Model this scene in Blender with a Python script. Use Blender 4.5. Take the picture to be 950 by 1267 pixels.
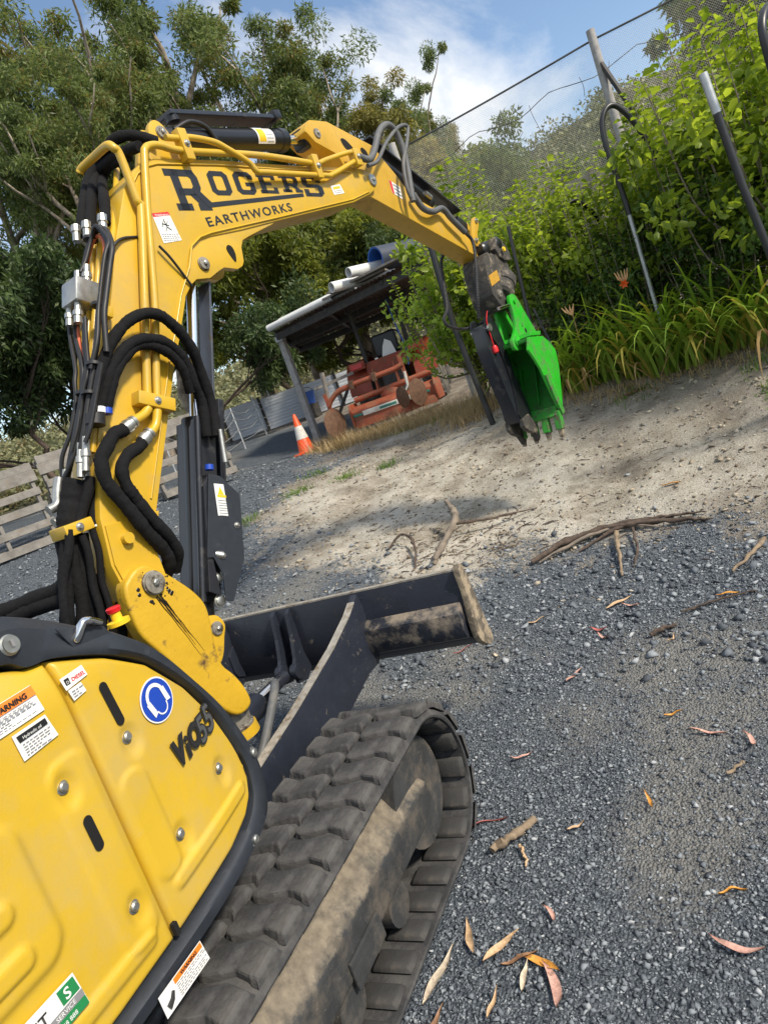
import bpy, bmesh, math, random
import numpy as np
from mathutils import Vector, Matrix
random.seed(7); RNG = np.random.default_rng(11)
PI = math.pi
for _o in list(bpy.data.objects): bpy.data.objects.remove(_o)
SC = bpy.context.scene
COL = SC.collection

# ------------------------------------------------------------------ camera
CAM_POS = Vector((2.197, -1.174, 1.717)); YAW, PITCH, ROLL = 0.4618, -0.1585, -0.3450
_f = Vector((-math.sin(YAW)*math.cos(PITCH), math.cos(YAW)*math.cos(PITCH), math.sin(PITCH)))
_r = Vector((math.cos(YAW), math.sin(YAW), 0)); _u = _r.cross(_f)
_rr = _r*math.cos(ROLL) + _u*math.sin(ROLL); _uu = -_r*math.sin(ROLL) + _u*math.cos(ROLL)
_cd = bpy.data.cameras.new('camera'); CAM = bpy.data.objects.new('camera', _cd); COL.objects.link(CAM)
CAM.matrix_world = Matrix(((_rr.x, _uu.x, -_f.x, CAM_POS.x), (_rr.y, _uu.y, -_f.y, CAM_POS.y), (_rr.z, _uu.z, -_f.z, CAM_POS.z), (0, 0, 0, 1)))
_cd.sensor_fit = 'VERTICAL'; _cd.sensor_height = 36; _cd.sensor_width = 36; _cd.lens = 25.0
_cd.clip_start = 0.05; _cd.clip_end = 600
SC.camera = CAM

# ------------------------------------------------------------------ light
SUN_AZ = math.radians(104)      # compass angle from +Y towards +X
SUN_EL = math.radians(43)
SC.view_settings.view_transform = 'Standard'; SC.view_settings.look = 'None'
SC.view_settings.exposure = 0.62; SC.view_settings.gamma = 1
SC.cycles.use_denoising = True
SC.cycles.max_bounces = 6; SC.cycles.transparent_max_bounces = 16
SC.cycles.sample_clamp_indirect = 6
_sd = bpy.data.lights.new('sun', 'SUN'); SUN = bpy.data.objects.new('sun', _sd); COL.objects.link(SUN)
_sd.energy = 3.2; _sd.angle = math.radians(7); _sd.color = (1, 0.90, 0.74)
SUN.rotation_euler = (PI/2 - SUN_EL, 0, PI - SUN_AZ)

W = bpy.data.worlds.new('World'); SC.world = W; W.use_nodes = True
nt = W.node_tree; nt.nodes.clear()
def _n(t, **k):
    n = nt.nodes.new(t)
    for a, b in k.items(): setattr(n, a, b)
    return n
out = _n('ShaderNodeOutputWorld'); bg = _n('ShaderNodeBackground'); bg.inputs['Strength'].default_value = 0.12
sky = _n('ShaderNodeTexSky', sky_type='NISHITA', sun_disc=False, sun_elevation=SUN_EL, sun_rotation=SUN_AZ, altitude=100, air_density=1.1, dust_density=0.6, ozone_density=1.5)
tc = _n('ShaderNodeTexCoord')
sep = _n('ShaderNodeSeparateXYZ'); nt.links.new(tc.outputs['Generated'], sep.inputs[0])
# project the view direction on a cloud layer (dir.xy / (dir.z + .18)) so clouds flatten toward the horizon
mz = _n('ShaderNodeMath', operation='MAXIMUM'); nt.links.new(sep.outputs['Z'], mz.inputs[0]); mz.inputs[1].default_value = 0.0
az = _n('ShaderNodeMath', operation='ADD'); nt.links.new(mz.outputs[0], az.inputs[0]); az.inputs[1].default_value = 0.22
dx = _n('ShaderNodeMath', operation='DIVIDE'); nt.links.new(sep.outputs['X'], dx.inputs[0]); nt.links.new(az.outputs[0], dx.inputs[1])
dy = _n('ShaderNodeMath', operation='DIVIDE'); nt.links.new(sep.outputs['Y'], dy.inputs[0]); nt.links.new(az.outputs[0], dy.inputs[1])
cmb = _n('ShaderNodeCombineXYZ'); nt.links.new(dx.outputs[0], cmb.inputs[0]); nt.links.new(dy.outputs[0], cmb.inputs[1])
def noise(vec, scale, detail, rough, dist=0.0):
    n = _n('ShaderNodeTexNoise'); n.inputs['Scale'].default_value = scale; n.inputs['Detail'].default_value = detail
    n.inputs['Roughness'].default_value = rough; n.inputs['Distortion'].default_value = dist
    nt.links.new(vec, n.inputs['Vector']); return n
def ramp(src, stops):
    r = _n('ShaderNodeValToRGB'); e = r.color_ramp.elements
    e[0].position, e[0].color = stops[0][0], (*stops[0][1], 1); e[1].position, e[1].color = stops[1][0], (*stops[1][1], 1)
    for p_, c_ in stops[2:]:
        q = e.new(p_); q.color = (*c_, 1)
    nt.links.new(src, r.inputs[0]); return r
mp = _n('ShaderNodeMapping'); mp.inputs['Scale'].default_value = (1.0, 0.55, 1); mp.inputs['Rotation'].default_value = (0, 0, 0.6); mp.inputs['Location'].default_value = (3.1, 0.6, 0)
nt.links.new(cmb.outputs[0], mp.inputs[0])
n1 = noise(mp.outputs[0], 1.15, 9, 0.62, 0.5)
n2 = noise(mp.outputs[0], 3.6, 8, 0.6, 0.3)
m1 = ramp(n1.outputs['Fac'], [(0.44, (0, 0, 0)), (0.62, (1, 1, 1))])
shade = ramp(n2.outputs['Fac'], [(0.30, (4.8, 5.1, 5.6)), (0.68, (7.0, 6.85, 6.5))])
mx = _n('ShaderNodeMix', data_type='RGBA'); nt.links.new(m1.outputs[0], mx.inputs['Factor'])
nt.links.new(sky.outputs[0], mx.inputs['A']); nt.links.new(shade.outputs[0], mx.inputs['B'])
nt.links.new(mx.outputs['Result'], bg.inputs['Color']); nt.links.new(bg.outputs[0], out.inputs[0])

# ------------------------------------------------------------------ materials
MATS = {}
def pmat(name, base, rough=0.5, metal=0.0, var=0.12, scale=14.0, bump=0.0, bscale=60.0, spec=0.5, coat=0.0,
         dirt=None, dscale=5.0, dlo=0.5, dhi=0.65, transl=0.0, emit=None, hue=0.0, scratch=None):
    """noise varied principled material; dirt = colour of a second layer that shows where a noise passes dlo..dhi"""
    m = bpy.data.materials.new(name); m.use_nodes = True; t = m.node_tree; N = t.nodes; L = t.links
    b = N['Principled BSDF']; o = N['Material Output']
    tcn = N.new('ShaderNodeTexCoord')
    def nz(sc, det=6, rg=0.6):
        n = N.new('ShaderNodeTexNoise'); n.inputs['Scale'].default_value = sc; n.inputs['Detail'].default_value = det
        n.inputs['Roughness'].default_value = rg; L.new(tcn.outputs['Object'], n.inputs['Vector']); return n
    a = nz(scale)
    r = N.new('ShaderNodeValToRGB'); e = r.color_ramp.elements
    lo = [max(0, c*(1-var)*(1-hue*(i == 0))) for i, c in enumerate(base)]; hi = [min(1, c*(1+var)*(1+hue*(i == 0))) for i, c in enumerate(base)]
    e[0].position = 0.3; e[0].color = (*lo, 1); e[1].position = 0.7; e[1].color = (*hi, 1)
    L.new(a.outputs['Fac'], r.inputs[0]); col = r.outputs[0]
    rsrc = None
    if dirt:
        d = nz(dscale, 9, 0.68); dr = N.new('ShaderNodeMapRange'); dr.inputs['From Min'].default_value = dlo; dr.inputs['From Max'].default_value = dhi
        L.new(d.outputs['Fac'], dr.inputs['Value'])
        mxn = N.new('ShaderNodeMix'); mxn.data_type = 'RGBA'; L.new(dr.outputs[0], mxn.inputs['Factor']); L.new(col, mxn.inputs['A']); mxn.inputs['B'].default_value = (*dirt, 1)
        col = mxn.outputs['Result']
        rr = N.new('ShaderNodeMapRange'); rr.inputs['To Min'].default_value = rough; rr.inputs['To Max'].default_value = 0.92; L.new(dr.outputs[0], rr.inputs['Value']); rsrc = rr.outputs[0]
    if scratch:
        w = N.new('ShaderNodeTexNoise'); w.inputs['Scale'].default_value = 9; w.inputs['Detail'].default_value = 8; w.inputs['Roughness'].default_value = .8; w.inputs['Distortion'].default_value = 2.5
        mpn = N.new('ShaderNodeMapping'); mpn.inputs['Scale'].default_value = (1, 1, 5); L.new(tcn.outputs['Object'], mpn.inputs[0]); L.new(mpn.outputs[0], w.inputs['Vector'])
        sr = N.new('ShaderNodeMapRange'); sr.inputs['From Min'].default_value = .62; sr.inputs['From Max'].default_value = .68; L.new(w.outputs['Fac'], sr.inputs['Value'])
        mxn = N.new('ShaderNodeMix'); mxn.data_type = 'RGBA'; L.new(sr.outputs[0], mxn.inputs['Factor']); L.new(col, mxn.inputs['A']); mxn.inputs['B'].default_value = (*scratch, 1); col = mxn.outputs['Result']
    L.new(col, b.inputs['Base Color'])
    if rsrc: L.new(rsrc, b.inputs['Roughness'])
    else:
        rv = N.new('ShaderNodeMapRange'); rv.inputs['To Min'].default_value = max(0, rough-.1); rv.inputs['To Max'].default_value = min(1, rough+.1); L.new(a.outputs['Fac'], rv.inputs['Value']); L.new(rv.outputs[0], b.inputs['Roughness'])
    b.inputs['Metallic'].default_value = metal; b.inputs['Specular IOR Level'].default_value = spec
    if coat: b.inputs['Coat Weight'].default_value = coat; b.inputs['Coat Roughness'].default_value = .15
    if bump:
        bn = nz(bscale, 5, .65); bp = N.new('ShaderNodeBump'); bp.inputs['Strength'].default_value = 1; bp.inputs['Distance'].default_value = bump
        L.new(bn.outputs['Fac'], bp.inputs['Height']); L.new(bp.outputs[0], b.inputs['Normal'])
    if transl:
        tr = N.new('ShaderNodeBsdfTranslucent'); ms = N.new('ShaderNodeMixShader'); ms.inputs[0].default_value = transl
        hs = N.new('ShaderNodeHueSaturation'); hs.inputs['Value'].default_value = 1.25; hs.inputs['Saturation'].default_value = 1.1; L.new(col, hs.inputs['Color'])
        L.new(hs.outputs[0], tr.inputs['Color']); L.new(b.outputs[0], ms.inputs[1]); L.new(tr.outputs[0], ms.inputs[2]); L.new(ms.outputs[0], o.inputs[0])
    MATS[name] = m; return m

def leafmat(name, dark, light, transl=0.4, rough=0.5, scale=0.9, other=None):
    """foliage colour varies by clump (noise in object space) and by leaf (random per island)"""
    m = bpy.data.materials.new(name); m.use_nodes = True; t = m.node_tree; N = t.nodes; L = t.links
    b = N['Principled BSDF']; o = N['Material Output']
    g = N.new('ShaderNodeNewGeometry'); tcn = N.new('ShaderNodeTexCoord')
    n = N.new('ShaderNodeTexNoise'); n.inputs['Scale'].default_value = scale; n.inputs['Detail'].default_value = 3; L.new(tcn.outputs['Object'], n.inputs['Vector'])
    ad = N.new('ShaderNodeMath'); ad.operation = 'MULTIPLY_ADD'; L.new(g.outputs['Random Per Island'], ad.inputs[0]); ad.inputs[1].default_value = .5; L.new(n.outputs['Fac'], ad.inputs[2])
    r = N.new('ShaderNodeValToRGB'); e = r.color_ramp.elements
    e[0].position = .45; e[0].color = (*dark, 1); e[1].position = 1.0; e[1].color = (*light, 1)
    if other: q = e.new(.97); q.color = (*light, 1); e[2].color = (*other, 1)
    L.new(ad.outputs[0], r.inputs[0]); L.new(r.outputs[0], b.inputs['Base Color']); b.inputs['Roughness'].default_value = rough; b.inputs['Specular IOR Level'].default_value = .35
    tr = N.new('ShaderNodeBsdfTranslucent'); ms = N.new('ShaderNodeMixShader'); ms.inputs[0].default_value = transl
    hs = N.new('ShaderNodeHueSaturation'); hs.inputs['Hue'].default_value = .49; hs.inputs['Value'].default_value = 1.5; hs.inputs['Saturation'].default_value = 1.1; L.new(r.outputs[0], hs.inputs['Color'])
    L.new(hs.outputs[0], tr.inputs['Color']); L.new(b.outputs[0], ms.inputs[1]); L.new(tr.outputs[0], ms.inputs[2]); L.new(ms.outputs[0], o.inputs[0])
    MATS[name] = m; return m

# ------------------------------------------------------------------ object helpers
def raw(name, me, mat, parent=None):
    o = bpy.data.objects.new(name, me); COL.objects.link(o)
    if mat and not me.materials: me.materials.append(mat)
    if parent:
        o.parent = parent; o.matrix_parent_inverse = PINV.get(parent.name, Matrix.Identity(4))
    return o
PINV = {}
def empty(name, loc=(0, 0, 0), rz=0.0):
    o = bpy.data.objects.new(name, None); COL.objects.link(o); o.empty_display_size = .1
    o.location = loc; o.rotation_euler = (0, 0, rz)
    PINV[o.name] = (Matrix.Translation(Vector(loc)) @ Matrix.Rotation(rz, 4, 'Z')).inverted()
    return o
def tag(o, label=None, cat=None, group=None, kind=None):
    if label: o['label'] = label
    if cat: o['category'] = cat
    if group: o['group'] = group
    if kind: o['kind'] = kind
    return o
def smooth(me, on=True, angle=None):
    if on: me.polygons.foreach_set('use_smooth', [True]*len(me.polygons))
    if angle is not None: me.set_sharp_from_angle(angle=math.radians(angle))
def mesh(name, verts, faces, mat, parent=None, sm=False, ang=None):
    me = bpy.data.meshes.new(name); me.from_pydata([tuple(v) for v in verts], [], [tuple(f) for f in faces]); me.update()
    if sm: smooth(me, True, ang)
    return raw(name, me, mat, parent)
def fast_mesh(name, V, F, mat=None):
    """numpy arrays: V (n,3), F (m,k) all faces the same size"""
    me = bpy.data.meshes.new(name); V = np.ascontiguousarray(V, np.float32); F = np.ascontiguousarray(F, np.int32); m, k = F.shape
    me.vertices.add(len(V)); me.vertices.foreach_set('co', V.ravel())
    me.loops.add(m*k); me.loops.foreach_set('vertex_index', F.ravel())
    me.polygons.add(m); me.polygons.foreach_set('loop_start', np.arange(m, dtype=np.int32)*k)
    me.update(calc_edges=True)
    if mat: me.materials.append(mat)
    return me
class MB:
    """collects shapes of ONE piece; build() links them as one mesh object"""
    def __init__(s): s.v = []; s.f = []
    def add(s, v, f):
        n = len(s.v); s.v += [Vector(q) for q in v]; s.f += [tuple(i+n for i in g) for g in f]; return s
    def box(s, c, size, ax=None, tap=1.0):
        """ax: 3 axis vectors; tap: scale of the +z face"""
        ax = ax or (Vector((1, 0, 0)), Vector((0, 1, 0)), Vector((0, 0, 1))); c = Vector(c); v = []
        for k in (-1, 1):
            t = tap if k > 0 else 1
            for i, j in ((-1, -1), (1, -1), (1, 1), (-1, 1)): v.append(c + ax[0]*(i*size[0]/2*t) + ax[1]*(j*size[1]/2*t) + ax[2]*(k*size[2]/2))
        return s.add(v, [(0, 3, 2, 1), (4, 5, 6, 7), (0, 1, 5, 4), (1, 2, 6, 5), (2, 3, 7, 6), (3, 0, 4, 7)])
    def beam(s, a, b, w, h, up=(0, 0, 1)):
        a = Vector(a); b = Vector(b); d = (b-a); L = d.length; d = d/L; up = Vector(up)
        x = d.cross(up)
        if x.length < 1e-4: x = d.cross(Vector((1, 0, 0)))
        x.normalize(); z = x.cross(d)
        return s.box((a+b)/2, (w, L, h), (x, d, z))
    def tube(s, pts, r, seg=10, cap=True, closed=False):
        pts = [Vector(q) for q in pts]; n = len(pts); rs = r if hasattr(r, '__len__') else [r]*n
        v = []; f = []; prev = None
        for i, q in enumerate(pts):
            t = (pts[min(i+1, n-1)] - pts[max(i-1, 0)])
            if closed: t = pts[(i+1) % n] - pts[i-1]
            t.normalize()
            if prev is None:
                u = t.orthogonal().normalized()
            else:
                u = prev - t*prev.dot(t)
                u = u.normalized() if u.length > 1e-6 else t.orthogonal().normalized()
            prev = u; w = t.cross(u)
            for k in range(seg):
                a = 2*PI*k/seg; v.append(q + (u*math.cos(a) + w*math.sin(a))*rs[i])
        for i in range(n if closed else n-1):
            j = (i+1) % n
            for k in range(seg):
                k2 = (k+1) % seg; f.append((i*seg+k, i*seg+k2, j*seg+k2, j*seg+k))
        if cap and not closed:
            f.append(tuple(range(seg))[::-1]); f.append(tuple((n-1)*seg+k for k in range(seg)))
        return s.add(v, f)
    def lathe(s, a, b, prof, seg=20):
        """prof: (t along a->b in metres, radius)"""
        a = Vector(a); d = (Vector(b)-a).normalized(); u = d.orthogonal().normalized(); w = d.cross(u); v = []; f = []; n = len(prof)
        for t, r in prof:
            for k in range(seg):
                g = 2*PI*k/seg; v.append(a + d*t + (u*math.cos(g)+w*math.sin(g))*r)
        for i in range(n-1):
            for k in range(seg):
                k2 = (k+1) % seg; f.append((i*seg+k, i*seg+k2, (i+1)*seg+k2, (i+1)*seg+k))
        f.append(tuple(range(seg))[::-1]); f.append(tuple((n-1)*seg+k for k in range(seg)))
        return s.add(v, f)
    def prism(s, poly, fr, n0, n1):
        """poly in 2-D of frame fr(s, z, n); extruded from n0 to n1"""
        k = len(poly); v = [fr(a, b, n0) for a, b in poly] + [fr(a, b, n1) for a, b in poly]
        f = [tuple(range(k))[::-1], tuple(range(k, 2*k))] + [(i, (i+1) % k, k+(i+1) % k, k+i) for i in range(k)]
        return s.add(v, f)
    def build(s, name, mat, parent=None, sm=None, bevel=0.0, bseg=2, sub=0):
        me = bpy.data.meshes.new(name); bm = bmesh.new(); vs = [bm.verts.new(q) for q in s.v]
        for g in s.f:
            try: bm.faces.new([vs[i] for i in g])
            except ValueError: pass
        bmesh.ops.recalc_face_normals(bm, faces=bm.faces)
        if bevel:
            es = [e for e in bm.edges if len(e.link_faces) == 2 and e.calc_face_angle(0) > math.radians(28)]
            bmesh.ops.bevel(bm, geom=es, offset=bevel, segments=bseg, profile=.6, affect='EDGES', clamp_overlap=True)
        bmesh.ops.triangulate(bm, faces=[f for f in bm.faces if len(f.verts) > 4])
        bm.to_mesh(me); bm.free()
        if sm is not None: smooth(me, True, sm)
        return raw(name, me, mat, parent)
def cr(pts, n=8):
    """Catmull-Rom through points"""
    P = [Vector(q) for q in pts]; P = [P[0]*2-P[1]] + P + [P[-1]*2-P[-2]]; o = []
    for i in range(1, len(P)-2):
        a, b, c, d = P[i-1], P[i], P[i+1], P[i+2]
        for k in range(n):
            t = k/n; o.append(.5*((2*b)+(c-a)*t+(2*a-5*b+4*c-d)*t*t+(3*b-a-3*c+d)*t**3))
    o.append(P[-2]); return o
def cr2(pts, n=6, closed=True):
    k = len(pts); o = []
    for i in range(k if closed else k-1):
        a, b, c, d = [Vector(pts[(i+j) % k]) for j in (-1, 0, 1, 2)]
        for q in range(n):
            t = q/n; o.append(tuple(.5*((2*b)+(c-a)*t+(2*a-5*b+4*c-d)*t*t+(3*b-a-3*c+d)*t**3)))
    return o
def text_mesh(body, size=1.0, ext=0.0, sx=1.0, bold=0.0, align='LEFT', shear=0.0, spacing=1.0):
    c = bpy.data.curves.new('txt', 'FONT'); c.body = body; c.size = size; c.extrude = ext; c.offset = bold; c.align_x = align; c.shear = shear; c.space_character = spacing
    c.resolution_u = 3
    o = bpy.data.objects.new('txt', c); COL.objects.link(o)
    me = bpy.data.meshes.new_from_object(o.evaluated_get(bpy.context.evaluated_depsgraph_get()))
    bpy.data.objects.remove(o); bpy.data.curves.remove(c)
    for v in me.vertices: v.co.x *= sx
    return me
def frame_matrix(o, x, y):
    x = Vector(x).normalized(); y = Vector(y); y = (y - x*y.dot(x)).normalized(); z = x.cross(y); o = Vector(o)
    return Matrix(((x.x, y.x, z.x, o.x), (x.y, y.y, z.y, o.y), (x.z, y.z, z.z, o.z), (0, 0, 0, 1)))
def put_text(name, body, o, x, y, size, mat, parent, **k):
    me = text_mesh(body, size, **k); me.transform(frame_matrix(o, x, y)); me.materials.clear(); me.materials.append(mat)
    return raw(name, me, mat, parent)
def copy_tree(o, parent=None, mat=None):
    c = o.copy(); COL.objects.link(c)
    if parent: c.parent = parent
    for ch in [q for q in bpy.data.objects if q.parent == o]: copy_tree(ch, c)
    return c

# ------------------------------------------------------------------ terrain height
_TP = [(-8, -6, .5), (-3, -6, .15), (0, -6, 0), (4, -6, 0), (9, -6, 0), (-4, -2, .25), (-1.2, -2, 0), (1, -2, 0), (3, -2, 0), (6, -2, 0), (0, 0, 0), (1, 0, 0), (2, 0, 0), (3.2, 0, 0), (1, 1.2, 0), (2, 1.2, 0), (3, 1.2, .02), (-1.2, .5, .06), (-1, 1.6, .2),
       (1.2, 2.0, .03), (2.0, 2.0, .04), (.2, 2.0, .12), (1.0, 3.6, .2), (2.1, 3.4, .15), (2.9, 3.4, .18), (.2, 3.6, .36), (-1.6, 3.6, .55),
       (2.3, 4.3, .36), (1.2, 5.0, .5), (.35, 5.2, .56), (-.1, 5.0, .52), (-1.1, 5.2, .6), (.7, 5.9, .82), (1.2, 5.7, .75), (2.0, 5.15, .66), (2.6, 4.75, .68),
       (-5.5, 4.4, 1.2), (-5.8, 5.7, 1.45), (-5.6, 8, 1.36), (-3.1, 4.8, .72), (-5.3, 10, 1.22), (-4.6, 10.7, 1.2), (-3.7, 11, 1.19), (-2.3, 10.5, 1.17), (-1.4, 9.7, 1.16), (-.3, 7.5, 1.04),
       (.76, 6.67, 1.08), (1.53, 6.26, .98), (2.12, 5.99, .97), (2.64, 5.77, .97), (1.2, 7.3, 1.18), (2.4, 6.8, 1.12), (3.3, 6.1, 1.1), (-1.4, 7.1, .9), (-2.1, 6.1, .9), (-2.5, 5.3, .86),
       (4, 4, .35), (5, 6, .9), (4, 8, 1.3), (1, 9, 1.35), (2, 12, 1.7), (6, 12, 1.7), (-7.5, 13, 1.7), (-6, 16, 1.8), (0, 16, 1.8), (-9, 8, 1.7), (-10, 3, 1.7), (-14, 14, 2.0), (9, 3, .4), (14, 10, 1.5)]
_X = np.array([q[:2] for q in _TP], float); _Z = np.array([q[2] for q in _TP], float)
_D = np.hypot(_X[:, None, 0]-_X[None, :, 0], _X[:, None, 1]-_X[None, :, 1])
_k = len(_X); _A = np.zeros((_k+1, _k+1)); _A[:_k, :_k] = -_D - np.eye(_k)*.06; _A[:_k, _k] = 1; _A[_k, :_k] = 1
_S = np.linalg.solve(_A, np.append(_Z, 0))
def hgt_np(x, y):
    x = np.asarray(x, float); y = np.asarray(y, float); sh = x.shape; x = x.ravel(); y = y.ravel(); z = np.empty_like(x)
    for i in range(0, len(x), 20000):
        d = np.hypot(x[i:i+20000, None]-_X[None, :, 0], y[i:i+20000, None]-_X[None, :, 1]); z[i:i+20000] = -(np.sqrt(d*d+.05))@_S[:_k] + _S[_k]
    r = np.hypot(x-1, y-4); far = np.clip((r-16)/14, 0, 1); z = z*(1-far) + far*1.7
    return np.clip(z, -.1, 2.4).reshape(sh)
def hgt(x, y): return float(hgt_np(np.array([x]), np.array([y]))[0])
def vnoise(x, y, s, seed=0):
    """cheap smooth value noise"""
    r = np.random.default_rng(seed); T = r.random((64, 64)); u = np.asarray(x)*s; v = np.asarray(y)*s
    i = np.floor(u).astype(int); j = np.floor(v).astype(int); a = u-i; b = v-j; a = a*a*(3-2*a); b = b*b*(3-2*b); g = lambda p, q: T[p % 64, q % 64]
    return g(i, j)*(1-a)*(1-b)+g(i+1, j)*a*(1-b)+g(i, j+1)*(1-a)*b+g(i+1, j+1)*a*b
# ------------------------------------------------------------------ ground: one sheet, fine near the camera, coarse to the horizon
# soil kind control points: (x, y, gravel 0..1, pale sand 0..1)
_GP = [(0, -6, 1, 0), (6, -6, 1, 0), (-6, -6, 1, 0), (1, 0, 1, 0), (2, 1, 1, 0), (3.5, 1, 1, 0), (-1, 1.5, 1, 0), (.3, 2.2, .9, .2), (1.2, 2.2, 1, 0), (2.2, 2.6, 1, 0), (3, 2.6, 1, 0),
       (1.1, 3.6, .62, .7), (2.1, 3.5, .62, .3), (2.9, 3.3, .6, .3), (.5, 3.2, .62, .9), (.1, 3.5, .35, 1), (-.5, 3.0, .75, .6), (-1.2, 3.5, .85, .5), (-1.2, 4.2, .3, .9), (.7, 4.1, .2, 1), (1.6, 4.2, .3, .9), (2.5, 4.2, .2, .9), (1.8, 3.1, .9, .2),
       (-2, 4.3, .7, .6), (-2.4, 5.4, .55, .6), (-3.2, 4.8, 1, .2), (-3.6, 7, 1, .2), (-2.2, 6.3, .1, .7), (-3.2, 8.5, .7, .4), (-4.8, 9.5, 1, .2), (-5.2, 12, 1, .2), (-3.6, 10, .1, .3), (-5.5, 5, 1, 0), (-8, 6, 1, 0), (-8, 12, .8, 0),
       (.5, 5.5, 0, .9), (1.5, 5.2, 0, .7), (2.3, 5, 0, .35), (3, 4.6, 0, .3), (0, 6.6, 0, .8), (1.4, 6.1, 0, .5), (-1.3, 6, 0, .9), (-1, 7.5, 0, .6), (0, 8, 0, .2), (1, 7, 0, .2), (2.5, 6.3, 0, .1), (4, 6, 0, .1), (5, 4, .2, .2), (-2, 9.5, 0, .2), (2, 10, 0, 0), (-4, 14, 0, 0), (4, 12, 0, 0), (-12, 16, 0, 0), (-14, 6, 0, 0), (10, 6, 0, .1), (6, 1, .9, 0)]
_gx = np.array([q[:2] for q in _GP], float)
_gd = np.hypot(_gx[:, None, 0]-_gx[None, :, 0], _gx[:, None, 1]-_gx[None, :, 1]); _gk = len(_gx)
_gA = np.zeros((_gk+1, _gk+1)); _gA[:_gk, :_gk] = -_gd; _gA[:_gk, _gk] = 1; _gA[_gk, :_gk] = 1
_gS = np.linalg.solve(_gA, np.vstack([np.array([q[2:] for q in _GP], float), np.zeros((1, 2))]))
def soil(x, y):
    x = np.asarray(x, float).ravel(); y = np.asarray(y, float).ravel(); o = np.empty((len(x), 2))
    for i in range(0, len(x), 20000):
        d = np.hypot(x[i:i+20000, None]-_gx[None, :, 0], y[i:i+20000, None]-_gx[None, :, 1]); o[i:i+20000] = -d@_gS[:_gk] + _gS[_gk]
    nz = vnoise(x, y, 1.7, 3)*.5+vnoise(x, y, 4.3, 4)*.3+vnoise(x, y, 11, 5)*.2-.5
    g = o[:, 0]+nz*.75
    return np.clip((g-.26)/.55, 0, 1), np.clip(o[:, 1]+nz*.8, 0, 1)
def pale_at(x, y):
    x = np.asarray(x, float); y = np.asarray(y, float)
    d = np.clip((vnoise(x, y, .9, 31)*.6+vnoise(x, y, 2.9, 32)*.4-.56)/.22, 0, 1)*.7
    for cx_, cy_, r_, a_ in ((1.75, 2.15, .42, .9), (.62, 2.45, .28, .9), (1.35, 1.75, .3, .5), (2.3, 2.2, .5, .6)): d = np.maximum(d, a_*np.exp(-((x-cx_)**2+(y-cy_)**2)/r_**2)*(.6+.8*vnoise(x, y, 6, 33)))  # paler gravel patches, some of them at set spots
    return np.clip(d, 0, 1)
def ground_z(x, y):
    x = np.asarray(x, float); y = np.asarray(y, float); z = hgt_np(x, y)
    g, s_ = soil(x, y); g = g.reshape(x.shape)
    rough = (vnoise(x, y, 2.3, 8)-.5)*.05+(vnoise(x, y, 6.1, 9)-.5)*.03+(vnoise(x, y, 17, 10)-.5)*.012
    z = z + rough*(.35+.65*(1-g))
    m = np.clip((np.maximum(np.abs(x-.1)-1.0, np.abs(y)-1.15))/.5, 0, 1)   # level where the tracks stand
    return z*m + (1-m)*np.minimum(z, 0.0)*0
def gz(x, y): return float(ground_z(np.array([x]), np.array([y]))[0])
def _axis(c, near, step, far, grow):
    a = list(np.arange(c-near, c+near+1e-6, step)); d = step; lo = [a[0]]; hi = [a[-1]]
    while hi[-1] < c+far: d *= grow; hi.append(hi[-1]+d); lo.append(lo[-1]-d)
    return np.array(sorted(set(lo[1:]+a+hi[1:])))
ax_ = _axis(.5, 4.2, .045, 320, 1.09); ay_ = _axis(3.2, 5.0, .045, 320, 1.09)
GX, GY = np.meshgrid(ax_, ay_, indexing='ij'); GZ = ground_z(GX, GY)
nx_, ny_ = GX.shape; idx = np.arange(nx_*ny_).reshape(nx_, ny_)
F_ = np.stack([idx[:-1, :-1], idx[1:, :-1], idx[1:, 1:], idx[:-1, 1:]], -1).reshape(-1, 4)
gme = fast_mesh('ground', np.stack([GX, GY, GZ], -1).reshape(-1, 3), F_); smooth(gme)
g_, s_ = soil(GX, GY)
att = gme.color_attributes.new('soil', 'FLOAT_COLOR', 'POINT')
att.data.foreach_set('color', np.stack([g_, s_, pale_at(GX, GY).ravel(), np.ones_like(g_)], -1).astype(np.float32).ravel())

gm = bpy.data.materials.new('yard_soil'); gm.use_nodes = True; t = gm.node_tree; N = t.nodes; L = t.links; b = N['Principled BSDF']
vc = N.new('ShaderNodeVertexColor'); vc.layer_name = 'soil'; sp = N.new('ShaderNodeSeparateColor'); L.new(vc.outputs[0], sp.inputs[0]); tcn = N.new('ShaderNodeTexCoord')
def gnz(sc, det=8, rg=.65, mapping=None):
    n = N.new('ShaderNodeTexNoise'); n.inputs['Scale'].default_value = sc; n.inputs['Detail'].default_value = det; n.inputs['Roughness'].default_value = rg
    L.new(tcn.outputs['Object'], n.inputs['Vector']); return n.outputs['Fac']
def grp(src, stops):
    r = N.new('ShaderNodeValToRGB'); e = r.color_ramp.elements
    e[0].position, e[0].color = stops[0][0], (*stops[0][1], 1); e[1].position, e[1].color = stops[-1][0], (*stops[-1][1], 1)
    for p_, c_ in stops[1:-1]: q = e.new(p_); q.color = (*c_, 1)
    L.new(src, r.inputs[0]); return r.outputs[0]
def gmix(f, a, b_):
    m = N.new('ShaderNodeMix'); m.data_type = 'RGBA'; L.new(f, m.inputs['Factor']); L.new(a, m.inputs['A']); L.new(b_, m.inputs['B']); return m.outputs['Result']
vor = N.new('ShaderNodeTexVoronoi'); vor.inputs['Scale'].default_value = 95; L.new(tcn.outputs['Object'], vor.inputs['Vector'])
vor2 = N.new('ShaderNodeTexVoronoi'); vor2.inputs['Scale'].default_value = 190; L.new(tcn.outputs['Object'], vor2.inputs['Vector'])
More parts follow.
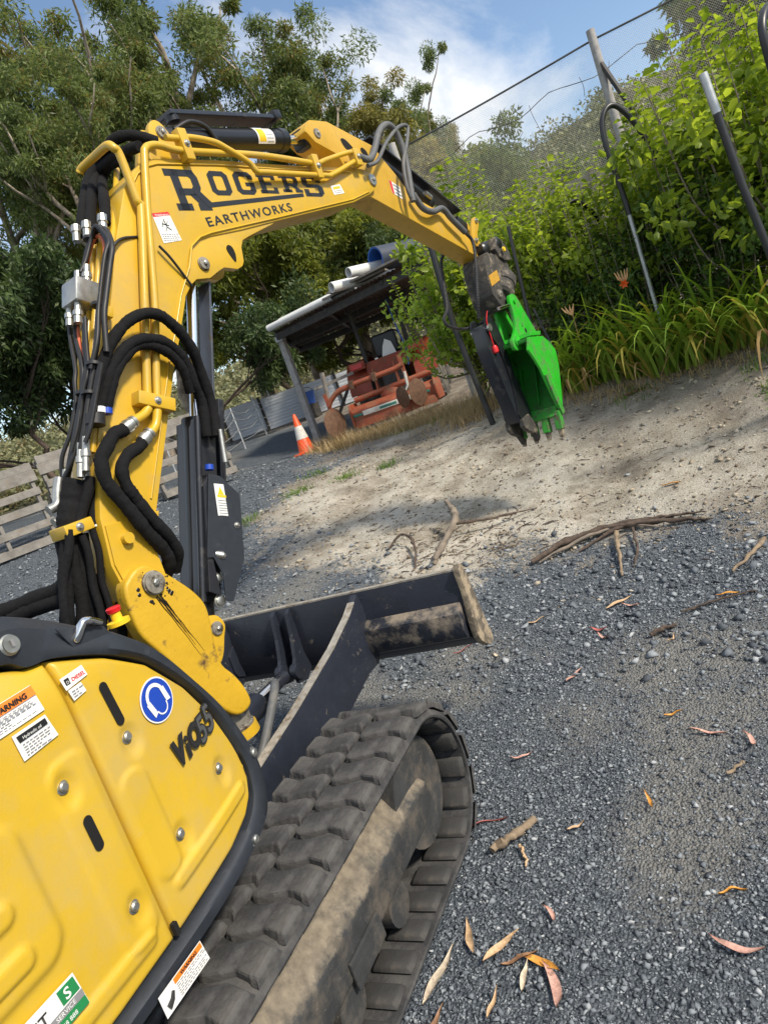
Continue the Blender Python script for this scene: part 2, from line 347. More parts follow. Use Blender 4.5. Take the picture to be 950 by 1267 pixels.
bw = N.new('ShaderNodeSeparateColor'); L.new(vor.outputs['Color'], bw.inputs[0]); bw2 = N.new('ShaderNodeSeparateColor'); L.new(vor2.outputs['Color'], bw2.inputs[0])
mm = N.new('ShaderNodeMath'); mm.operation = 'MULTIPLY_ADD'; L.new(bw.outputs[0], mm.inputs[0]); mm.inputs[1].default_value = .6
mm2 = N.new('ShaderNodeMath'); mm2.operation = 'MULTIPLY'; L.new(bw2.outputs[0], mm2.inputs[0]); mm2.inputs[1].default_value = .4; L.new(mm2.outputs[0], mm.inputs[2])
gravc = grp(mm.outputs[0], [(0.0, (.05, .06, .072)), (.35, (.10, .12, .142)), (.7, (.17, .195, .225)), (1.0, (.36, .39, .42))])
palem = grp(gnz(1.3, 5), [(.47, (0, 0, 0)), (.66, (.75, .75, .75))]); palec = grp(gnz(40), [(.3, (.17, .17, .165)), (.7, (.38, .37, .34))])
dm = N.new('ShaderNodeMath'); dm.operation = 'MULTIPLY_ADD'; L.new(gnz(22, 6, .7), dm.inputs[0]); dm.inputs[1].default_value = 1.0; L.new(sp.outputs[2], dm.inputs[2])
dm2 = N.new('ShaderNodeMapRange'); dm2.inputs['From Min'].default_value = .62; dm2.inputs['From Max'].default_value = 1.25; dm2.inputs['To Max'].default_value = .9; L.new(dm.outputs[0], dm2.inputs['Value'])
gravc = gmix(dm2.outputs[0], gravc, palec)
sandc = grp(gnz(1.7, 12, .74), [(.30, (.16, .138, .112)), (.43, (.34, .305, .25)), (.55, (.56, .525, .455)), (.64, (.62, .585, .515)), (.74, (.56, .47, .33))])
dirtc = grp(gnz(5, 10, .72), [(.3, (.09, .075, .062)), (.5, (.22, .19, .16)), (.7, (.36, .325, .28))])
spk = grp(gnz(90, 4, .7), [(.34, (.35, .3, .25)), (.5, (1, 1, 1)), (.75, (1.15, 1.12, 1.05))])
earth = gmix(sp.outputs[1], dirtc, sandc)
mu = N.new('ShaderNodeMix'); mu.data_type = 'RGBA'; mu.blend_type = 'MULTIPLY'; mu.inputs['Factor'].default_value = .8; L.new(earth, mu.inputs['A']); L.new(spk, mu.inputs['B'])
mk = N.new('ShaderNodeMath'); mk.operation = 'MULTIPLY_ADD'; L.new(gnz(30, 6, .7), mk.inputs[0]); mk.inputs[1].default_value = 1.5; L.new(sp.outputs[0], mk.inputs[2])
mk2 = N.new('ShaderNodeMapRange'); mk2.inputs['From Min'].default_value = 1.15; mk2.inputs['From Max'].default_value = 1.4; L.new(mk.outputs[0], mk2.inputs['Value'])
L.new(gmix(mk2.outputs[0], mu.outputs['Result'], gravc), b.inputs['Base Color']); b.inputs['Roughness'].default_value = .95; b.inputs['Specular IOR Level'].default_value = .2
h1 = N.new('ShaderNodeMath'); h1.operation = 'MULTIPLY'; L.new(vor.outputs['Distance'], h1.inputs[0]); L.new(sp.outputs[0], h1.inputs[1])
h2 = N.new('ShaderNodeMath'); h2.operation = 'MULTIPLY_ADD'; L.new(h1.outputs[0], h2.inputs[0]); h2.inputs[1].default_value = -1.2; L.new(gnz(55, 8, .75), h2.inputs[2])
bp = N.new('ShaderNodeBump'); bp.inputs['Strength'].default_value = 1; bp.inputs['Distance'].default_value = .02; L.new(h2.outputs[0], bp.inputs['Height']); L.new(bp.outputs[0], b.inputs['Normal'])
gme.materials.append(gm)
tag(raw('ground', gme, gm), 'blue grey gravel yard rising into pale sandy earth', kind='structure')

# crushed stones: loose gravel nobody could count
def stones(name, n, area, size, wt, mat, seed, gravel=True):
    r = np.random.default_rng(seed); x = r.uniform(area[0], area[1], n*4); y = r.uniform(area[2], area[3], n*4)
    d = np.hypot(x-CAM_POS.x, y-CAM_POS.y); g, s_ = soil(x, y)
    keep = r.random(len(x)) < np.clip(wt/(d+.3), 0, 1)*(g if gravel else np.clip(1-g, .0, 1)*.5)
    keep &= r.random(len(x)) > .8*pale_at(x, y)*(1 if gravel else 0)
    inside = (np.abs(x-.795) < .2) & (np.abs(y) < 1.1); keep &= ~inside
    x, y = x[keep][:n], y[keep][:n]; n = len(x)
    s = r.lognormal(math.log(size), .5, n); s = np.clip(s, size*.4, size*3.0)
    base = np.array([(1, 0, 0), (0, 1, 0), (-1, 0, 0), (0, -1, 0), (0, 0, 1), (0, 0, -1)], float)
    V = base[None]*s[:, None, None]*r.uniform(.55, 1.15, (n, 6, 1)); V += r.normal(0, .26, (n, 6, 3))*s[:, None, None]
    V[:, :, 2] *= r.uniform(.35, .75, (n, 1))
    ang = r.uniform(0, 2*PI, n); til = r.uniform(-.5, .5, n); c, q = np.cos(til), np.sin(til)
    Y = V[..., 1]*c[:, None]-V[..., 2]*q[:, None]; Z = V[..., 1]*q[:, None]+V[..., 2]*c[:, None]; X = V[..., 0]; c, q = np.cos(ang), np.sin(ang)
    P = np.stack([X*c[:, None]-Y*q[:, None]+x[:, None], X*q[:, None]+Y*c[:, None]+y[:, None], Z+(ground_z(x, y)+s*.22)[:, None]], -1)
    f = np.array([(0, 1, 4), (1, 2, 4), (2, 3, 4), (3, 0, 4), (1, 0, 5), (2, 1, 5), (3, 2, 5), (0, 3, 5)])
    return raw(name, fast_mesh(name, P.reshape(-1, 3), (f[None]+np.arange(n)[:, None, None]*6).reshape(-1, 3), mat), mat)
def stonemat(name, stops):
    m = bpy.data.materials.new(name); m.use_nodes = True; t = m.node_tree; N = t.nodes; L = t.links; b = N['Principled BSDF']; g = N.new('ShaderNodeNewGeometry'); r = N.new('ShaderNodeValToRGB'); e = r.color_ramp.elements
    e[0].position, e[0].color = stops[0][0], (*stops[0][1], 1); e[1].position, e[1].color = stops[-1][0], (*stops[-1][1], 1)
    for p_, c_ in stops[1:-1]: q = e.new(p_); q.color = (*c_, 1)
    L.new(g.outputs['Random Per Island'], r.inputs[0]); L.new(r.outputs[0], b.inputs['Base Color']); b.inputs['Roughness'].default_value = .8; b.inputs['Specular IOR Level'].default_value = .3; return m
sm1 = stonemat('bluestone', [(0, (.058, .066, .078)), (.4, (.125, .142, .163)), (.75, (.205, .228, .252)), (.95, (.30, .325, .345)), (1, (.42, .435, .45))])
sm2 = stonemat('clods', [(0, (.14, .11, .08)), (.5, (.33, .28, .21)), (.9, (.5, .45, .36)), (1, (.3, .32, .34))])
tag(stones('gravel', 120000, (.2, 4.4, -.7, 4.2), .0049, 2.6, sm1, 21), 'loose crushed blue grey stones covering the yard', kind='stuff')
tag(stones('gravel_chips', 16000, (-6, 3.5, 2.0, 9.5), .012, 4.5, sm1, 22), 'coarser grey stone chips scattered across the drive further back', kind='stuff')
tag(stones('soil_clods', 9000, (-3, 3.6, 2.4, 8), .010, 4.5, sm2, 23, False), 'small clods and pebbles strewn over pale earth', kind='stuff')
# hose and pipe runs on the boom: (along boom plane, height, offset to the right of the boom face) in metres
H = {
 'pipe1': [(0.273,1.961,0.03),(0.28,1.984,0.03),(0.362,2.171,0.03),(0.45,2.369,0.03),(0.618,2.754,0.03),(0.62,2.802,0.03),(0.622,2.986,0.03),(0.605,3.018,0.03),(0.604,3.042,0.0),(0.625,3.058,-0.12),(0.618,3.053,-0.22),(0.612,3.041,-0.24)],
 'pipe1low': [(0.272,1.967,0.035),(0.239,1.948,0.035),(0.19,1.936,0.035),(0.154,1.925,0.035)],
 'pipe2': [(0.31,1.936,0.03),(0.312,1.949,0.03),(0.408,2.164,0.03),(0.5,2.364,0.03),(0.613,2.655,0.03),(0.647,2.744,0.03),(0.747,2.987,0.03),(0.77,3.026,0.03),(0.804,3.042,0.03),(0.859,3.046,0.03),(1.001,3.031,0.03),(1.494,3.042,0.03),(1.926,3.024,0.03)],
 'pipe2low': [(0.308,1.949,0.035),(0.276,1.898,0.035),(0.239,1.873,0.035),(0.196,1.858,0.035)],
 'pipe3': [(0.91,3.085,0.03),(0.986,3.085,0.035),(1.053,3.091,0.04),(1.184,3.079,0.045),(1.255,3.049,0.05),(1.376,2.99,0.05),(1.412,2.948,0.05),(1.49,2.949,0.045),(1.985,2.957,0.035),(2.065,2.965,0.035),(2.333,3.053,0.035)],
 'pipe4': [(1.964,3.021,0.04),(2.062,3.049,0.04),(2.326,3.107,0.04),(2.41,3.093,0.04)],
 'hoseA': [(2.379,3.077,0.05),(2.487,3.069,0.05),(2.577,3.128,0.05),(2.708,3.254,0.05),(2.828,3.31,0.05),(2.908,3.281,0.05),(2.938,3.184,0.05),(2.922,3.061,0.05),(2.86,2.868,0.05),(2.847,2.814,0.05)],
 'hoseB': [(2.427,3.022,0.06),(2.556,3.058,0.06),(2.737,3.185,0.06),(2.956,3.301,0.06),(3.076,3.312,0.06),(2.99,3.193,0.06),(2.861,3.053,0.06),(2.81,2.91,0.06),(2.814,2.836,0.06)],
 'hoseC': [(2.934,2.877,0.02),(2.96,2.834,0.02),(3.011,2.78,0.02),(3.12,2.758,0.02),(3.275,2.781,0.02),(3.361,2.711,0.02),(3.506,2.608,0.02)],
 'hoseD': [(3.506,2.608,0.02),(3.561,2.524,0.03),(3.447,2.34,0.05),(3.379,2.224,0.05),(3.328,2.106,0.04),(3.325,1.976,0.0)],
 'hoseE': [(3.536,2.502,-0.25),(3.469,2.362,-0.25),(3.298,2.141,-0.2),(3.194,2.061,-0.2),(3.241,2.0,-0.2),(3.457,1.953,-0.2),(3.645,1.957,-0.15),(3.637,2.02,-0.05),(3.769,2.078,0.0),(3.899,2.047,0.03),(3.865,1.922,0.06),(3.847,1.823,0.07)],
 'sleeve1': [(0.032,1.975,0.03),(0.098,2.113,0.05),(0.161,2.194,0.06),(0.219,2.252,0.07),(0.3,2.302,0.08),(0.385,2.323,0.085),(0.455,2.309,0.085),(0.506,2.267,0.08),(0.551,2.209,0.07),(0.587,2.139,0.05),(0.61,2.043,0.02),(0.62,1.917,0.0),(0.578,1.778,0.0)],
 'sleeve2': [(0.055,1.995,0.03),(0.104,2.065,0.05),(0.16,2.137,0.06),(0.235,2.198,0.07),(0.301,2.224,0.08),(0.369,2.224,0.08),(0.432,2.202,0.08),(0.489,2.155,0.07),(0.52,2.094,0.06),(0.533,2.015,0.04),(0.56,1.928,0.01),(0.527,1.791,0.0)],
 'sleeve2b': [(0.081,1.989,0.03),(0.121,2.055,0.05),(0.171,2.122,0.06),(0.244,2.179,0.065),(0.308,2.207,0.07),(0.369,2.201,0.07),(0.425,2.172,0.07),(0.474,2.126,0.06),(0.499,2.072,0.05),(0.517,1.988,0.02)],
 'sleeve3': [(0.15,1.923,0.035),(0.118,1.91,0.04),(0.074,1.906,0.045),(0.018,1.866,0.05),(-0.021,1.829,0.05),(-0.038,1.761,0.05),(-0.025,1.706,0.05),(0.008,1.614,0.05),(0.045,1.519,0.04),(0.092,1.44,0.02),(0.114,1.379,0.0),(0.11,1.32,-0.05)],
 'sleeve4': [(0.194,1.855,0.035),(0.162,1.835,0.04),(0.094,1.817,0.045),(0.043,1.775,0.05),(0.035,1.709,0.05),(0.05,1.655,0.05),(0.063,1.611,0.05),(0.093,1.533,0.05),(0.139,1.451,0.03),(0.162,1.384,0.0),(0.157,1.322,-0.05)],
 'fit3': [(0.184,1.933,0.037),(0.129,1.914,0.037)],
 'fit4': [(0.234,1.874,0.037),(0.167,1.841,0.037)],
 'loop1': [(0.097,2.157,0.032),(0.148,2.247,0.058),(0.231,2.387,0.046),(0.329,2.549,0.06),(0.37,2.615,0.058),(0.417,2.688,-0.004),(0.433,2.712,-0.048),(0.422,2.696,-0.096),(0.37,2.615,-0.114),(0.334,2.556,-0.118)],
 'loop1red': [(0.106,2.156,0.028),(0.159,2.249,0.048),(0.242,2.388,0.038),(0.342,2.554,0.028),(0.38,2.617,0.02),(0.416,2.671,-0.02),(0.43,2.693,-0.058),(0.422,2.681,-0.092),(0.376,2.609,-0.116),(0.342,2.553,-0.114)],
 'loop2': [(0.381,2.208,-0.3),(0.453,2.335,-0.3),(0.237,2.395,0.09),(0.308,2.514,0.094),(0.355,2.591,0.094),(0.406,2.67,0.038),(0.435,2.715,-0.024)],
 'drop1': [(0.241,2.386,-0.15),(0.198,2.314,-0.126),(0.134,2.207,-0.058),(0.098,2.141,-0.042),(0.059,2.069,-0.044),(0.007,1.974,-0.066),(-0.038,1.882,-0.102),(-0.068,1.815,-0.128)],
 'drop1red': [(0.232,2.364,-0.14),(0.189,2.291,-0.104),(0.138,2.206,-0.056),(0.102,2.139,-0.038),(0.063,2.067,-0.04),(0.012,1.972,-0.064),(-0.035,1.88,-0.098)],
 'drop2': [(0.222,2.37,-0.06),(0.152,2.255,-0.026),(0.104,2.17,0.006),(0.059,2.085,-0.012),(0.003,1.984,-0.038),(-0.048,1.884,-0.072),(-0.082,1.805,-0.124)],
 'drop3': [(0.104,2.171,0.054),(0.052,2.074,0.032),(-0.002,1.972,0.012),(-0.045,1.891,-0.012)],
 'drop4': [(0.109,2.161,0.084),(0.058,2.066,0.056),(0.004,1.966,0.028),(-0.03,1.902,0.006)],
 'top1': [(1.169,3.279,-0.3),(0.759,3.099,-0.002),(0.758,3.134,-0.11),(0.758,3.129,-0.194),(0.758,3.111,-0.284),(0.687,3.032,-0.3),(0.555,2.887,-0.228),(0.461,2.755,-0.192)],
 'top2': [(0.767,3.048,0.006),(0.769,3.077,-0.112),(0.767,3.085,-0.228),(0.74,3.059,-0.3),(0.578,2.899,-0.192),(0.465,2.746,-0.13)],
 'top3': [(0.777,3.051,-0.088),(0.777,3.074,-0.218),(0.771,3.053,-0.3),(0.572,2.884,-0.096),(0.506,2.794,-0.046),(0.467,2.733,-0.028)],
 'bpipe1': [(0.728,3.015,-0.3),(0.501,2.74,-0.158),(0.269,2.366,-0.112),(0.064,2.003,-0.104),(0.005,1.89,-0.116)],
 'bpipe2': [(0.754,3.016,-0.3),(0.487,2.718,-0.106),(0.259,2.351,-0.064),(0.058,1.993,-0.06),(0.001,1.881,-0.074)],
 'bpipe3': [(0.812,3.061,-0.234),(0.443,2.644,-0.004),(0.249,2.326,0.012),(0.119,2.095,-0.01),(0.0,1.868,-0.018)],
 'bpipe4': [(0.488,2.72,-0.192),(0.276,2.379,-0.152),(0.068,2.012,-0.142)],
 'bund1': [(-0.068,1.785,-0.08),(-0.103,1.737,-0.087),(-0.14,1.67,-0.093),(-0.168,1.616,-0.1)],
 'bund2': [(0.029,1.841,-0.08),(-0.01,1.755,-0.087),(-0.046,1.686,-0.093),(-0.078,1.616,-0.1)],
 'bund3': [(0.096,1.922,-0.08),(0.039,1.807,-0.087),(-0.014,1.692,-0.093),(-0.056,1.608,-0.1)],
 'low1': [(-0.172,1.631,-0.08),(-0.208,1.566,-0.087),(-0.253,1.473,-0.093),(-0.289,1.371,-0.1)],
 'low2': [(-0.165,1.596,-0.08),(-0.178,1.521,-0.087),(-0.19,1.413,-0.093),(-0.198,1.311,-0.1)],
 'low3': [(-0.179,1.601,-0.08),(-0.208,1.501,-0.087),(-0.221,1.411,-0.093),(-0.24,1.332,-0.1)],
 'low4': [(-0.068,1.609,-0.08),(-0.083,1.532,-0.085),(-0.086,1.434,-0.09),(-0.08,1.344,-0.095),(-0.11,1.242,-0.1)],
 'low5': [(-0.135,1.601,-0.08),(-0.155,1.512,-0.087),(-0.168,1.413,-0.093),(-0.174,1.317,-0.1)],
 'cross': [(-0.222,1.444,-0.15),(-0.247,1.431,-0.2),(-0.284,1.426,-0.3),(-0.336,1.42,-0.4),(-0.402,1.42,-0.5)],
 'cross2': [(-0.233,1.396,-0.15),(-0.263,1.395,-0.2),(-0.297,1.395,-0.3),(-0.351,1.386,-0.4)],
 'thin1': [(0.574,2.662,0.0),(0.49,2.654,0.01),(0.43,2.625,0.02),(0.409,2.584,0.0),(0.41,2.553,-0.02)],
 'thin2': [(0.651,2.613,0.02),(0.69,2.555,0.02),(0.766,2.435,0.0)]}
for kk in ('low1', 'low2', 'low3', 'low4', 'low5'):
    _e = H[kk][-1]; H[kk] += [(_e[0]-.03, _e[1]-.10, _e[2]-.03), (_e[0]-.07, _e[1]-.20, _e[2]-.08)]
H['loop2'][0:2] = [(.15, 2.2, .09), (.2, 2.33, .09)]
H['hoseE'][0:0] = [(3.52, 2.56, -.15)]
H['top1'][0:2] = [(.9, 3.09, -.02), (.8, 3.125, -.05)]
# ------------------------------------------------------------------ excavator materials
pmat('yellow_paint', (.60, .388, .026), rough=.38, var=.06, scale=3, coat=.2, dirt=(.43, .33, .14), dscale=5, dlo=.44, dhi=.95, bump=.0004, bscale=240, scratch=(.55, .40, .12))
pmat('boom_yellow', (.61, .38, .024), rough=.36, var=.06, scale=4, coat=.2, dirt=(.40, .29, .11), dscale=6, dlo=.47, dhi=.95, bump=.0004, bscale=200)
pmat('worn_yellow', (.58, .355, .02), rough=.45, var=.08, scale=6, dirt=(.10, .055, .02), dscale=11, dlo=.585, dhi=.70, bump=.002, bscale=45)
pmat('arm_yellow', (.56, .335, .03), rough=.45, var=.12, scale=8, dirt=(.28, .2, .1), dscale=8, dlo=.52, dhi=.8)
pmat('black_plastic', (.022, .027, .036), rough=.5, var=.15, scale=30, bump=.0006, bscale=420, dirt=(.09, .095, .1), dscale=14, dlo=.58, dhi=.95)
pmat('black_gloss', (.016, .018, .024), rough=.28, var=.2, scale=8, coat=.3, dirt=(.07, .065, .06), dscale=12, dlo=.55, dhi=.85)
pmat('cyl_black', (.012, .013, .016), rough=.32, var=.2, scale=8, dirt=(.06, .06, .06), dscale=13, dlo=.6, dhi=.9)
pmat('frame_black', (.034, .036, .038), rough=.65, var=.3, scale=9, dirt=(.12, .10, .078), dscale=8, dlo=.46, dhi=.72, bump=.003, bscale=35, scratch=(.26, .25, .22))
pmat('blade_black', (.018, .022, .034), rough=.42, var=.2, scale=9, dirt=(.16, .14, .11), dscale=16, dlo=.62, dhi=.72, bump=.001, bscale=50, scratch=(.13, .13, .125))
pmat('blade_muddy', (.020, .024, .034), rough=.5, var=.2, scale=9, dirt=(.24, .20, .155), dscale=6, dlo=.46, dhi=.60, bump=.003, bscale=60)
pmat('mud', (.24, .20, .145), rough=.95, var=.35, scale=12, bump=.012, bscale=26, dirt=(.14, .12, .095), dscale=9, dlo=.42, dhi=.7)
pmat('muddy_steel', (.12, .10, .075), rough=.85, var=.3, scale=14, bump=.006, bscale=40, dirt=(.36, .29, .2), dscale=11, dlo=.47, dhi=.58)
pmat('worn_steel', (.42, .39, .34), rough=.55, metal=.4, var=.25, scale=30, dirt=(.2, .16, .11), dscale=18, dlo=.5, dhi=.65)
pmat('rubber', (.046, .046, .048), rough=.8, var=.2, scale=9, bump=.004, bscale=55, dirt=(.115, .11, .104), dscale=9, dlo=.44, dhi=.78, spec=.3)
pmat('rubber_inner', (.04, .039, .038), rough=.75, var=.2, scale=12, bump=.002, bscale=70, dirt=(.12, .10, .08), dscale=10, dlo=.55, dhi=.8)
pmat('hose_rubber', (.018, .018, .02), rough=.5, var=.15, scale=30)
pmat('hose_sleeve', (.010, .010, .011), rough=.9, var=.3, scale=60, bump=.004, bscale=55, spec=.2)
pmat('hose_grey', (.10, .105, .11), rough=.55, var=.12, scale=20, dirt=(.2, .19, .17), dscale=12, dlo=.5, dhi=.8)
pmat('hose_red', (.55, .13, .06), rough=.55, var=.1)
pmat('chrome', (.78, .78, .78), rough=.12, metal=1, var=.04)
pmat('zinc', (.46, .46, .43), rough=.38, metal=.9, var=.12, scale=40)
pmat('pin_steel', (.3, .28, .24), rough=.6, metal=.5, var=.3, scale=30, dirt=(.06, .045, .03), dscale=25, dlo=.5, dhi=.62)
pmat('green_paint', (.022, .42, .020), rough=.42, var=.12, scale=10, coat=.15, dirt=(.08, .18, .05), dscale=11, dlo=.48, dhi=.68, scratch=(.16, .34, .12))
pmat('green_worn', (.03, .28, .025), rough=.6, var=.2, scale=14, dirt=(.10, .09, .06), dscale=22, dlo=.5, dhi=.6)
pmat('hitch_grime', (.05, .047, .042), rough=.8, var=.35, scale=14, dirt=(.24, .2, .15), dscale=13, dlo=.52, dhi=.66, bump=.006, bscale=40)
pmat('white_vinyl', (.82, .82, .8), rough=.4, var=.03)
pmat('black_vinyl', (.016, .017, .019), rough=.35, var=.05)
pmat('text_black', (.02, .02, .02), rough=.5, var=.02)
pmat('text_grey', (.24, .24, .25), rough=.5, var=.02)
pmat('orange_vinyl', (.85, .22, .02), rough=.45, var=.03)
pmat('yellow_vinyl', (.85, .55, .02), rough=.45, var=.03)
pmat('blue_vinyl', (.012, .06, .42), rough=.4, var=.03)
pmat('green_vinyl', (.02, .22, .07), rough=.4, var=.03)
pmat('red_vinyl', (.65, .03, .03), rough=.45, var=.03)
pmat('red_plastic', (.62, .015, .02), rough=.35, var=.05)
pmat('dark_hole', (.004, .004, .004), rough=.9, var=.0)
M = MATS

EX = empty('excavator', (0, 0, 0))
tag(EX, 'yellow mini excavator with a long boom and bright green bucket parked on gravel', 'excavator')
PHI = math.radians(12)
E1 = Vector((math.sin(PHI), math.cos(PHI), 0)); NN = Vector((math.cos(PHI), -math.sin(PHI), 0)); OB = Vector((.1467, .8398, 0)); UP = Vector((0, 0, 1))
def BP(s, z, n=0.0): return OB + E1*s + NN*n + UP*z
def YZ(y, z, x): return Vector((x, y, z))           # frame of the machine's own side planes
def HB(k): return [BP(*q) for q in H[k]]

# ------------------------------------------------------------------ crawler tracks
def belt_path(n):
    """closed loop in (y, z): arc length spaced; returns points and outward normals"""
    yc, zc, r = .93, .285, .265; sag = .018
    pts = []
    for k in range(41): pts.append((yc + r*math.sin(PI*k/40), zc + r*math.cos(PI*k/40)))
    for k in range(1, 60): pts.append((yc - 2*yc*k/60, zc - r))
    for k in range(41): pts.append((-yc - r*math.sin(PI*k/40), zc - r*math.cos(PI*k/40)))
    for k in range(1, 60): pts.append((-yc + 2*yc*k/60, zc + r - sag*math.sin(PI*k/60)))
    P = np.array(pts); Q = np.vstack([P, P[:1]]); L = np.r_[0, np.cumsum(np.hypot(*np.diff(Q, axis=0).T))]
    t = np.linspace(0, L[-1], n, endpoint=False); y = np.interp(t, L, Q[:, 0]); z = np.interp(t, L, Q[:, 1])
    ty = np.roll(y, -1)-np.roll(y, 1); tz = np.roll(z, -1)-np.roll(z, 1); l = np.hypot(ty, tz)
    return y, z, ty/l, tz/l
def belt_mesh(x0, x1, n=164, th=.03):
    y, z, ty, tz = belt_path(n); v = []; f = []
    prof = [(x0, 0), (x0+.01, th*.6), (x0+.03, th), ((x0+x1)/2-.03, th), ((x0+x1)/2, th*.55), ((x0+x1)/2+.03, th), (x1-.03, th), (x1-.01, th*.6), (x1, 0), (x1-.004, -.008), (x0+.004, -.008)]
    k = len(prof)
    for i in range(n):
        for x, h in prof: v.append((x, y[i]-tz[i]*h, z[i]+ty[i]*h))
    for i in range(n):
        j = (i+1) % n
        for q in range(k): f.append((i*k+q, i*k+(q+1) % k, j*k+(q+1) % k, j*k+q))
    return v, f
def flip_out(y, z, ty, tz): return (-tz, ty)
NP = 44
# one lug: chunky raised rubber bar across half the belt (x along the belt width, y along travel, z outward)
def lug_mesh(w, seed):
    r = random.Random(seed); mb = MB()
    prof = [(-.055, -.004), (-.049, .022), (-.042, .027), (.031, .028), (.040, .023), (.052, -.004)]
    xs = [0, .010, .028, w*.40, w*.58, w*.72, w-.022, w-.006, w]; hs = [.5, .95, 1, 1, .84, 1, 1, .97, .6]; sk = [.004, .0, -.004, .004, .020, .012, .0, .0, .0]
    v = []; f = []; k = len(prof)
    for x, h, s in zip(xs, hs, sk):
        for a, b_ in prof: v.append((x, a + s + r.uniform(-.003, .003), b_*h*(1 + r.uniform(-.05, .05))))
    for i in range(len(xs)-1):
        for q in range(k-1): f.append((i*k+q, i*k+q+1, (i+1)*k+q+1, (i+1)*k+q))
    f.append(tuple(range(k))); f.append(tuple((len(xs)-1)*k+q for q in range(k))[::-1]); f += [((len(xs)-1-0)*k, i*k, 0) for i in ()]
    mb.add(v, f); me = mb.build('lug_tmp', M['rubber'], None, bevel=.004, bseg=1); d = me.data; bpy.data.objects.remove(me); return d
LUGS = [lug_mesh(.19, k) for k in range(3)]
_mb = MB().box((0, 0, 0), (.15, .085, .020), tap=.8); _t = _mb.build('t', M['rubber_inner'], None, bevel=.005, bseg=1, sm=40); INNER = _t.data; bpy.data.objects.remove(_t)
_mb = MB().box((0, 0, 0), (.075, .04, .014)); _t = _mb.build('t', M['frame_black'], None, bevel=.004, bseg=1); LINK = _t.data; bpy.data.objects.remove(_t)
def track(sgn):
    x0, x1 = (.595, .995) if sgn > 0 else (-.995, -.595)
    v, f = belt_mesh(x0, x1); belt = mesh('rubber_track', v, f, M['rubber'], EX, True, 50)
    y, z, ty, tz = belt_path(NP*2)
    # path runs over the front first: outward normal is (-tz, ty) rotated; make it explicit from the loop centre
    for i in range(NP*2):
        t_ = Vector((0, ty[i], tz[i])); o_ = Vector((0, -tz[i], ty[i]))
        if o_.dot(Vector((0, y[i]*.2, z[i]-.285))) < 0: o_ = -o_
        half = i % 2
        X = Vector((1, 0, 0)) if half else Vector((-1, 0, 0))
        org = Vector(((x0+x1)/2+(.008 if half else -.008), y[i], z[i])) + o_*.026
        T = X.cross(o_) if False else o_.cross(X)
        mtx = Matrix(((X.x, T.x, o_.x, org.x), (X.y, T.y, o_.y, org.y), (X.z, T.z, o_.z, org.z), (0, 0, 0, 1)))
        vis = sgn > 0 or (y[i] > .3 and z[i] > .2)
        if vis:
            l = raw('tread_lug', LUGS[i % 3], M['rubber'], belt); l.matrix_world = mtx
        if sgn > 0 and not half:
            for xx in (x1-.085, x0+.085):
                l = raw('inner_lug', INNER, M['rubber_inner'], belt); org2 = Vector((xx, y[i], z[i])) - o_*.022
                X2 = Vector((1, 0, 0)); T2 = (-o_).cross(X2); l.matrix_world = Matrix(((X2.x, T2.x, -o_.x, org2.x), (X2.y, T2.y, -o_.y, org2.y), (X2.z, T2.z, -o_.z, org2.z), (0, 0, 0, 1)))
            l = raw('track_link', LINK, M['pin_steel'], belt); org2 = Vector(((x0+x1)/2, y[i], z[i])) + o_*.022
            X2 = Vector((1, 0, 0)); T2 = o_.cross(X2); l.matrix_world = Matrix(((X2.x, T2.x, o_.x, org2.x), (X2.y, T2.y, o_.y, org2.y), (X2.z, T2.z, o_.z, org2.z), (0, 0, 0, 1)))
    # side frame: sloped muddy top over a scraped black flank
    xo = x1-.075 if sgn > 0 else x0+.075; xi = (x0+x1)/2 - .1*sgn
    sec = [(xi, .475), (xo-.16*sgn, .455), (xo-.02*sgn, .335), (xo, .305), (xo, .19), (xo-.03*sgn, .155), (xi, .155)]
    ys = [-.92, -.86, -.4, .02, .03, .5, .86, .93, .955]; sc_ = [.5, .95, 1, 1, 1.0, 1, .95, .75, .45]
    v = []; f = []; k = len(sec); zc = .31
    for yy, q in zip(ys, sc_):
        for x, z_ in sec: v.append((x, yy, zc+(z_-zc)*q))
    for i in range(len(ys)-1):
        for q in range(k): f.append((i*k+q, i*k+(q+1) % k, (i+1)*k+(q+1) % k, (i+1)*k+q))
    f += [tuple(range(k))[::-1], tuple((len(ys)-1)*k+q for q in range(k))]
    fr = MB().add(v, f).build('track_frame', FM, EX, bevel=.01, sm=35)
    if sgn > 0:
        MB().box((xo+.006, .30, .2), (.012, .2, .09)).build('roller_guard', M['frame_black'], fr, bevel=.006)
        MB().tube([(xo+.0, .02, .19), (xo+.03, .02, .19)], .018, 8).build('grease_bolt', M['zinc'], fr)
    for yy, rr in ((.93, .235), (-.93, .235)):
        MB().lathe((x0+.10, yy, .285), (x1-.10, yy, .285), [(0, .12), (.0, .2), (.04, rr), (.08, rr), (.1, .2), (.2, .2)], 28).build('idler_wheel' if yy > 0 else 'drive_sprocket', M['frame_black'], EX, sm=35)
    for yy in (-.55, -.18, .18, .55):
        MB().lathe((x0+.09, yy, .13), (x1-.09, yy, .13), [(0, .04), (.0, .07), (.07, .07), (.08, .05), (.14, .05), (.15, .07), (.22, .07)], 18).build('track_roller', M['frame_black'], EX, sm=35)
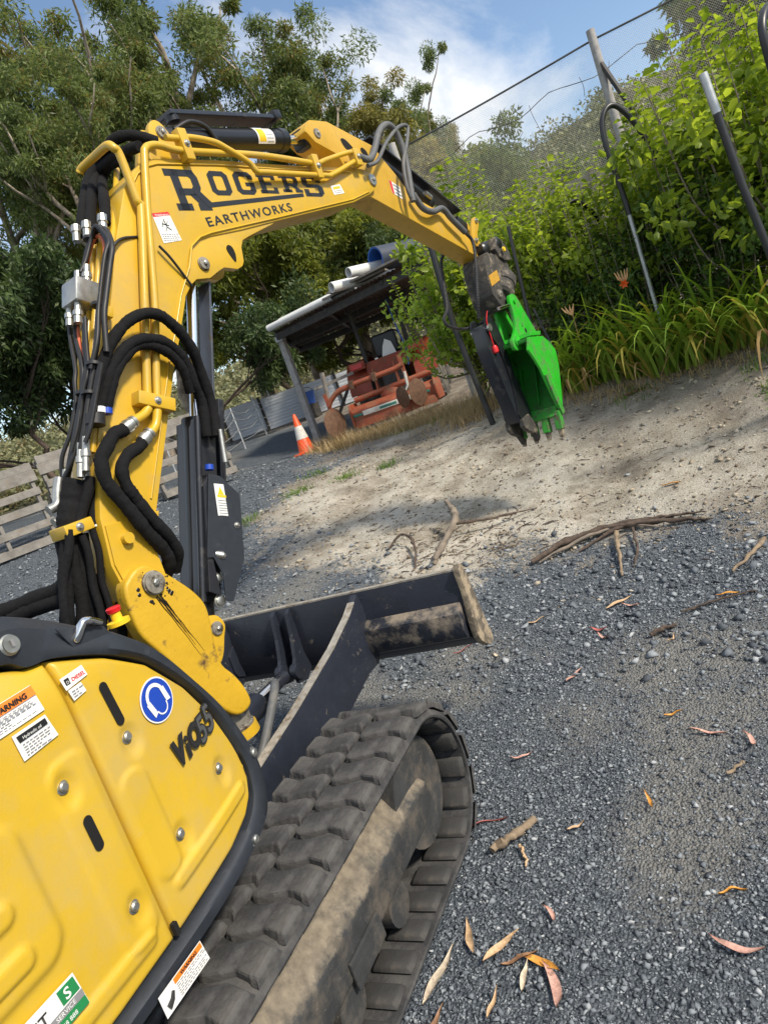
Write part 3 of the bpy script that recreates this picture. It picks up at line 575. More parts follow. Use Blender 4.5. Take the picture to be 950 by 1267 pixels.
# scraped black steel with soil that has settled on every upward facing face
FM = M['frame_black'].copy(); FM.name = 'frame_settled_soil'; _t = FM.node_tree; _N = _t.nodes; _L = _t.links; _b = _N['Principled BSDF']
_g = _N.new('ShaderNodeNewGeometry'); _s = _N.new('ShaderNodeSeparateXYZ'); _L.new(_g.outputs['Normal'], _s.inputs[0]); _tc = _N.new('ShaderNodeTexCoord')
_nz = _N.new('ShaderNodeTexNoise'); _nz.inputs['Scale'].default_value = 14; _nz.inputs['Detail'].default_value = 10; _nz.inputs['Roughness'].default_value = .75; _L.new(_tc.outputs['Object'], _nz.inputs['Vector'])
_m = _N.new('ShaderNodeMath'); _m.operation = 'MULTIPLY_ADD'; _L.new(_nz.outputs['Fac'], _m.inputs[0]); _m.inputs[1].default_value = 1.5; _L.new(_s.outputs['Z'], _m.inputs[2])
_mr = _N.new('ShaderNodeMapRange'); _mr.inputs['From Min'].default_value = 1.10; _mr.inputs['From Max'].default_value = 1.45; _L.new(_m.outputs[0], _mr.inputs['Value'])
_c2 = _N.new('ShaderNodeTexNoise'); _c2.inputs['Scale'].default_value = 30; _c2.inputs['Detail'].default_value = 8; _L.new(_tc.outputs['Object'], _c2.inputs['Vector']); _r = _N.new('ShaderNodeValToRGB'); _r.color_ramp.elements[0].position = .3; _r.color_ramp.elements[0].color = (.12, .10, .075, 1); _r.color_ramp.elements[1].position = .7; _r.color_ramp.elements[1].color = (.25, .21, .155, 1); _L.new(_c2.outputs['Fac'], _r.inputs[0])
_mx = _N.new('ShaderNodeMix'); _mx.data_type = 'RGBA'; _L.new(_mr.outputs[0], _mx.inputs['Factor']); _L.new(_b.inputs['Base Color'].links[0].from_socket, _mx.inputs['A']); _L.new(_r.outputs[0], _mx.inputs['B']); _L.new(_mx.outputs['Result'], _b.inputs['Base Color'])
track(1); track(-1)
MB().box((0, -.05, .36), (1.25, 1.3, .2)).build('car_body', M['frame_black'], EX, bevel=.02)
MB().lathe((0, -.05, .46), (0, -.05, .66), [(0, .42), (.0, .46), (.1, .46), (.1, .5), (.2, .5)], 40).build('slew_ring', M['frame_black'], EX, sm=35)

# ------------------------------------------------------------------ dozer blade
prof = [(1.800, .835), (1.775, .838), (1.755, .70), (1.745, .60), (1.765, .50), (1.83, .445), (1.85, .45), (1.80, .51), (1.785, .60), (1.79, .70)]
bl = MB().prism(prof, YZ, -.985, .985).build('dozer_blade', M['blade_black'], EX, bevel=.004, sm=30)
MB().box((0, 1.788, .8405), (1.97, .028, .008)).build('top_edge', M['worn_steel'], bl)
MB().prism([(1.75, .695), (1.69, .66), (1.685, .57), (1.70, .535), (1.76, .505)], YZ, .40, .955).build('box_section', M['blade_muddy'], bl, bevel=.006, sm=30)
MB().prism([(1.75, .695), (1.69, .66), (1.685, .57), (1.70, .535), (1.76, .505)], YZ, -.955, -.40).build('box_section', M['blade_black'], bl, bevel=.006, sm=30)
for x in (.985, -.985):
    MB().prism(cr2([(1.745, .845), (1.81, .85), (1.845, .70), (1.87, .55), (1.89, .45), (1.85, .425), (1.79, .45), (1.72, .52), (1.725, .62), (1.75, .74)], 3), YZ, x-.014, x+.016).build('end_plate', M['muddy_steel'], bl, bevel=.006, sm=40)
r = random.Random(3)
mv = []; mf = []
for i in range(61):
    x = .42 + .53*i/60
    for j, (yy, zz) in enumerate(((1.757, .715), (1.735, .692), (1.70, .668), (1.684, .64))):
        mv.append((x, yy - (.004 if j else 0), zz + .007 + .006*math.sin(i*.33+j*1.1)+.004*math.sin(i*.71+2)+r.uniform(-.002, .002))); 
for i in range(60):
    for j in range(3): a = i*4+j; mf.append((a, a+1, a+5, a+4))
for x in (-.075, .02):
    MB().prism([(1.76, .835), (1.73, .82), (1.70, .70), (1.66, .60), (1.62, .55), (1.62, .48), (1.70, .46), (1.765, .50)], YZ, x-.011, x+.011).build('stiffener', M['blade_black'], bl, bevel=.003)
    MB().tube([(x-.02, 1.645, .535), (x+.02, 1.645, .535)], .042, 16).build('pin_boss', M['blade_black'], bl, bevel=.003, sm=40)
for x in (-.42,):
    pass
for x in (.43, -.43):
    arm = MB().prism(cr2([(1.76, .815), (1.70, .81), (1.62, .775), (1.40, .712), (1.0, .635), (.66, .585), (.52, .54), (.50, .40), (.58, .34), (.9, .36), (1.3, .42), (1.6, .475), (1.76, .5)], 3), YZ, x-.018, x+.018).build('blade_arm', M['blade_black'], EX, bevel=.004, sm=35)
    te = []
    for (a, c) in zip([(1.70, .813), (1.62, .779), (1.40, .717), (1.0, .640), (.66, .590)], [(1.62, .779), (1.40, .717), (1.0, .640), (.66, .590), (.56, .565)]): te.append((a, c))
    mbx = MB()
    for a, c in te: mbx.beam((x, a[0], a[1]+.001), (x, c[0], c[1]+.001), .037, .006)
    mbx.build('worn_edge', M['worn_steel'], arm)
cy = MB().lathe((-.03, .55, .52), (-.03, 1.645, .54), [(0, .05), (.0, .062), (.78, .062), (.80, .05), (.80, .032), (1.05, .032)], 20).build('blade_cylinder', M['blade_black'], EX, sm=35)
MB().tube([(-.03, 1.36, .54), (-.03, 1.6, .54)], .031, 14).build('piston_rod', M['chrome'], cy, sm=40)
MB().tube(cr([(.06, 1.40, .60), (.10, 1.34, .60), (.13, 1.24, .56), (.15, 1.08, .47), (.14, .9, .36), (.1, .7, .3)]), .021, 10).build('blade_hose', M['hose_grey'], EX, sm=60)
# ------------------------------------------------------------------ house: right side cover, black surround
PT = [(-1.15, 1.50), (-.60, 1.485), (-.322, 1.466), (-.26, 1.434), (-.222, 1.429), (-.20, 1.424), (-.09, 1.374), (.008, 1.305), (.094, 1.198), (.149, 1.092), (.178, .995), (.190, .93), (.193, .90)]
PB = [(-1.15, .722), (-.40, .73), (-.183, .744), (.031, .768), (.123, .793), (.165, .820), (.186, .86), (.193, .90)]
ptop = lambda y: float(np.interp(y, [q[0] for q in PT], [q[1] for q in PT])); pbot = lambda y: float(np.interp(y, [q[0] for q in PB], [q[1] for q in PB]))
def px_(y, z):
    x = .88 - max(0, y+.12)**2*.22 - max(0, -y-.75)**2*1.2
    x -= max(0, z-1.33)**2*2.0
    return x
BOLTS = [(-.12, 1.188), (.101, .956), (-.308, 1.193), (-.095, .914), (-.277, .88)]
def sst(a, b_, v): t = min(1, max(0, (v-a)/(b_-a))); return t*t*(3-2*t)
def rbox(u, v, hx, hy, r):      # signed distance to a rounded box
    qx = abs(u)-hx+r; qy = abs(v)-hy+r; return min(max(qx, qy), 0) + math.hypot(max(qx, 0), max(qy, 0)) - r
def relief(y, z):
    d = 0.0
    for by, bz in BOLTS:                                        # pressed dish below each bolt
        u, v = y-by-.005, z-bz+.012; rr = math.hypot(u*1.15, v*.85); d -= .008*(1-sst(.014, .042, rr))
    # raised swage down each panel
    t1 = rbox(y+.155, z-.99, .035, .13, .03) if y > -.212 else rbox(y+.285, z-1.02, .045, .22, .03)
    d += .005*(1-sst(-.003, .010, t1))
    t2 = rbox(y+.002, z-.845-.10*(y+.05), .16, .016, .015) if y > -.205 else rbox(y+.40, z-.795, .14, .017, .016)
    d += .008*(1-sst(-.006, .008, t2))
    if y < -.2:                                                 # louvre like field of ribs at the rear
        t3 = rbox(y+.66, z-1.075, .235, .15, .06); d += .009*(1-sst(-.016, .006, t3))
        if t3 < -.04:
            for k in range(3):
                t4 = rbox(y+.68, z-(.985+.092*k), .185, .024, .023); d += .009*(1-sst(-.009, .006, t4))
    return d
def cover(name, y0, y1, seam0, seam1):
    ny, nz = max(8, int((y1-y0)/.0062)), 120; v = []; f = []
    for i in range(ny+1):
        y = y0 + (y1-y0)*i/ny; zt, zb = ptop(y), pbot(y)
        for j in range(nz+1):
            u = j/nz; z = zb + (zt-zb)*u
            x = px_(y, z) + relief(y, z)
            e = min(z-zb, zt-z); 
            if seam0: e = min(e, y-y0)
            if seam1: e = min(e, y1-y)
            if e < .014: x -= .014 - math.sqrt(max(0, .014**2-(.014-e)**2))     # rolled edge
            v.append((x, y, z))
    k = nz+1
    for i in range(ny):
        for j in range(nz): f.append((i*k+j, (i+1)*k+j, (i+1)*k+j+1, i*k+j+1))
    # folded return along the outline
    edge = [i*k for i in range(ny+1)] + [ny*k+j for j in range(1, k)] + [i*k+nz for i in range(ny-1, -1, -1)] + [j for j in range(nz-1, 0, -1)]
    b0 = len(v)
    for e_ in edge: q = v[e_]; v.append((q[0]-.05, q[1], q[2]))
    n = len(edge)
    for i in range(n): f.append((edge[i], b0+i, b0+(i+1) % n, edge[(i+1) % n]))
    return mesh(name, v, f, M['yellow_paint'], EX, True, 60)
front_cover = cover('side_cover', -.212, .192, True, False)
rear_cover = cover('side_cover', -1.12, -.217, False, True)
front_cover['label'] = 'yellow front side cover with blue ear protection sticker'; rear_cover['label'] = 'yellow rear side cover with pressed ribs'
# black surround that frames the covers
TO = [(-1.12, 1.66), (-.60, 1.63), (-.273, 1.566), (-.169, 1.530), (-.08, 1.47), (.005, 1.403), (.071, 1.317), (.134, 1.205), (.200, 1.095), (.242, .995), (.268, .90), (.266, .815), (.232, .745), (.168, .712), (.014, .690), (-.212, .672), (-.60, .66), (-1.12, .655)]
TI = [(-1.12, 1.50), (-.60, 1.487), (-.322, 1.468), (-.26, 1.436), (-.20, 1.426), (-.09, 1.376), (.008, 1.307), (.094, 1.200), (.149, 1.094), (.178, .997), (.195, .91), (.186, .855), (.165, .815), (.123, .788), (.031, .762), (-.183, .738), (-.55, .724), (-1.12, .716)]
to = cr2(TO, 6, False)[:-6] + [TO[-1]]; ti = cr2(TI, 6, False)[:-6] + [TI[-1]]
v = []; f = []
for (a, b_), (c, d) in zip(to, ti):
    top = sst(.9, 1.3, b_)
    for u, dx in ((0, -.30*top-.05*(1-top)), (0.02, -.06*top-.02), (.12, -.02*(1-top)-.028*top), (.35, .014), (.8, .018), (.97, .008), (1, -.03)):
        y, z = a+(c-a)*u, b_+(d-b_)*u; v.append((px_(y, min(z, 1.45)) + dx, y, z + (.012*top if u == 0 else 0)))
for i in range(len(to)-1):
    for j in range(6): f.append((i*7+j, i*7+j+1, (i+1)*7+j+1, (i+1)*7+j))
trim = mesh('black_surround', v, f, M['black_plastic'], EX, True, 50)
# body inside the covers and the bonnet behind
inner = [(-1.10, 1.6), (-.5, 1.58), (-.27, 1.53), (-.1, 1.44), (.0, 1.36), (.07, 1.27), (.12, 1.16), (.17, 1.04), (.19, .92), (.18, .8), (.1, .735), (-.2, .70), (-1.10, .69)]
MB().prism(inner, YZ, -.75, .80).build('house_body', M['black_plastic'], EX, bevel=.03, sm=40)
# second, raised bonnet lip behind the surround
MB().prism([(-.9, 1.55), (-.12, 1.50), (.02, 1.42), (.05, 1.36), (-.02, 1.38), (-.9, 1.42)], YZ, .30, .66).build('bonnet_lip', M['black_plastic'], EX, bevel=.02, sm=40)
# panel seam in the surround
def hexbolt(c, nrm, r, parent, name='bolt', mat='zinc'):
    c = Vector(c); nrm = Vector(nrm).normalized()
    return MB().lathe(c, c+nrm, [(0, r*1.45), (.003, r*1.45), (.0035, r), (.010, r), (.013, r*.7)], 12).build(name, M[mat], parent, sm=35)
for (by, bz) in BOLTS: hexbolt((px_(by, bz)+relief(by, bz)-.001, by, bz), (1, 0, .1), .0105, front_cover if by > -.21 else rear_cover)
for (by, bz) in ((.232, .914), (.100, .742)): hexbolt((px_(by, bz)+.012, by, bz), (1, .1, 0), .012, trim)
def sticker(name, quad, mat, parent, thick=.0012, base=None):
    """quad: corner (y, z) list on the side cover"""
    fx = base or (lambda y, z: px_(y, z)+max(relief(y, z), 0)+.0035)
    return MB().add([(fx(y, z), y, z) for y, z in quad] + [(fx(y, z)+thick, y, z) for y, z in quad],
                    [tuple(range(len(quad)))[::-1], tuple(range(len(quad), 2*len(quad)))] + [(i, (i+1) % len(quad), len(quad)+(i+1) % len(quad), len(quad)+i) for i in range(len(quad))]).build(name, M[mat], parent)
def side_text(body, y, z, size, mat, parent, dy=(1, 0), x=None, **k):
    c = Vector((0, dy[0], dy[1])); u = Vector((0, -dy[1], dy[0]))
    xx = x if x is not None else px_(y, z)+relief(y, z)*.5+.0062
    return put_text('lettering', body, (xx, y, z), c, u, size, M[mat], parent, **k)
def textlines(y0, y1, z0, z1, n, parent, x, mat='text_grey', seed=0):
    r = random.Random(seed); mb = MB()
    for i in range(n):
        z = z1 + (z0-z1)*(i+.5)/n; y = y0
        ye = y1 - (y1-y0)*r.choice([0, .03, .08, .4])
        while y < ye-.004:
            w = r.uniform(.004, .011); mb.box((x, min(y+w/2, ye), z), (.0008, w, abs(z1-z0)/n*.36)); y += w+.003
    return mb.build('small_print', M[mat], parent)
# warning label upper left
w1 = sticker('warning_label', [(-.46, 1.350), (-.276, 1.350), (-.276, 1.406), (-.46, 1.406)], 'white_vinyl', rear_cover)
sticker('label_band', [(-.46, 1.386), (-.2765, 1.386), (-.2765, 1.4055), (-.46, 1.4055)], 'orange_vinyl', w1, base=lambda y, z: px_(y, z)+.006)
side_text('WARNING', -.376, 1.389, .0165, 'text_black', w1, bold=.0006, x=.8815); textlines(-.45, -.284, 1.354, 1.383, 6, w1, px_(-.36, 1.37)+.0062, seed=1)
w2 = sticker('oil_label', [(-.358, 1.286), (-.272, 1.290), (-.280, 1.341), (-.360, 1.341)], 'white_vinyl', rear_cover)
sticker('label_band', [(-.352, 1.322), (-.284, 1.323), (-.285, 1.336), (-.354, 1.336)], 'black_vinyl', w2, base=lambda y, z: px_(y, z)+.006)
side_text('Hydraulic oil', -.345, 1.3255, .0088, 'white_vinyl', w2, x=.8895); textlines(-.348, -.282, 1.290, 1.318, 5, w2, px_(-.31, 1.30)+.0062, seed=2)
w3 = sticker('diesel_label', [(-.214, 1.357), (-.152, 1.362), (-.153, 1.386), (-.215, 1.384)], 'white_vinyl', front_cover)
side_text('DIESEL', -.192, 1.3665, .0125, 'red_vinyl', w3, bold=.0003, x=.8825)
MB().box((.8815, -.203, 1.3715), (.001, .012, .016)).build('pump_symbol', M['text_black'], w3)
side_text('D', -.2065, 1.3675, .0095, 'white_vinyl', w3, x=.8828)
w4 = sticker('small_label', [(-.208, 1.330), (-.172, 1.334), (-.175, 1.356), (-.211, 1.355)], 'white_vinyl', front_cover)
textlines(-.205, -.178, 1.334, 1.352, 3, w4, px_(-.19, 1.34)+.0062, seed=3)
# stadium slots in the covers
def slot(a, c, r, parent):
    a = Vector(a); c = Vector(c); d = (c-a).normalized(); n = Vector((-d.y, d.x)); pts = []
    for k in range(9): t = PI*k/8; pts.append(a + n*r*math.cos(t) - d*r*math.sin(t))
    for k in range(9): t = PI*k/8; pts.append(c - n*r*math.cos(t) + d*r*math.sin(t))
    return MB().add([(px_(p.x, p.y)+relief(p.x, p.y)+.003, p.x, p.y) for p in pts], [tuple(range(len(pts)))]).build('vent_slot', M['dark_hole'], parent)
slot((-.129, 1.318), (-.123, 1.232), .0115, front_cover); slot((-.295, 1.104), (-.294, 1.046), .0115, rear_cover)
MB().box((.886, -.2145, .765), (.012, .012, .03)).build('seam_notch', M['dark_hole'], trim)
# round blue ear protection sticker
cy_, cz_, R_ = -.0065, 1.2155, .0545
def disc(name, r, mat, dx, parent, n=40): return MB().add([(px_(cy_, cz_)-(.0 if True else 0)+.004+dx-.9*0 + (px_(cy_+r*math.cos(2*PI*k/n), cz_)-px_(cy_, cz_)), cy_+r*math.cos(2*PI*k/n), cz_+r*1.0*math.sin(2*PI*k/n)) for k in range(n)], [tuple(range(n))]).build(name, M[mat], parent)
bs = disc('ear_protection_sticker', R_, 'white_vinyl', 0, front_cover); disc('blue_disc', R_*.93, 'blue_vinyl', .0012, bs)
def on_side(pts, dx): return [(px_(cy_+a, cz_+b_)+.004+dx, cy_+a, cz_+b_) for a, b_ in pts]
ang = math.radians(14)      # the sticker is stuck on slightly turned
def rt(a, b_): return (a*math.cos(ang)-b_*math.sin(ang), a*math.sin(ang)+b_*math.cos(ang))
band = [rt(.033*math.cos(t), .006+.036*math.sin(t)) for t in np.linspace(.05*PI, .95*PI, 14)] + [rt(.024*math.cos(t), .006+.027*math.sin(t)) for t in np.linspace(.95*PI, .05*PI, 14)]
MB().add(on_side(band, .0024), [tuple(range(len(band)))]).build('head_band_mark', M['white_vinyl'], bs)
for s_ in (-1, 1):
    q = [rt(s_*.036, .012), rt(s_*.022, .014), rt(s_*.020, -.022), rt(s_*.034, -.026)]; MB().add(on_side(q, .0026), [(0, 1, 2, 3)]).build('ear_cup_mark', M['white_vinyl'], bs)
chin = [rt(.020*math.cos(t), -.020+.020*math.sin(t)) for t in np.linspace(PI, 2*PI, 12)] + [rt(.0165*math.cos(t), -.020+.0165*math.sin(t)) for t in np.linspace(2*PI, PI, 12)]
MB().add(on_side(chin, .0024), [tuple(range(len(chin)))]).build('chin_mark', M['white_vinyl'], bs)
# model lettering, outlined
pmat('text_dark', (.075, .078, .082), rough=.4, var=.05)
for body, y, z, sz in (('V', -.030, 1.046, .080), ('i', .014, 1.048, .066), ('O', .030, 1.052, .074), ('5', .068, 1.046, .088), ('5', .104, 1.054, .094)):
    sl = (px_(y+.05, z)-px_(y, z))/.05; c_ = Vector((sl, 1, .10)); u_ = Vector((0, -.10, 1))
    a = put_text('model_lettering', body, (px_(y, z)+.0075, y, z), c_, u_, sz, M['text_black'], front_cover, bold=.0062, shear=.28, sx=.80)
    c = put_text('model_lettering_fill', body, (px_(y, z)+.0088, y, z), c_, u_, sz, M['text_black'] if body != '5' else M['text_dark'], a, bold=.0012, shear=.28, sx=.80); c.matrix_parent_inverse = Matrix()
# dealer sticker lower left
w5 = sticker('dealer_sticker', [(-.70, .826), (-.447, .820), (-.452, .893), (-.70, .899)], 'white_vinyl', rear_cover, base=lambda y, z: px_(y, z)+.0105)
sticker('logo_tile', [(-.492, .860), (-.453, .859), (-.456, .889), (-.494, .890)], 'green_vinyl', w5, base=lambda y, z: px_(y, z)+.0125)
side_text('S', -.484, .864, .030, 'white_vinyl', w5, x=.8945, bold=.0006)
side_text('ANT', -.590, .859, .033, 'text_black', w5, x=.8935, bold=.0004)
sticker('grey_strip', [(-.70, .846), (-.450, .842), (-.4505, .856), (-.70, .858)], 'text_grey', w5, base=lambda y, z: px_(y, z)+.0125)
side_text('SERVICE', -.515, .8455, .0125, 'white_vinyl', w5, x=.8945)
sticker('green_strip', [(-.70, .827), (-.4485, .8215), (-.450, .8405), (-.70, .8445)], 'green_vinyl', w5, base=lambda y, z: px_(y, z)+.0125)
side_text('0 658 888', -.525, .8265, .0125, 'white_vinyl', w5, x=.8945)
# warning label on the surround, low
fb = lambda y, z: .903
w6 = sticker('warning_label', [(-.330, .650), (-.180, .652), (-.185, .704), (-.330, .702)], 'white_vinyl', trim, base=fb)
sticker('label_band', [(-.283, .689), (-.187, .690), (-.1875, .703), (-.283, .7015)], 'orange_vinyl', w6, base=lambda y, z: .9045)
side_text('WARNING', -.262, .6915, .0115, 'text_black', w6, x=.9062, bold=.0005); textlines(-.28, -.186, .655, .687, 6, w6, .9052, seed=5)
MB().tube([(.905, -.317, .665), (.905, -.302, .672), (.905, -.293, .684)], [.008, .006, .004], 6).build('pictogram', M['text_black'], w6)
# lock, latch handle, emergency stop
MB().lathe((.862, -.275, 1.496), (.90, -.275, 1.50), [(0, .022), (.006, .022), (.010, .018), (.014, .018)], 24).build('key_lock', M['zinc'], trim, sm=35)
MB().box((.879, -.275, 1.499), (.004, .006, .014)).build('key_slot', M['text_grey'], trim)
MB().tube(cr([(.868, -.142, 1.432), (.884, -.136, 1.446), (.893, -.118, 1.468), (.893, -.098, 1.464), (.887, -.070, 1.447)], 6), [.006]*3+[.0095]*8+[.009]*8+[.007]*6, 10).build('latch_handle', M['chrome'], trim, sm=60)
MB().prism([(-.175, 1.482), (-.06, 1.435), (-.045, 1.405), (-.08, 1.39), (-.15, 1.42)], YZ, .8745, .879).build('latch_recess', M['black_plastic'], trim, bevel=.003)
es = MB().lathe((.58, .246, 1.352), (.58, .246, 1.5), [(0, .032), (.012, .032), (.014, .0155), (.040, .0145)], 24).build('emergency_stop', M['yellow_vinyl'], EX, sm=35)
MB().lathe((.58, .246, 1.388), (.58, .246, 1.5), [(0, .016), (.003, .0195), (.014, .021), (.017, .018)], 24).build('red_button', M['red_plastic'], es, sm=35)
# ------------------------------------------------------------------ boom
TB = -.20        # left face of the boom
boom_poly = [(.031, 1.244), (-.06, 1.26), (-.111, 1.31), (-.123, 1.454), (-.088, 1.634), (.037, 1.918), (.194, 2.208), (.337, 2.448), (.452, 2.636), (.608, 2.872), (.681, 2.939), (.751, 2.982), (.827, 3.003), (1.194, 3.018), (1.635, 3.019), (2.012, 3.025), (2.369, 3.037), (2.47, 3.03), (2.535, 3.005), (2.562, 2.96), (2.54, 2.915), (2.448, 2.877), (2.244, 2.825), (1.466, 2.717), (1.214, 2.68), (.986, 2.654), (.912, 2.638), (.839, 2.6), (.777, 2.522), (.701, 2.379), (.591, 2.223), (.511, 2.117), (.176, 1.616), (.075, 1.466), (.07, 1.40), (.075, 1.29)]
boom = MB().prism(boom_poly, BP, TB, 0).build('boom', M['boom_yellow'], EX, bevel=.007, bseg=2, sm=30)
lug = [(1.50, 2.728), (1.462, 2.708), (1.247, 2.648), (1.200, 2.632), (1.173, 2.598), (1.155, 2.531), (1.135, 2.508), (1.095, 2.495), (1.01, 2.508), (.971, 2.495), (.90, 2.466), (.816, 2.466), (.776, 2.446), (.715, 2.395), (.69, 2.40), (.77, 2.56), (.83, 2.66), (.95, 2.70)]
for n0, n1 in ((-.045, -.008), (TB+.008, TB+.045)):
    lp = MB().prism(lug, BP, n0, n1).build('cylinder_lug', M['boom_yellow'], boom, bevel=.004, sm=30)
    hole = cr2([(1.066, 2.592), (1.085, 2.612), (1.108, 2.600), (1.113, 2.565), (1.097, 2.528), (1.078, 2.555)], 3)
    MB().prism(hole, BP, n1+.0005, n1+.002).build('lug_hole', M['dark_hole'], lp)
def pin(s, z, n, r, parent, t=.02, mat='pin_steel', name='pin'):
    a = BP(s, z, n); p = MB().lathe(a, a+NN, [(0, r*1.12), (t*.5, r*1.12), (t*.55, r), (t, r), (t*1.05, r*.8)], 24).build(name, M[mat], parent, sm=35)
    MB().lathe(a+NN*t, a+NN*(t+1), [(0, r*.34), (.010, r*.34), (.012, r*.2)], 6).build('grease_nipple', M['zinc'], p)
    return p
pin(.887, 2.531, -.008, .028, boom, .014)
# weld seam / flange lines that stand proud along the top and the back of the box section
MB().tube([BP(s, z, .002) for s, z in [(.655, 2.885), (.70, 2.928), (.76, 2.962), (.83, 2.978), (1.2, 2.992), (1.64, 2.992), (2.3, 3.005)]], .0055, 6).build('weld_seam', M['boom_yellow'], boom, sm=60)
MB().tube([BP(s, z, .002) for s, z in [(.145, 1.63), (.475, 2.12), (.57, 2.245), (.68, 2.40), (.79, 2.52), (.85, 2.612), (.92, 2.650), (1.0, 2.668), (1.47, 2.731), (2.24, 2.84), (2.44, 2.89)]], .005, 6).build('weld_seam', M['boom_yellow'], boom, sm=60)
# worn edge of the doubler plate near the foot
MB().prism([(-.085, 1.60), (.155, 1.575), (.075, 1.45), (.07, 1.30), (.02, 1.255), (-.055, 1.275), (-.10, 1.33), (-.112, 1.45)], BP, .0005, .008).build('doubler_plate', M['boom_yellow'], boom, bevel=.002)
MB().tube([BP(-.03, 1.525, .0), BP(-.03, 1.525, .035)], .022, 12).build('hose_peg', M['boom_yellow'], boom, sm=40)
# boom top lug that carries the arm cylinder
for n0, n1 in ((-.075, -.045), (-.165, -.135)):
    MB().prism(cr2([(.86, 3.00), (.885, 3.10), (.915, 3.175), (.955, 3.205), (1.0, 3.185), (1.045, 3.10), (1.12, 3.00)], 3), BP, n0, n1).build('arm_cylinder_lug', M['boom_yellow'], boom, bevel=.005, sm=35)
pin(.972, 3.148, -.045, .027, boom, .010)
# decals
def boom_text(name, body, s, z, size, mat, parent, n=.0012, ang=0.0, **k):
    c = E1*math.cos(ang)+UP*math.sin(ang); u = UP*math.cos(ang)-E1*math.sin(ang)
    return put_text(name, body, BP(s, z, n), c, u, size, M[mat], parent, **k)
def bquad(name, q, mat, parent, n=.0011, t=.0008):
    return MB().prism(q, BP, n, n+t).build(name, M[mat], parent)
# slab serif letters as stroke outlines in a unit box (0..w, 0..1), drawn as closed polygons, then laid on the boom
def rect(x0, y0, x1, y1): return [(x0, y0), (x1, y0), (x1, y1), (x0, y1)]
def ring(w, t, r0=.16, gap=None):
    o = [(r0, 0), (w-r0, 0), (w, r0), (w, 1-r0), (w-r0, 1), (r0, 1), (0, 1-r0), (0, r0)]
    i = [(t+r0*.3, t*.9), (w-t-r0*.3, t*.9), (w-t, t*.9+r0*.4), (w-t, 1-t*.9-r0*.4), (w-t-r0*.3, 1-t*.9), (t+r0*.3, 1-t*.9), (t, 1-t*.9-r0*.4), (t, t*.9+r0*.4)]
    return [[o[k], o[(k+1) % 8], i[(k+1) % 8], i[k]] for k in range(8)]
T_ = .23; SR = .17
def letter(ch):
    if ch == 'R': return .98, [rect(-.02, 0, .44, SR), rect(.10, 0, .10+T_, 1), rect(-.06, 1-SR, .2, 1), [(.2, 1), (.2, 1-SR), (.60, 1-SR), (.60, 1)], [(.60, 1), (.60, 1-SR), (.66, .78), (.88, .82), (.78, 1)], [(.66, .78), (.66, .60), (.88, .56), (.88, .82)], [(.66, .60), (.60, .54), (.66, .36), (.78, .38), (.88, .56)], [(.2, .54), (.2, .37), (.66, .37), (.60, .54)], [(.46, .40), (.70, .40), (.90, SR), (.66, SR)], rect(.62, 0, 1.0, SR)]
    if ch == 'O': return .86, ring(.86, T_)
    if ch == 'G': return .88, [q for i, q in enumerate(ring(.86, T_)) if i not in (2,)] + [rect(.86-T_, .16, .86, .52), rect(.46, .37, .86, .54), rect(.86-T_, .68, .86, .84)]
    if ch == 'E': return .86, [rect(0, 0, .30, SR), rect(.07, 0, .07+T_, 1), rect(0, 1-SR, .3, 1), rect(.25, 0, .80, SR), rect(.25, 1-SR, .80, 1), rect(.62, SR, .80, .32), rect(.62, .70, .80, 1-SR), rect(.25, .42, .58, .58)]
    if ch == 'S': return .84, [[(.16, 0), (.68, 0), (.70, SR), (.14, SR)], [(.68, 0), (.84, .16), (.61, .24), (.60, SR)], [(.84, .16), (.84, .44), (.61, .38), (.61, .24)], [(.84, .44), (.68, .58), (.14, .58), (.20, .42), (.61, .42), (.61, .38)], [(.14, .58), (.0, .5), (.0, .5)], [(0, .56), (.23, .60), (.23, .76), (0, .84)], [(0, .56), (.16, .42), (.3, .42), (.23, .60)], [(0, .84), (.23, .76), (.24, 1-SR), (.16, 1)], [(.16, 1), (.24, 1-SR), (.66, 1-SR), (.66, 1)], rect(.62, .66, .82, 1.0), rect(0, 0, .2, .34)]
def laid_letter(ch, s0, z0, w, h, name='brand_lettering'):
    lw, polys = letter(ch); v = []; f = []
    for q in polys:
        q = [p for i, p in enumerate(q) if p != q[i-1]]
        a = sum(q[i-1][0]*q[i][1]-q[i][0]*q[i-1][1] for i in range(len(q)))
        if a < 0: q = q[::-1]
        b0 = len(v); v += [BP(s0+p[0]*w, z0+p[1]*h, .0013) for p in q]; f.append(tuple(range(b0, b0+len(q))))
    return mesh(name, v, f, M['black_vinyl'], boom)
hs = .135
laid_letter('R', .860, 2.773, .205, .187)
for ch, s0, w, z0, h in (('O', 1.108, .155, 2.846, .116), ('G', 1.280, .160, 2.853, .113), ('E', 1.450, .172, 2.862, .100), ('R', 1.632, .160, 2.872, .090), ('S', 1.808, .205, 2.852, .118)):
    laid_letter(ch, s0, z0, w, h)
bquad('brand_underline', [(1.048, 2.786), (1.785, 2.850), (1.785, 2.868), (1.070, 2.811)], 'black_vinyl', boom)
bquad('brand_underline_tail', [(1.048, 2.786), (1.075, 2.811), (1.03, 2.858), (.985, 2.858)], 'black_vinyl', boom, n=.0014)
boom_text('brand_lettering_small', 'EARTHWORKS', .996, 2.697, .060, 'black_vinyl', boom, ang=.117, sx=1.43, bold=.0012, spacing=1.22)
wl = bquad('warning_label', [(.700, 2.630), (.806, 2.640), (.790, 2.767), (.695, 2.760)], 'white_vinyl', boom)
bquad('label_band', [(.697, 2.744), (.7925, 2.751), (.790, 2.767), (.695, 2.760)], 'red_vinyl', wl, n=.002)
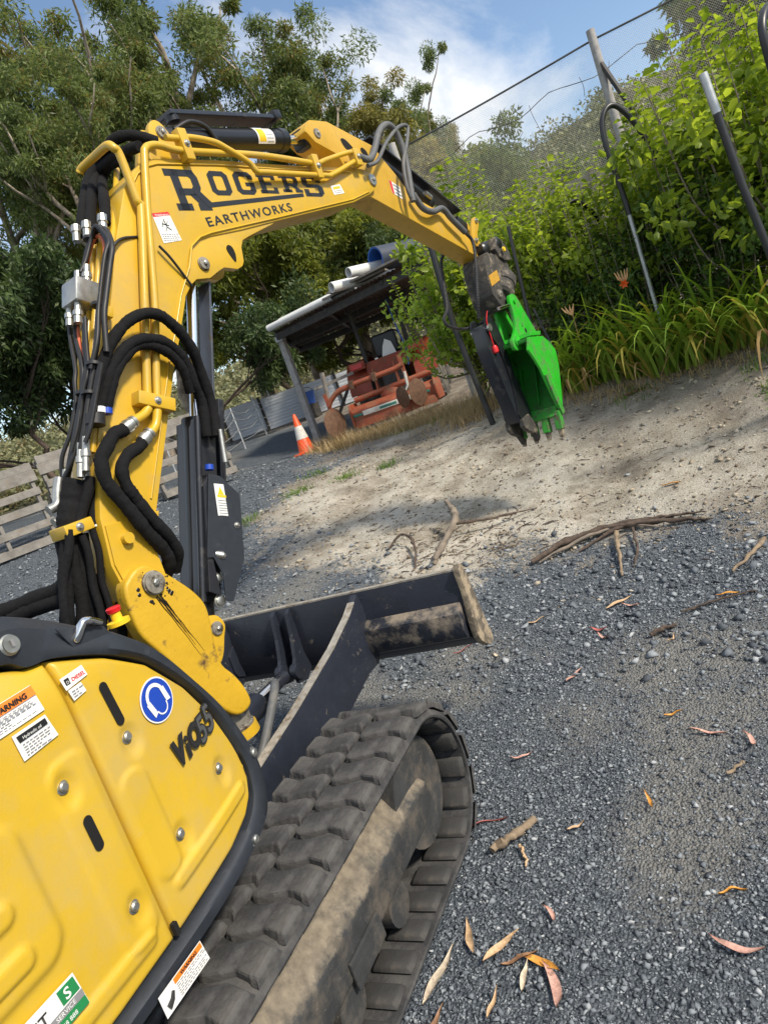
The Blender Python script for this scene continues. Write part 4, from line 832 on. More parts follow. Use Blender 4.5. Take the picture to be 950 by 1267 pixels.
boom_text('lettering', 'WARNING', .708, 2.7475, .0135, 'white_vinyl', wl, n=.003, sx=1.2)
_pm = MB()
for a, c in (((.745, 2.735), (.75, 2.70)), ((.73, 2.715), (.765, 2.705)), ((.75, 2.70), (.735, 2.68)), ((.75, 2.70), (.77, 2.685)), ((.725, 2.70), (.74, 2.725)), ((.765, 2.725), (.75, 2.71))): _pm.beam(BP(*a, .0025), BP(*c, .0025), .001, .006, NN)
_pm.build('pictogram', M['text_black'], wl)
_pm = MB(); r = random.Random(9)
for i in range(4):
    s = .708
    while s < .79: w = r.uniform(.006, .014); _pm.beam(BP(s, 2.667-i*.0085, .0022), BP(s+w, 2.667-i*.0085+.001, .0022), .0006, .0038, UP); s += w+.004
_pm.build('small_print', M['text_grey'], wl)
l2 = bquad('small_label', [(2.067, 2.864), (2.176, 2.877), (2.157, 2.928), (2.062, 2.916)], 'white_vinyl', boom)
bquad('label_band', [(2.078, 2.895), (2.150, 2.904), (2.146, 2.918), (2.078, 2.909)], 'yellow_vinyl', l2, n=.002)
_pm = MB()
for i in range(2): _pm.beam(BP(2.08, 2.885-i*.010, .0022), BP(2.16, 2.894-i*.010, .0022), .0006, .003, UP)
_pm.build('small_print', M['text_grey'], l2)

# ------------------------------------------------------------------ swing bracket at the boom foot
bk = cr2([(-.140, 1.345), (-.10, 1.392), (-.046, 1.412), (.003, 1.395), (.076, 1.313), (.137, 1.226), (.164, 1.15), (.150, 1.06), (.132, .98), (.130, .904), (.164, .839), (.19, .76), (.185, .69), (.10, .69), (.02, .80), (-.03, .909), (-.102, 1.074), (-.150, 1.19)], 4)
br = MB().prism(bk, BP, -.03, .045).build('swing_bracket', M['worn_yellow'], EX, bevel=.018, bseg=3, sm=50)
MB().prism(bk, BP, -.25, -.175).build('swing_bracket_ear', M['worn_yellow'], br, bevel=.018, bseg=3, sm=50)
MB().prism([(-.03, 1.10), (.10, 1.12), (.135, .95), (.16, .84), (.18, .70), (.08, .72), (-.02, .9)], BP, -.18, -.02).build('bracket_web', M['worn_yellow'], br, bevel=.02, sm=50)
ears = cr2([(.12, 1.10), (.165, 1.105), (.208, 1.088), (.226, 1.040), (.20, .995), (.16, .93), (.12, .92)], 3)
for n0, n1 in ((.0, .03), (-.2, -.17)): MB().prism(ears, BP, n0, n1).build('cylinder_ear', M['worn_yellow'], br, bevel=.008, sm=45)
pin(-.022, 1.334, .045, .042, br, .022); pin(.178, 1.044, .030, .026, br, .010)
# oily grease runs below the pin
pmat('grease', (.012, .009, .006), rough=.35, var=.3, scale=30)
gr = random.Random(4); mbg = MB()
for k in range(9):
    s = -.022 + gr.uniform(-.012, .03); z = 1.285 - gr.uniform(0, .02); pts = []; L = gr.uniform(.06, .3)
    for i in range(7): pts.append(BP(s + (i/6)*L*.30 + gr.uniform(-.003, .003), z - L*i/6, .0455))
    mbg.tube(pts, [.0025*(1-i/7)+.0004 for i in range(7)], 5)
for k in range(34):
    a = gr.uniform(0, 2*PI); d = gr.gauss(.062, .014); c = BP(-.022+d*math.cos(a), 1.325+d*math.sin(a)*.9-.012, .0455); rr = gr.uniform(.002, .009)
    mbg.lathe(c, c+NN, [(0, rr), (.0012, rr*.7)], 7)
mbg.build('grease_stain', M['grease'], br)
kp = BP(.150, 0, -.075)
MB().lathe(kp+UP*.58, kp+UP*.9, [(0, .082), (.03, .086), (.035, .078), (.16, .078), (.165, .088), (.20, .086), (.215, .06), (.235, .058)], 28).build('swing_knuckle', M['pin_steel'], br, sm=35)
MB().lathe(kp+UP*.735, kp+UP*.9, [(0, .095), (.025, .092)], 28).build('knuckle_collar', M['worn_yellow'], br, sm=35)
MB().lathe(kp+UP*.56, kp+UP*.9, [(0, .096), (.04, .092)], 28).build('knuckle_collar', M['worn_yellow'], br, sm=35)
MB().box(kp+Vector((-.05, -.22, .67)), (.16, .42, .16)).build('swing_mount', M['frame_black'], EX, bevel=.02)

# ------------------------------------------------------------------ boom cylinder under the boom
pmat('guard_steel', (.075, .085, .105), rough=.4, metal=.3, var=.2, scale=9, dirt=(.10, .075, .05), dscale=14, dlo=.56, dhi=.68)
A = BP(.205, 1.044, -.10); Bq = BP(.887, 2.531, -.10); AX = (Bq-A).normalized(); Lc = (Bq-A).length
bc = MB().lathe(A, Bq, [(0, .03), (.02, .055), (Lc*.53, .055), (Lc*.54, .062), (Lc*.56, .062), (Lc*.565, .03)], 24).build('boom_cylinder', M['cyl_black'], EX, sm=35)
MB().tube([A+AX*Lc*.55, A+AX*(Lc-.03)], .026, 18).build('piston_rod', M['chrome'], bc, sm=40)
MB().tube([Bq-NN*.05, Bq+NN*.05], .045, 18).build('rod_eye', M['cyl_black'], bc, sm=40)
PERP = AX.cross(NN).normalized()
if PERP.dot(E1) < 0: PERP = -PERP
cov = MB()
c0, c1 = A+AX*.10, A+AX*Lc*.55
cov.box((c0+c1)/2 - PERP*.045 + NN*.0, (.14, (c1-c0).length, .012), (NN, AX, PERP)); cov.box((c0+c1)/2 + NN*.068, (.006, (c1-c0).length, .105), (NN, AX, PERP)); cov.box((c0+c1)/2 - NN*.068, (.006, (c1-c0).length, .105), (NN, AX, PERP))
cov.build('cylinder_cover', M['black_gloss'], bc, bevel=.003)
MB().tube([A+AX*.1-PERP*.055+NN*.085, c1-PERP*.055+NN*.085], .016, 10).build('cover_edge_pipe', M['black_gloss'], bc, sm=50)
MB().box(A+AX*Lc*.74 + PERP*.062 + NN*.015, (.085, Lc*.46, .012), (NN, AX, PERP)).build('rod_guard', M['guard_steel'], bc, bevel=.003)
MB().box(A+AX*Lc*.48 + PERP*.085 + NN*.05, (.05, Lc*.28, .03), (NN, AX, PERP)).build('guard_rail', M['black_gloss'], bc, bevel=.004)
gp = MB().prism([(.437, 1.640), (.487, 1.615), (.556, 1.508), (.45, 1.249), (.31, 1.105), (.276, 1.125), (.311, 1.224), (.299, 1.311), (.27, 1.32)], BP, .022, .030).build('guard_plate', M['black_plastic'], bc, bevel=.002)
MB().prism([(.437, 1.640), (.40, 1.60), (.22, 1.19), (.27, 1.15), (.30, 1.30)], BP, -.02, .021).build('guard_plate_back', M['black_gloss'], bc, bevel=.003)
gl = MB().prism([(.400, 1.462), (.449, 1.441), (.488, 1.575), (.441, 1.594)], BP, .031, .032).build('caution_label', M['white_vinyl'], gp)
MB().prism([(.440, 1.545), (.470, 1.532), (.464, 1.573)], BP, .0325, .033).build('warning_triangle', M['yellow_vinyl'], gl)
MB().prism([(.432, 1.535), (.475, 1.517), (.478, 1.527), (.435, 1.545)], BP, .0325, .033).build('label_band', M['yellow_vinyl'], gl)
_pm = MB()
for i in range(7): a = 1.522-i*.0105; s_ = .428-i*.0032; _pm.beam(BP(s_, a, .0328), BP(s_+.040, a-.017, .0328), .0006, .003, UP)
_pm.build('small_print', M['text_grey'], gl)
for s_, z_ in ((.475, 1.39), (.345, 1.30)): hexbolt(BP(s_, z_, .030), NN, .010, gp)
MB().tube([BP(.30, 1.335, .0), BP(.345, 1.30, .03)], .018, 12).build('spacer', M['zinc'], gp, sm=40); hexbolt(BP(.30, 1.22, .0), NN, .016, bc); hexbolt(BP(.265, 1.13, .0), NN, .02, bc)
MB().tube([BP(.585, 1.80, .03), BP(.545, 1.66, .03)], [.011, .014], 10).build('hose_fitting', M['zinc'], bc, sm=40)

# ------------------------------------------------------------------ arm cylinder on top of the boom
A2 = BP(.972, 3.148, -.105); B2 = BP(2.152, 3.236, -.115); A2x = (B2-A2).normalized()
ac = MB().lathe(A2, B2, [(0, .03), (.03, .05), (.13, .056), (.90, .056), (.905, .062), (.955, .062), (.96, .03)], 28).build('arm_cylinder', M['cyl_black'], EX, sm=35)
MB().tube([A2-NN*.045, A2+NN*.045], .045, 18).build('cylinder_eye', M['cyl_black'], ac, sm=40)
MB().tube([A2+A2x*.93, B2-A2x*.06], .027, 18).build('piston_rod', M['chrome'], ac, sm=40)
MB().box(B2-A2x*.01, (.10, .15, .11), (NN, A2x, NN.cross(A2x))).build('rod_clevis', M['cyl_black'], ac, bevel=.02, sm=40)
u2 = NN.cross(A2x).normalized()
if u2.z < 0: u2 = -u2
MB().box(A2+A2x*.53+u2*.105, (.11, .82, .022), (NN, A2x, u2)).build('cylinder_guard', M['black_gloss'], ac, bevel=.004)
MB().box(A2+A2x*.92+u2*.115, (.13, .06, .05), (NN, A2x, u2)).build('guard_bracket', M['cyl_black'], ac, bevel=.012, sm=40)
MB().tube(cr([A2+A2x*.10+NN*.05+u2*.02, A2+A2x*.2+NN*.07+u2*.05, A2+A2x*.30+NN*.066+u2*.03, A2+A2x*.34+NN*.064-u2*.03], 5), .011, 8).build('cylinder_hose', M['hose_rubber'], ac, sm=60)
MB().tube([A2+A2x*.15+u2*.07+NN*.02, A2+A2x*.15+u2*.1+NN*.02], .034, 12).build('port_fitting', M['cyl_black'], ac, sm=40)
def wrap(a, d, r, t0, t1, l0, l1, mat, name, parent, n=12):
    v = []; f = []
    o = NN - d*NN.dot(d); o.normalize(); w = d.cross(o)
    for i in range(n+1):
        t = t0+(t1-t0)*i/n
        for l in (l0, l1): v.append(a + d*l + (o*math.cos(t)+w*math.sin(t))*r)
    for i in range(n): f.append((2*i, 2*i+1, 2*i+3, 2*i+2))
    return mesh(name, v, f, M[mat], parent, True)
yl = wrap(A2, A2x, .0572, -.9, .75, .68, .82, 'white_vinyl', 'caution_label', ac); wrap(A2, A2x, .0578, -.7, .55, .69, .745, 'yellow_vinyl', 'warning_panel', yl)
_pm = MB()
for i in range(5):
    t = -.6+i*.28; o = (NN-A2x*NN.dot(A2x)).normalized(); w = A2x.cross(o); c = A2 + (o*math.cos(t)+w*math.sin(t))*.0578
    _pm.beam(c+A2x*.755, c+A2x*.81, .003, .0006, o)
_pm.build('small_print', M['text_grey'], yl)

# ------------------------------------------------------------------ arm (dipper)
arm_poly = cr2([(2.055, 3.235), (2.085, 3.29), (2.15, 3.318), (2.25, 3.322)], 4, False)[:-4] + [(2.292, 3.319), (2.719, 3.205), (2.785, 3.130), (2.90, 3.015), (2.97, 2.92), (3.05, 2.872), (3.30, 2.79), (3.544, 2.70), (3.72, 2.56), (3.80, 2.478), (3.838, 2.430), (3.82, 2.395), (3.76, 2.39), (3.682, 2.44), (2.516, 2.868), (2.38, 2.89), (2.33, 2.96), (2.315, 3.06), (2.29, 3.125), (2.20, 3.155), (2.11, 3.185)]
arm = MB().prism(arm_poly, BP, -.185, -.03).build('arm', M['arm_yellow'], EX, bevel=.006, sm=30)
for q in (cr2([(2.371, 3.215), (2.40, 3.228), (2.44, 3.21), (2.485, 3.165), (2.45, 3.155), (2.395, 3.165)], 3), cr2([(2.555, 3.172), (2.58, 3.185), (2.615, 3.165), (2.622, 3.132), (2.59, 3.135), (2.56, 3.15)], 3)):
    MB().prism(q, BP, -.0295, -.0285).build('lightening_hole', M['dark_hole'], arm)
pin(2.152, 3.236, -.03, .026, arm, .008); pin(2.519, 2.964, 0, .034, boom, .012, 'zinc')
l3 = MB().prism([(2.762, 2.905), (2.868, 2.862), (2.880, 2.945), (2.768, 2.990)], BP, -.0288, -.028).build('instruction_label', M['white_vinyl'], arm)
_pm = MB()
for i in range(3): _pm.beam(BP(2.80, 2.96-i*.026, -.0275), BP(2.868, 2.934-i*.026, -.0275), .0006, .010, UP)
_pm.build('small_print', M['text_grey'], l3)
MB().prism([(2.764, 2.906), (2.786, 2.897), (2.794, 2.978), (2.769, 2.988)], BP, -.0278, -.0272).build('label_band', M['red_vinyl'], l3)
MB().prism([(3.665, 2.515), (3.70, 2.50), (3.705, 2.53), (3.68, 2.55)], BP, -.0288, -.028).build('reflector', M['white_vinyl'], arm)
# bucket cylinder along the arm
A3 = BP(2.72, 3.20, -.11); B3 = BP(3.70, 2.70, -.11); A3x = (B3-A3).normalized(); u3 = NN.cross(A3x).normalized()
if u3.z < 0: u3 = -u3
bc3 = MB().lathe(A3, B3, [(0, .03), (.03, .046), (.68, .046), (.685, .052), (.72, .052), (.725, .02)], 24).build('bucket_cylinder', M['cyl_black'], EX, sm=35)
MB().tube([A3+A3x*.70, B3], .022, 16).build('piston_rod', M['chrome'], bc3, sm=40)
MB().box(A3+A3x*.52+u3*.085+NN*.01, (.11, 1.06, .014), (NN, A3x, u3)).build('cylinder_guard', M['black_gloss'], bc3, bevel=.003)
MB().box(A3+A3x*.50+u3*.108, (.05, .06, .035), (NN, A3x, u3)).build('guard_bracket', M['cyl_black'], bc3, bevel=.01, sm=40)
MB().box(B3, (.09, .14, .09), (NN, A3x, u3)).build('rod_clevis', M['cyl_black'], bc3, bevel=.015, sm=40)
MB().tube([A3+A3x*.6+NN*.05, A3+A3x*.67+NN*.05], .018, 10).build('port_fitting', M['zinc'], bc3, sm=40)
# bucket linkage
for n0, n1 in ((-.03, -.008), (-.205, -.183)):
    MB().prism(cr2([(3.655, 2.555), (3.70, 2.505), (3.745, 2.535), (3.765, 2.60), (3.835, 2.665), (3.845, 2.715), (3.80, 2.73), (3.755, 2.70), (3.70, 2.64)], 3), BP, n0, n1).build('rocker_link', M['arm_yellow'], EX, bevel=.004, sm=35)
MB().beam(BP(3.80, 2.70, -.12), BP(3.96, 2.48, -.12), .10, .05, NN).build('bucket_link', M['arm_yellow'], EX, bevel=.01)
for n in (-.008,): pin(3.80, 2.70, n, .018, arm, .012, 'zinc'); pin(3.695, 2.55, n, .018, arm, .012, 'zinc')

# ------------------------------------------------------------------ hitch, bucket, thumb
NC = .0          # middle of the bucket, to the right of the boom face
pmat('hitch_yellow', (.55, .30, .03), rough=.6, var=.2, scale=30, dirt=(.2, .13, .05), dscale=30, dlo=.5, dhi=.65)
hit = MB().prism([(3.67, 2.40), (3.74, 2.46), (3.86, 2.42), (3.98, 2.44), (4.06, 2.33), (4.05, 2.20), (3.97, 2.16), (3.97, 2.06), (3.86, 1.99), (3.70, 2.0), (3.64, 2.10), (3.64, 2.30)], BP, NC-.17, NC+.03).build('quick_hitch', M['hitch_grime'], EX, bevel=.008, sm=30)
MB().prism([(3.60, 2.36), (3.70, 2.44), (3.77, 2.38), (3.77, 2.20), (3.74, 2.06), (3.64, 2.03), (3.57, 2.12), (3.57, 2.28)], BP, -.06, .055).build('hitch_cheek', M['hitch_grime'], hit, bevel=.006, sm=30)
for q_, n_ in (((3.75, 2.47), .04), ((3.96, 2.50), .05)): MB().lathe(BP(*q_, -.16), BP(*q_, 1), [(0, .055), (.16+n_-.01, .055), (.16+n_, .045), (.17+n_, .03)], 18).build('hitch_eye', M['cyl_black'], hit, sm=35)
MB().lathe(BP(3.83, 2.10, -.02), BP(4.2, 2.42, -.02), [(0, .09), (.02, .11), (.06, .11), (.065, .10), (.12, .10), (.125, .11), (.2, .11), (.24, .085)], 20).build('tilt_rotor', M['hitch_grime'], hit, sm=35)
MB().prism([(3.86, 2.46), (3.92, 2.55), (4.02, 2.53), (4.10, 2.43), (4.11, 2.36), (3.98, 2.36), (3.90, 2.40)], BP, -.02, .05).build('hitch_hook', M['hitch_grime'], hit, bevel=.006, sm=30)
MB().prism([(3.585, 2.18), (3.755, 2.215), (3.755, 2.295), (3.585, 2.26)], BP, .056, .058).build('hitch_label', M['hitch_yellow'], hit)
pin(3.665, 2.115, .055, .028, hit, .016); MB().lathe(BP(3.96, 2.44, .07), BP(3.96, 2.44, .3), [(0, .022), (.012, .018)], 6).build('brass_nut', M['yellow_vinyl'], hit)
MB().tube([BP(3.60, 2.01, .05), BP(3.76, 2.015, .06)], .014, 10).build('locking_pin', M['chrome'], hit, sm=40)
HW = .19
pmat('green_shaded_inside', (.016, .22, .016), rough=.55, var=.2, scale=9, dirt=(.05, .10, .03), dscale=12, dlo=.48, dhi=.7)  # darker green puts the shade inside the bucket into the shell colour
side = [(3.57, 1.645), (3.64, 1.735), (3.905, 1.705), (4.07, 1.568), (4.045, 1.447), (3.955, 1.27), (3.845, 1.085), (3.805, 1.10), (3.75, 1.25), (3.68, 1.477), (3.63, 1.56)]
bu = empty('bucket_frame_unused') if False else None
shell_o = [(3.64, 1.735), (3.905, 1.705), (4.02, 1.64), (4.07, 1.568), (4.045, 1.447), (3.955, 1.27), (3.845, 1.085)]
shell_i = [(3.80, 1.10), (3.925, 1.28), (4.01, 1.45), (4.035, 1.56), (3.995, 1.615), (3.895, 1.675), (3.64, 1.705)]
bu = MB().prism(shell_o+shell_i, BP, NC-HW, NC+HW).build('bucket', M['green_shaded_inside'], EX, bevel=.003, sm=35)
for n0 in (NC-HW, NC+HW-.016):
    MB().prism(side, BP, n0-.002, n0+.018).build('side_plate', M['green_paint'], bu, bevel=.003)
MB().prism([(3.865, 1.06), (3.915, 1.16), (3.80, 1.165), (3.755, 1.09)], BP, NC-HW+.02, NC+HW-.02).build('cutting_edge', M['green_worn'], bu, bevel=.003)
for n0 in (NC+HW+.004,): MB().prism([(3.70, 1.42), (3.75, 1.42), (3.83, 1.17), (3.86, 1.09), (3.80, 1.08), (3.755, 1.2)], BP, n0-.004, n0+.012).build('side_cutter', M['green_worn'], bu, bevel=.003)
for k in (-.10, .03): MB().prism([(3.84, 1.20), (3.99, 1.50), (3.95, 1.51), (3.81, 1.21)], BP, NC+k-.004, NC+k+.004).build('wear_rib', M['green_shaded_inside'], bu)
for k in (-.165, -.055, .055, .165):
    tp = BP(3.78, 1.045, NC+k); d = (E1*-.25-UP*1).normalized(); q = d.cross(NN)
    tooth = MB().box(tp, (.056, .065, .15), (NN, q, -d), .9).build('tooth', M['green_worn'], bu, bevel=.006)
    MB().box(tp+d*.10, (.044, .036, .075), (NN, q, d), .6).build('tooth_tip', M['muddy_steel'], tooth, bevel=.004)
for k in (-.075, .065):
    MB().prism(cr2([(3.77, 2.055), (3.83, 2.09), (3.90, 2.07), (3.96, 1.97), (4.02, 1.86), (4.08, 1.76), (4.07, 1.66), (3.93, 1.66), (3.70, 1.66), (3.60, 1.68), (3.60, 1.75), (3.68, 1.80), (3.755, 1.88)], 3), BP, NC+k-.014, NC+k+.014).build('bucket_ear', M['green_paint'], bu, bevel=.004, sm=35)
    MB().lathe(BP(3.665, 1.735, NC+k+.014), BP(3.665, 1.735, NC+k+1), [(0, .045), (.012, .042)], 18).build('ear_boss', M['green_paint'], bu, sm=35)
    MB().lathe(BP(3.885, 1.79, NC+k+.0145), BP(3.885, 1.79, NC+k+1), [(0, .019), (.001, .019)], 14).build('ear_hole', M['dark_hole'], bu)
    MB().lathe(BP(3.835, 2.035, NC+k+.0145), BP(3.835, 2.035, NC+k+1), [(0, .024), (.012, .02)], 14).build('ear_pin', M['green_paint'], bu, sm=35)
MB().prism([(3.90, 1.72), (3.70, 1.74), (3.72, 1.77), (3.92, 1.75)], BP, NC-.09, NC+.18).build('top_gusset', M['green_paint'], bu, bevel=.003)
# grip thumb in front of the bucket opening
tn = -.10
tb = MB().prism([(3.455, 1.93), (3.60, 1.945), (3.66, 1.75), (3.655, 1.55), (3.70, 1.35), (3.72, 1.20), (3.66, 1.12), (3.55, 1.14), (3.52, 1.30), (3.47, 1.55), (3.44, 1.75)], BP, tn-.055, tn+.055).build('thumb', M['black_gloss'], EX, bevel=.005, sm=35)
for k in (-.062, .062):
    MB().prism(cr2([(3.50, 1.98), (3.62, 1.96), (3.68, 1.76), (3.69, 1.5), (3.74, 1.30), (3.76, 1.18), (3.70, 1.05), (3.61, 1.06), (3.55, 1.2), (3.60, 1.45), (3.56, 1.75), (3.47, 1.88)], 2), BP, tn+k-.008, tn+k+.008).build('thumb_side', M['cyl_black'], tb, bevel=.002)
    MB().prism([(3.56, 1.16), (3.68, 1.17), (3.78, 1.06), (3.73, .985), (3.69, 1.01), (3.60, 1.05), (3.55, 1.1)], BP, tn+k-.02, tn+k+.02).build('thumb_tine', M['hitch_grime'], tb, bevel=.006)
    MB().box(BP(3.73, .985, tn+k), (.04, .05, .09), (NN, (E1+UP*.6).normalized(), (UP-E1*.6).normalized())).build('tine_tip', M['cyl_black'], tb, bevel=.006)
MB().tube([BP(3.50, 1.90, tn-.075), BP(3.50, 1.90, tn+.085)], .03, 16).build('thumb_pin', M['zinc'], tb, sm=40)
# red lanyard plugs
MB().tube(cr([BP(3.50, 2.02, .0), BP(3.48, 1.95, -.02), BP(3.49, 1.86, -.03), BP(3.50, 1.76, -.035)], 4), .005, 6).build('lanyard', M['red_plastic'], tb, sm=60)
MB().lathe(BP(3.50, 1.76, -.035), BP(3.50, 1.0, -.035), [(0, .018), (.02, .026), (.05, .026), (.06, .015)], 12).build('red_plug', M['red_plastic'], tb, sm=40)

# ------------------------------------------------------------------ pipes, hoses, fittings
def run(key, r, mat, name, seg=10, n=6, curve=True, rr=None):
    P = HB(key); P = cr(P, n) if curve else P
    return MB().tube(P, r, seg).build(name, M[mat], EX, sm=60)
for k, r_ in (('pipe1', .0175), ('pipe2', .0165), ('pipe3', .015), ('pipe4', .014)): run(k, r_, 'boom_yellow', 'hydraulic_pipe', 12)
for k in ('pipe1low', 'pipe2low'): run(k, .0185, 'boom_yellow', 'hydraulic_pipe', 12)
for k in ('bpipe1', 'bpipe2', 'bpipe3', 'bpipe4'): run(k, .013, 'boom_yellow', 'back_pipe')
for k in ('fit3', 'fit4'):
    a, c = HB(k); MB().lathe(a, c, [(0, .026), (.012, .027), (.014, .024), (.03, .024), (.032, .029), (.058, .027)], 14).build('hose_fitting', M['zinc'], EX, sm=35)
for k, r_ in (('sleeve1', .023), ('sleeve2', .022), ('sleeve2b', .021), ('sleeve3', .026), ('sleeve4', .024)):
    P = cr(HB(k), 8); rg = random.Random(k)
    MB().tube(P, [r_*(1+.05*math.sin(i*.55+rg.random()*1.2)+rg.uniform(-.05, .06)) for i in range(len(P))], 14).build('sleeved_hose', M['hose_sleeve'], EX, sm=70)
for k, r_ in (('top1', .024), ('top2', .024), ('top3', .022), ('bund1', .048), ('bund2', .03), ('bund3', .026), ('low1', .026), ('low2', .024), ('low3', .026), ('low4', .02), ('low5', .024), ('cross', .032), ('cross2', .03)):
    P = cr(HB(k), 8); rg = random.Random(k)
    MB().tube(P, [r_*(1+.05*math.sin(i*.5)+rg.uniform(-.05, .05)) for i in range(len(P))], 14).build('sleeved_hose', M['hose_sleeve'], EX, sm=70)
for k in ('loop1', 'loop2', 'drop1', 'drop2', 'drop3', 'drop4'): run(k, .0115, 'hose_rubber', 'rubber_hose')
for k, ds, dn_ in (('drop1', -.012, -.03), ('drop2', -.015, .028), ('drop3', -.02, -.026), ('drop4', -.01, .026), ('loop1', -.018, .027)):
    MB().tube(cr([BP(s+ds+.006*math.sin(i*1.9), z+.008*math.sin(i*2.3), n+dn_) for i, (s, z, n) in enumerate(H[k])], 6), .0085, 8).build('rubber_hose', M['hose_rubber'], EX, sm=60)
for k, ds, dn_, r_ in (('low1', -.03, .05, .016), ('low2', .0, .05, .014), ('low5', .02, .045, .013), ('low3', -.02, -.05, .018), ('bund1', .02, .055, .02), ('bund2', -.01, .05, .018)):
    MB().tube(cr([BP(s+ds+.008*math.sin(i*1.7), z, n+dn_+.008*math.sin(i*2.1)) for i, (s, z, n) in enumerate(H[k])], 7), r_, 10).build('sleeved_hose', M['hose_sleeve'], EX, sm=60)
for k in ('loop1red', 'drop1red'): run(k, .0075, 'hose_red', 'red_hose')
for k in ('hoseA', 'hoseB', 'hoseC'): run(k, .021 if k != 'hoseB' else .0125, 'hose_grey', 'arm_hose', 12)
for k in ('hoseD', 'hoseE'):
    P = cr(HB(k), 14); MB().tube(P, [.0115+.002*(i % 2) for i in range(len(P))], 8).build('spiral_wrapped_hose', M['hose_rubber'], EX)
for k in ('thin1', 'thin2'): run(k, .006, 'hose_rubber', 'thin_hose', 8)
# clamps
def clampbar(c, size, ax, mat='boom_yellow', name='pipe_clamp', bolt=True):
    o = MB().box(c, size, ax).build(name, M[mat], EX, bevel=.006, sm=40)
    if bolt: hexbolt(Vector(c)+NN*size[0]/2, NN, .011, o)
    return o
dn = (BP(.38, 2.18)-BP(.29, 1.98)).normalized(); dq = dn.cross(NN)
clampbar(BP(.315, 1.985, .025), (.058, .055, .17), (NN, dn, dq)); clampbar(BP(1.0, 3.055, .03), (.05, .05, .14), (NN, E1, UP)); clampbar(BP(1.93, 3.0, .035), (.045, .05, .13), (NN, E1, UP)); clampbar(BP(2.36, 3.075, .035), (.05, .06, .10), (NN, E1, UP)); clampbar(BP(.27, 2.36, -.0), (.09, .045, .03), (NN, dn, dq), bolt=False)
clampbar(BP(-.165, 1.628, -.075), (.115, .115, .045), (NN, E1, UP), name='hose_clamp')
for s, z, n in ((.45, 2.77, -.19), (.46, 2.76, -.13), (.467, 2.745, -.028)):
    c = BP(s, z, n); MB().lathe(c+UP*.02, c-UP*.06-E1*.03, [(0, .02), (.03, .022), (.032, .017), (.07, .017)], 10).build('hose_fitting', M['zinc'], EX, sm=35)
vb = MB().box(BP(.275, 2.475, -.10), (.115, .10, .10), (NN, dn, dq)).build('valve_block', M['zinc'], EX, bevel=.008, sm=40)
for s, z, n in ((.305, 2.53, -.13), (.32, 2.535, -.08), (.215, 2.40, -.14), (.21, 2.39, -.075)): c = BP(s, z, n); MB().lathe(c-dn*.03, c+dn*.06, [(0, .016), (.03, .016), (.031, .02), (.05, .02), (.052, .014), (.085, .014)], 10).build('valve_fitting', M['zinc'], vb, sm=35)
for s, z, n in ((-.045, 1.885, -.015), (-.03, 1.90, .008), (-.08, 1.80, -.125), (-.068, 1.815, -.14), (-.02, 1.87, -.03)):
    c = BP(s, z, n); MB().lathe(c+dn*.03, c-dn*.1, [(0, .015), (.05, .015), (.052, .019), (.075, .019), (.077, .014), (.13, .014)], 10).build('hose_coupling', M['zinc'], EX, sm=35)
for s, z, n in ((-.13, 1.77, -.13), (-.13, 1.72, -.13)):
    c = BP(s, z, n); MB().tube(cr([c+UP*.05+E1*.03, c, c-UP*.04-E1*.02, c-UP*.05-E1*.06], 4), .019, 10).build('elbow_coupling', M['zinc'], EX, sm=60)
for key, i in (('loop1', 2), ('loop1', 7), ('drop3', 0), ('drop3', 1), ('drop2', 3)):
    c = BP(*H[key][i]); MB().tube([c+dn*.006, c-dn*.006], .03, 12).build('cable_tie', M['hose_rubber'], EX, sm=40)
c = BP(.03, 1.975, .035); MB().lathe(c+dn*.02, c-dn*.02, [(0, .036), (.04, .036)], 14).build('worm_clamp', M['hose_rubber'], EX, sm=40)
for s, z, n, m_ in ((.055, 2.0, .05, 'white_vinyl'), (.08, 1.99, .05, 'blue_vinyl'), (.45, 1.66, .03, 'blue_vinyl'), (-.085, 1.61, -.05, 'white_vinyl')): c = BP(s, z, n); MB().lathe(c+dn*.015, c-dn*.015, [(0, .019), (.022, .019)], 12).build('hose_marker', M[m_], EX, sm=40)
# ------------------------------------------------------------------ yard materials
pmat('grey_timber', (.215, .20, .18), rough=.9, var=.3, scale=9, bump=.004, bscale=50, dirt=(.2, .17, .14), dscale=8, dlo=.52, dhi=.7)
pmat('post_timber', (.33, .32, .31), rough=.9, var=.25, scale=12, bump=.004, bscale=60)
pmat('roof_iron', (.10, .075, .06), rough=.7, metal=.2, var=.35, scale=6, dirt=(.05, .04, .035), dscale=8, dlo=.45, dhi=.65)
pmat('pvc', (.66, .67, .66), rough=.45, var=.06, scale=12, dirt=(.4, .37, .3), dscale=6, dlo=.6, dhi=.85)
pmat('blue_pipe_in', (.02, .09, .34), rough=.5, var=.15, scale=9)
pmat('blue_pipe_out', (.035, .045, .07), rough=.55, var=.15, scale=9)
pmat('cone_orange', (.85, .10, .02), rough=.45, var=.08, scale=10, dirt=(.4, .14, .06), dscale=14, dlo=.56, dhi=.75)
pmat('cone_white', (.72, .70, .64), rough=.5, var=.1, scale=14, dirt=(.5, .35, .25), dscale=18, dlo=.55, dhi=.75)
pmat('tractor_orange', (.26, .04, .016), rough=.5, var=.2, scale=8, dirt=(.16, .09, .05), dscale=9, dlo=.5, dhi=.68)
pmat('orange_iron', (.31, .075, .034), rough=.6, var=.22, scale=10, dirt=(.22, .12, .07), dscale=8, dlo=.48, dhi=.66)
pmat('rust', (.13, .07, .042), rough=.85, var=.35, scale=20, bump=.003, bscale=50)
pmat('dark_iron', (.03, .03, .03), rough=.6, var=.3, scale=12, dirt=(.1, .08, .06), dscale=10, dlo=.5, dhi=.7)
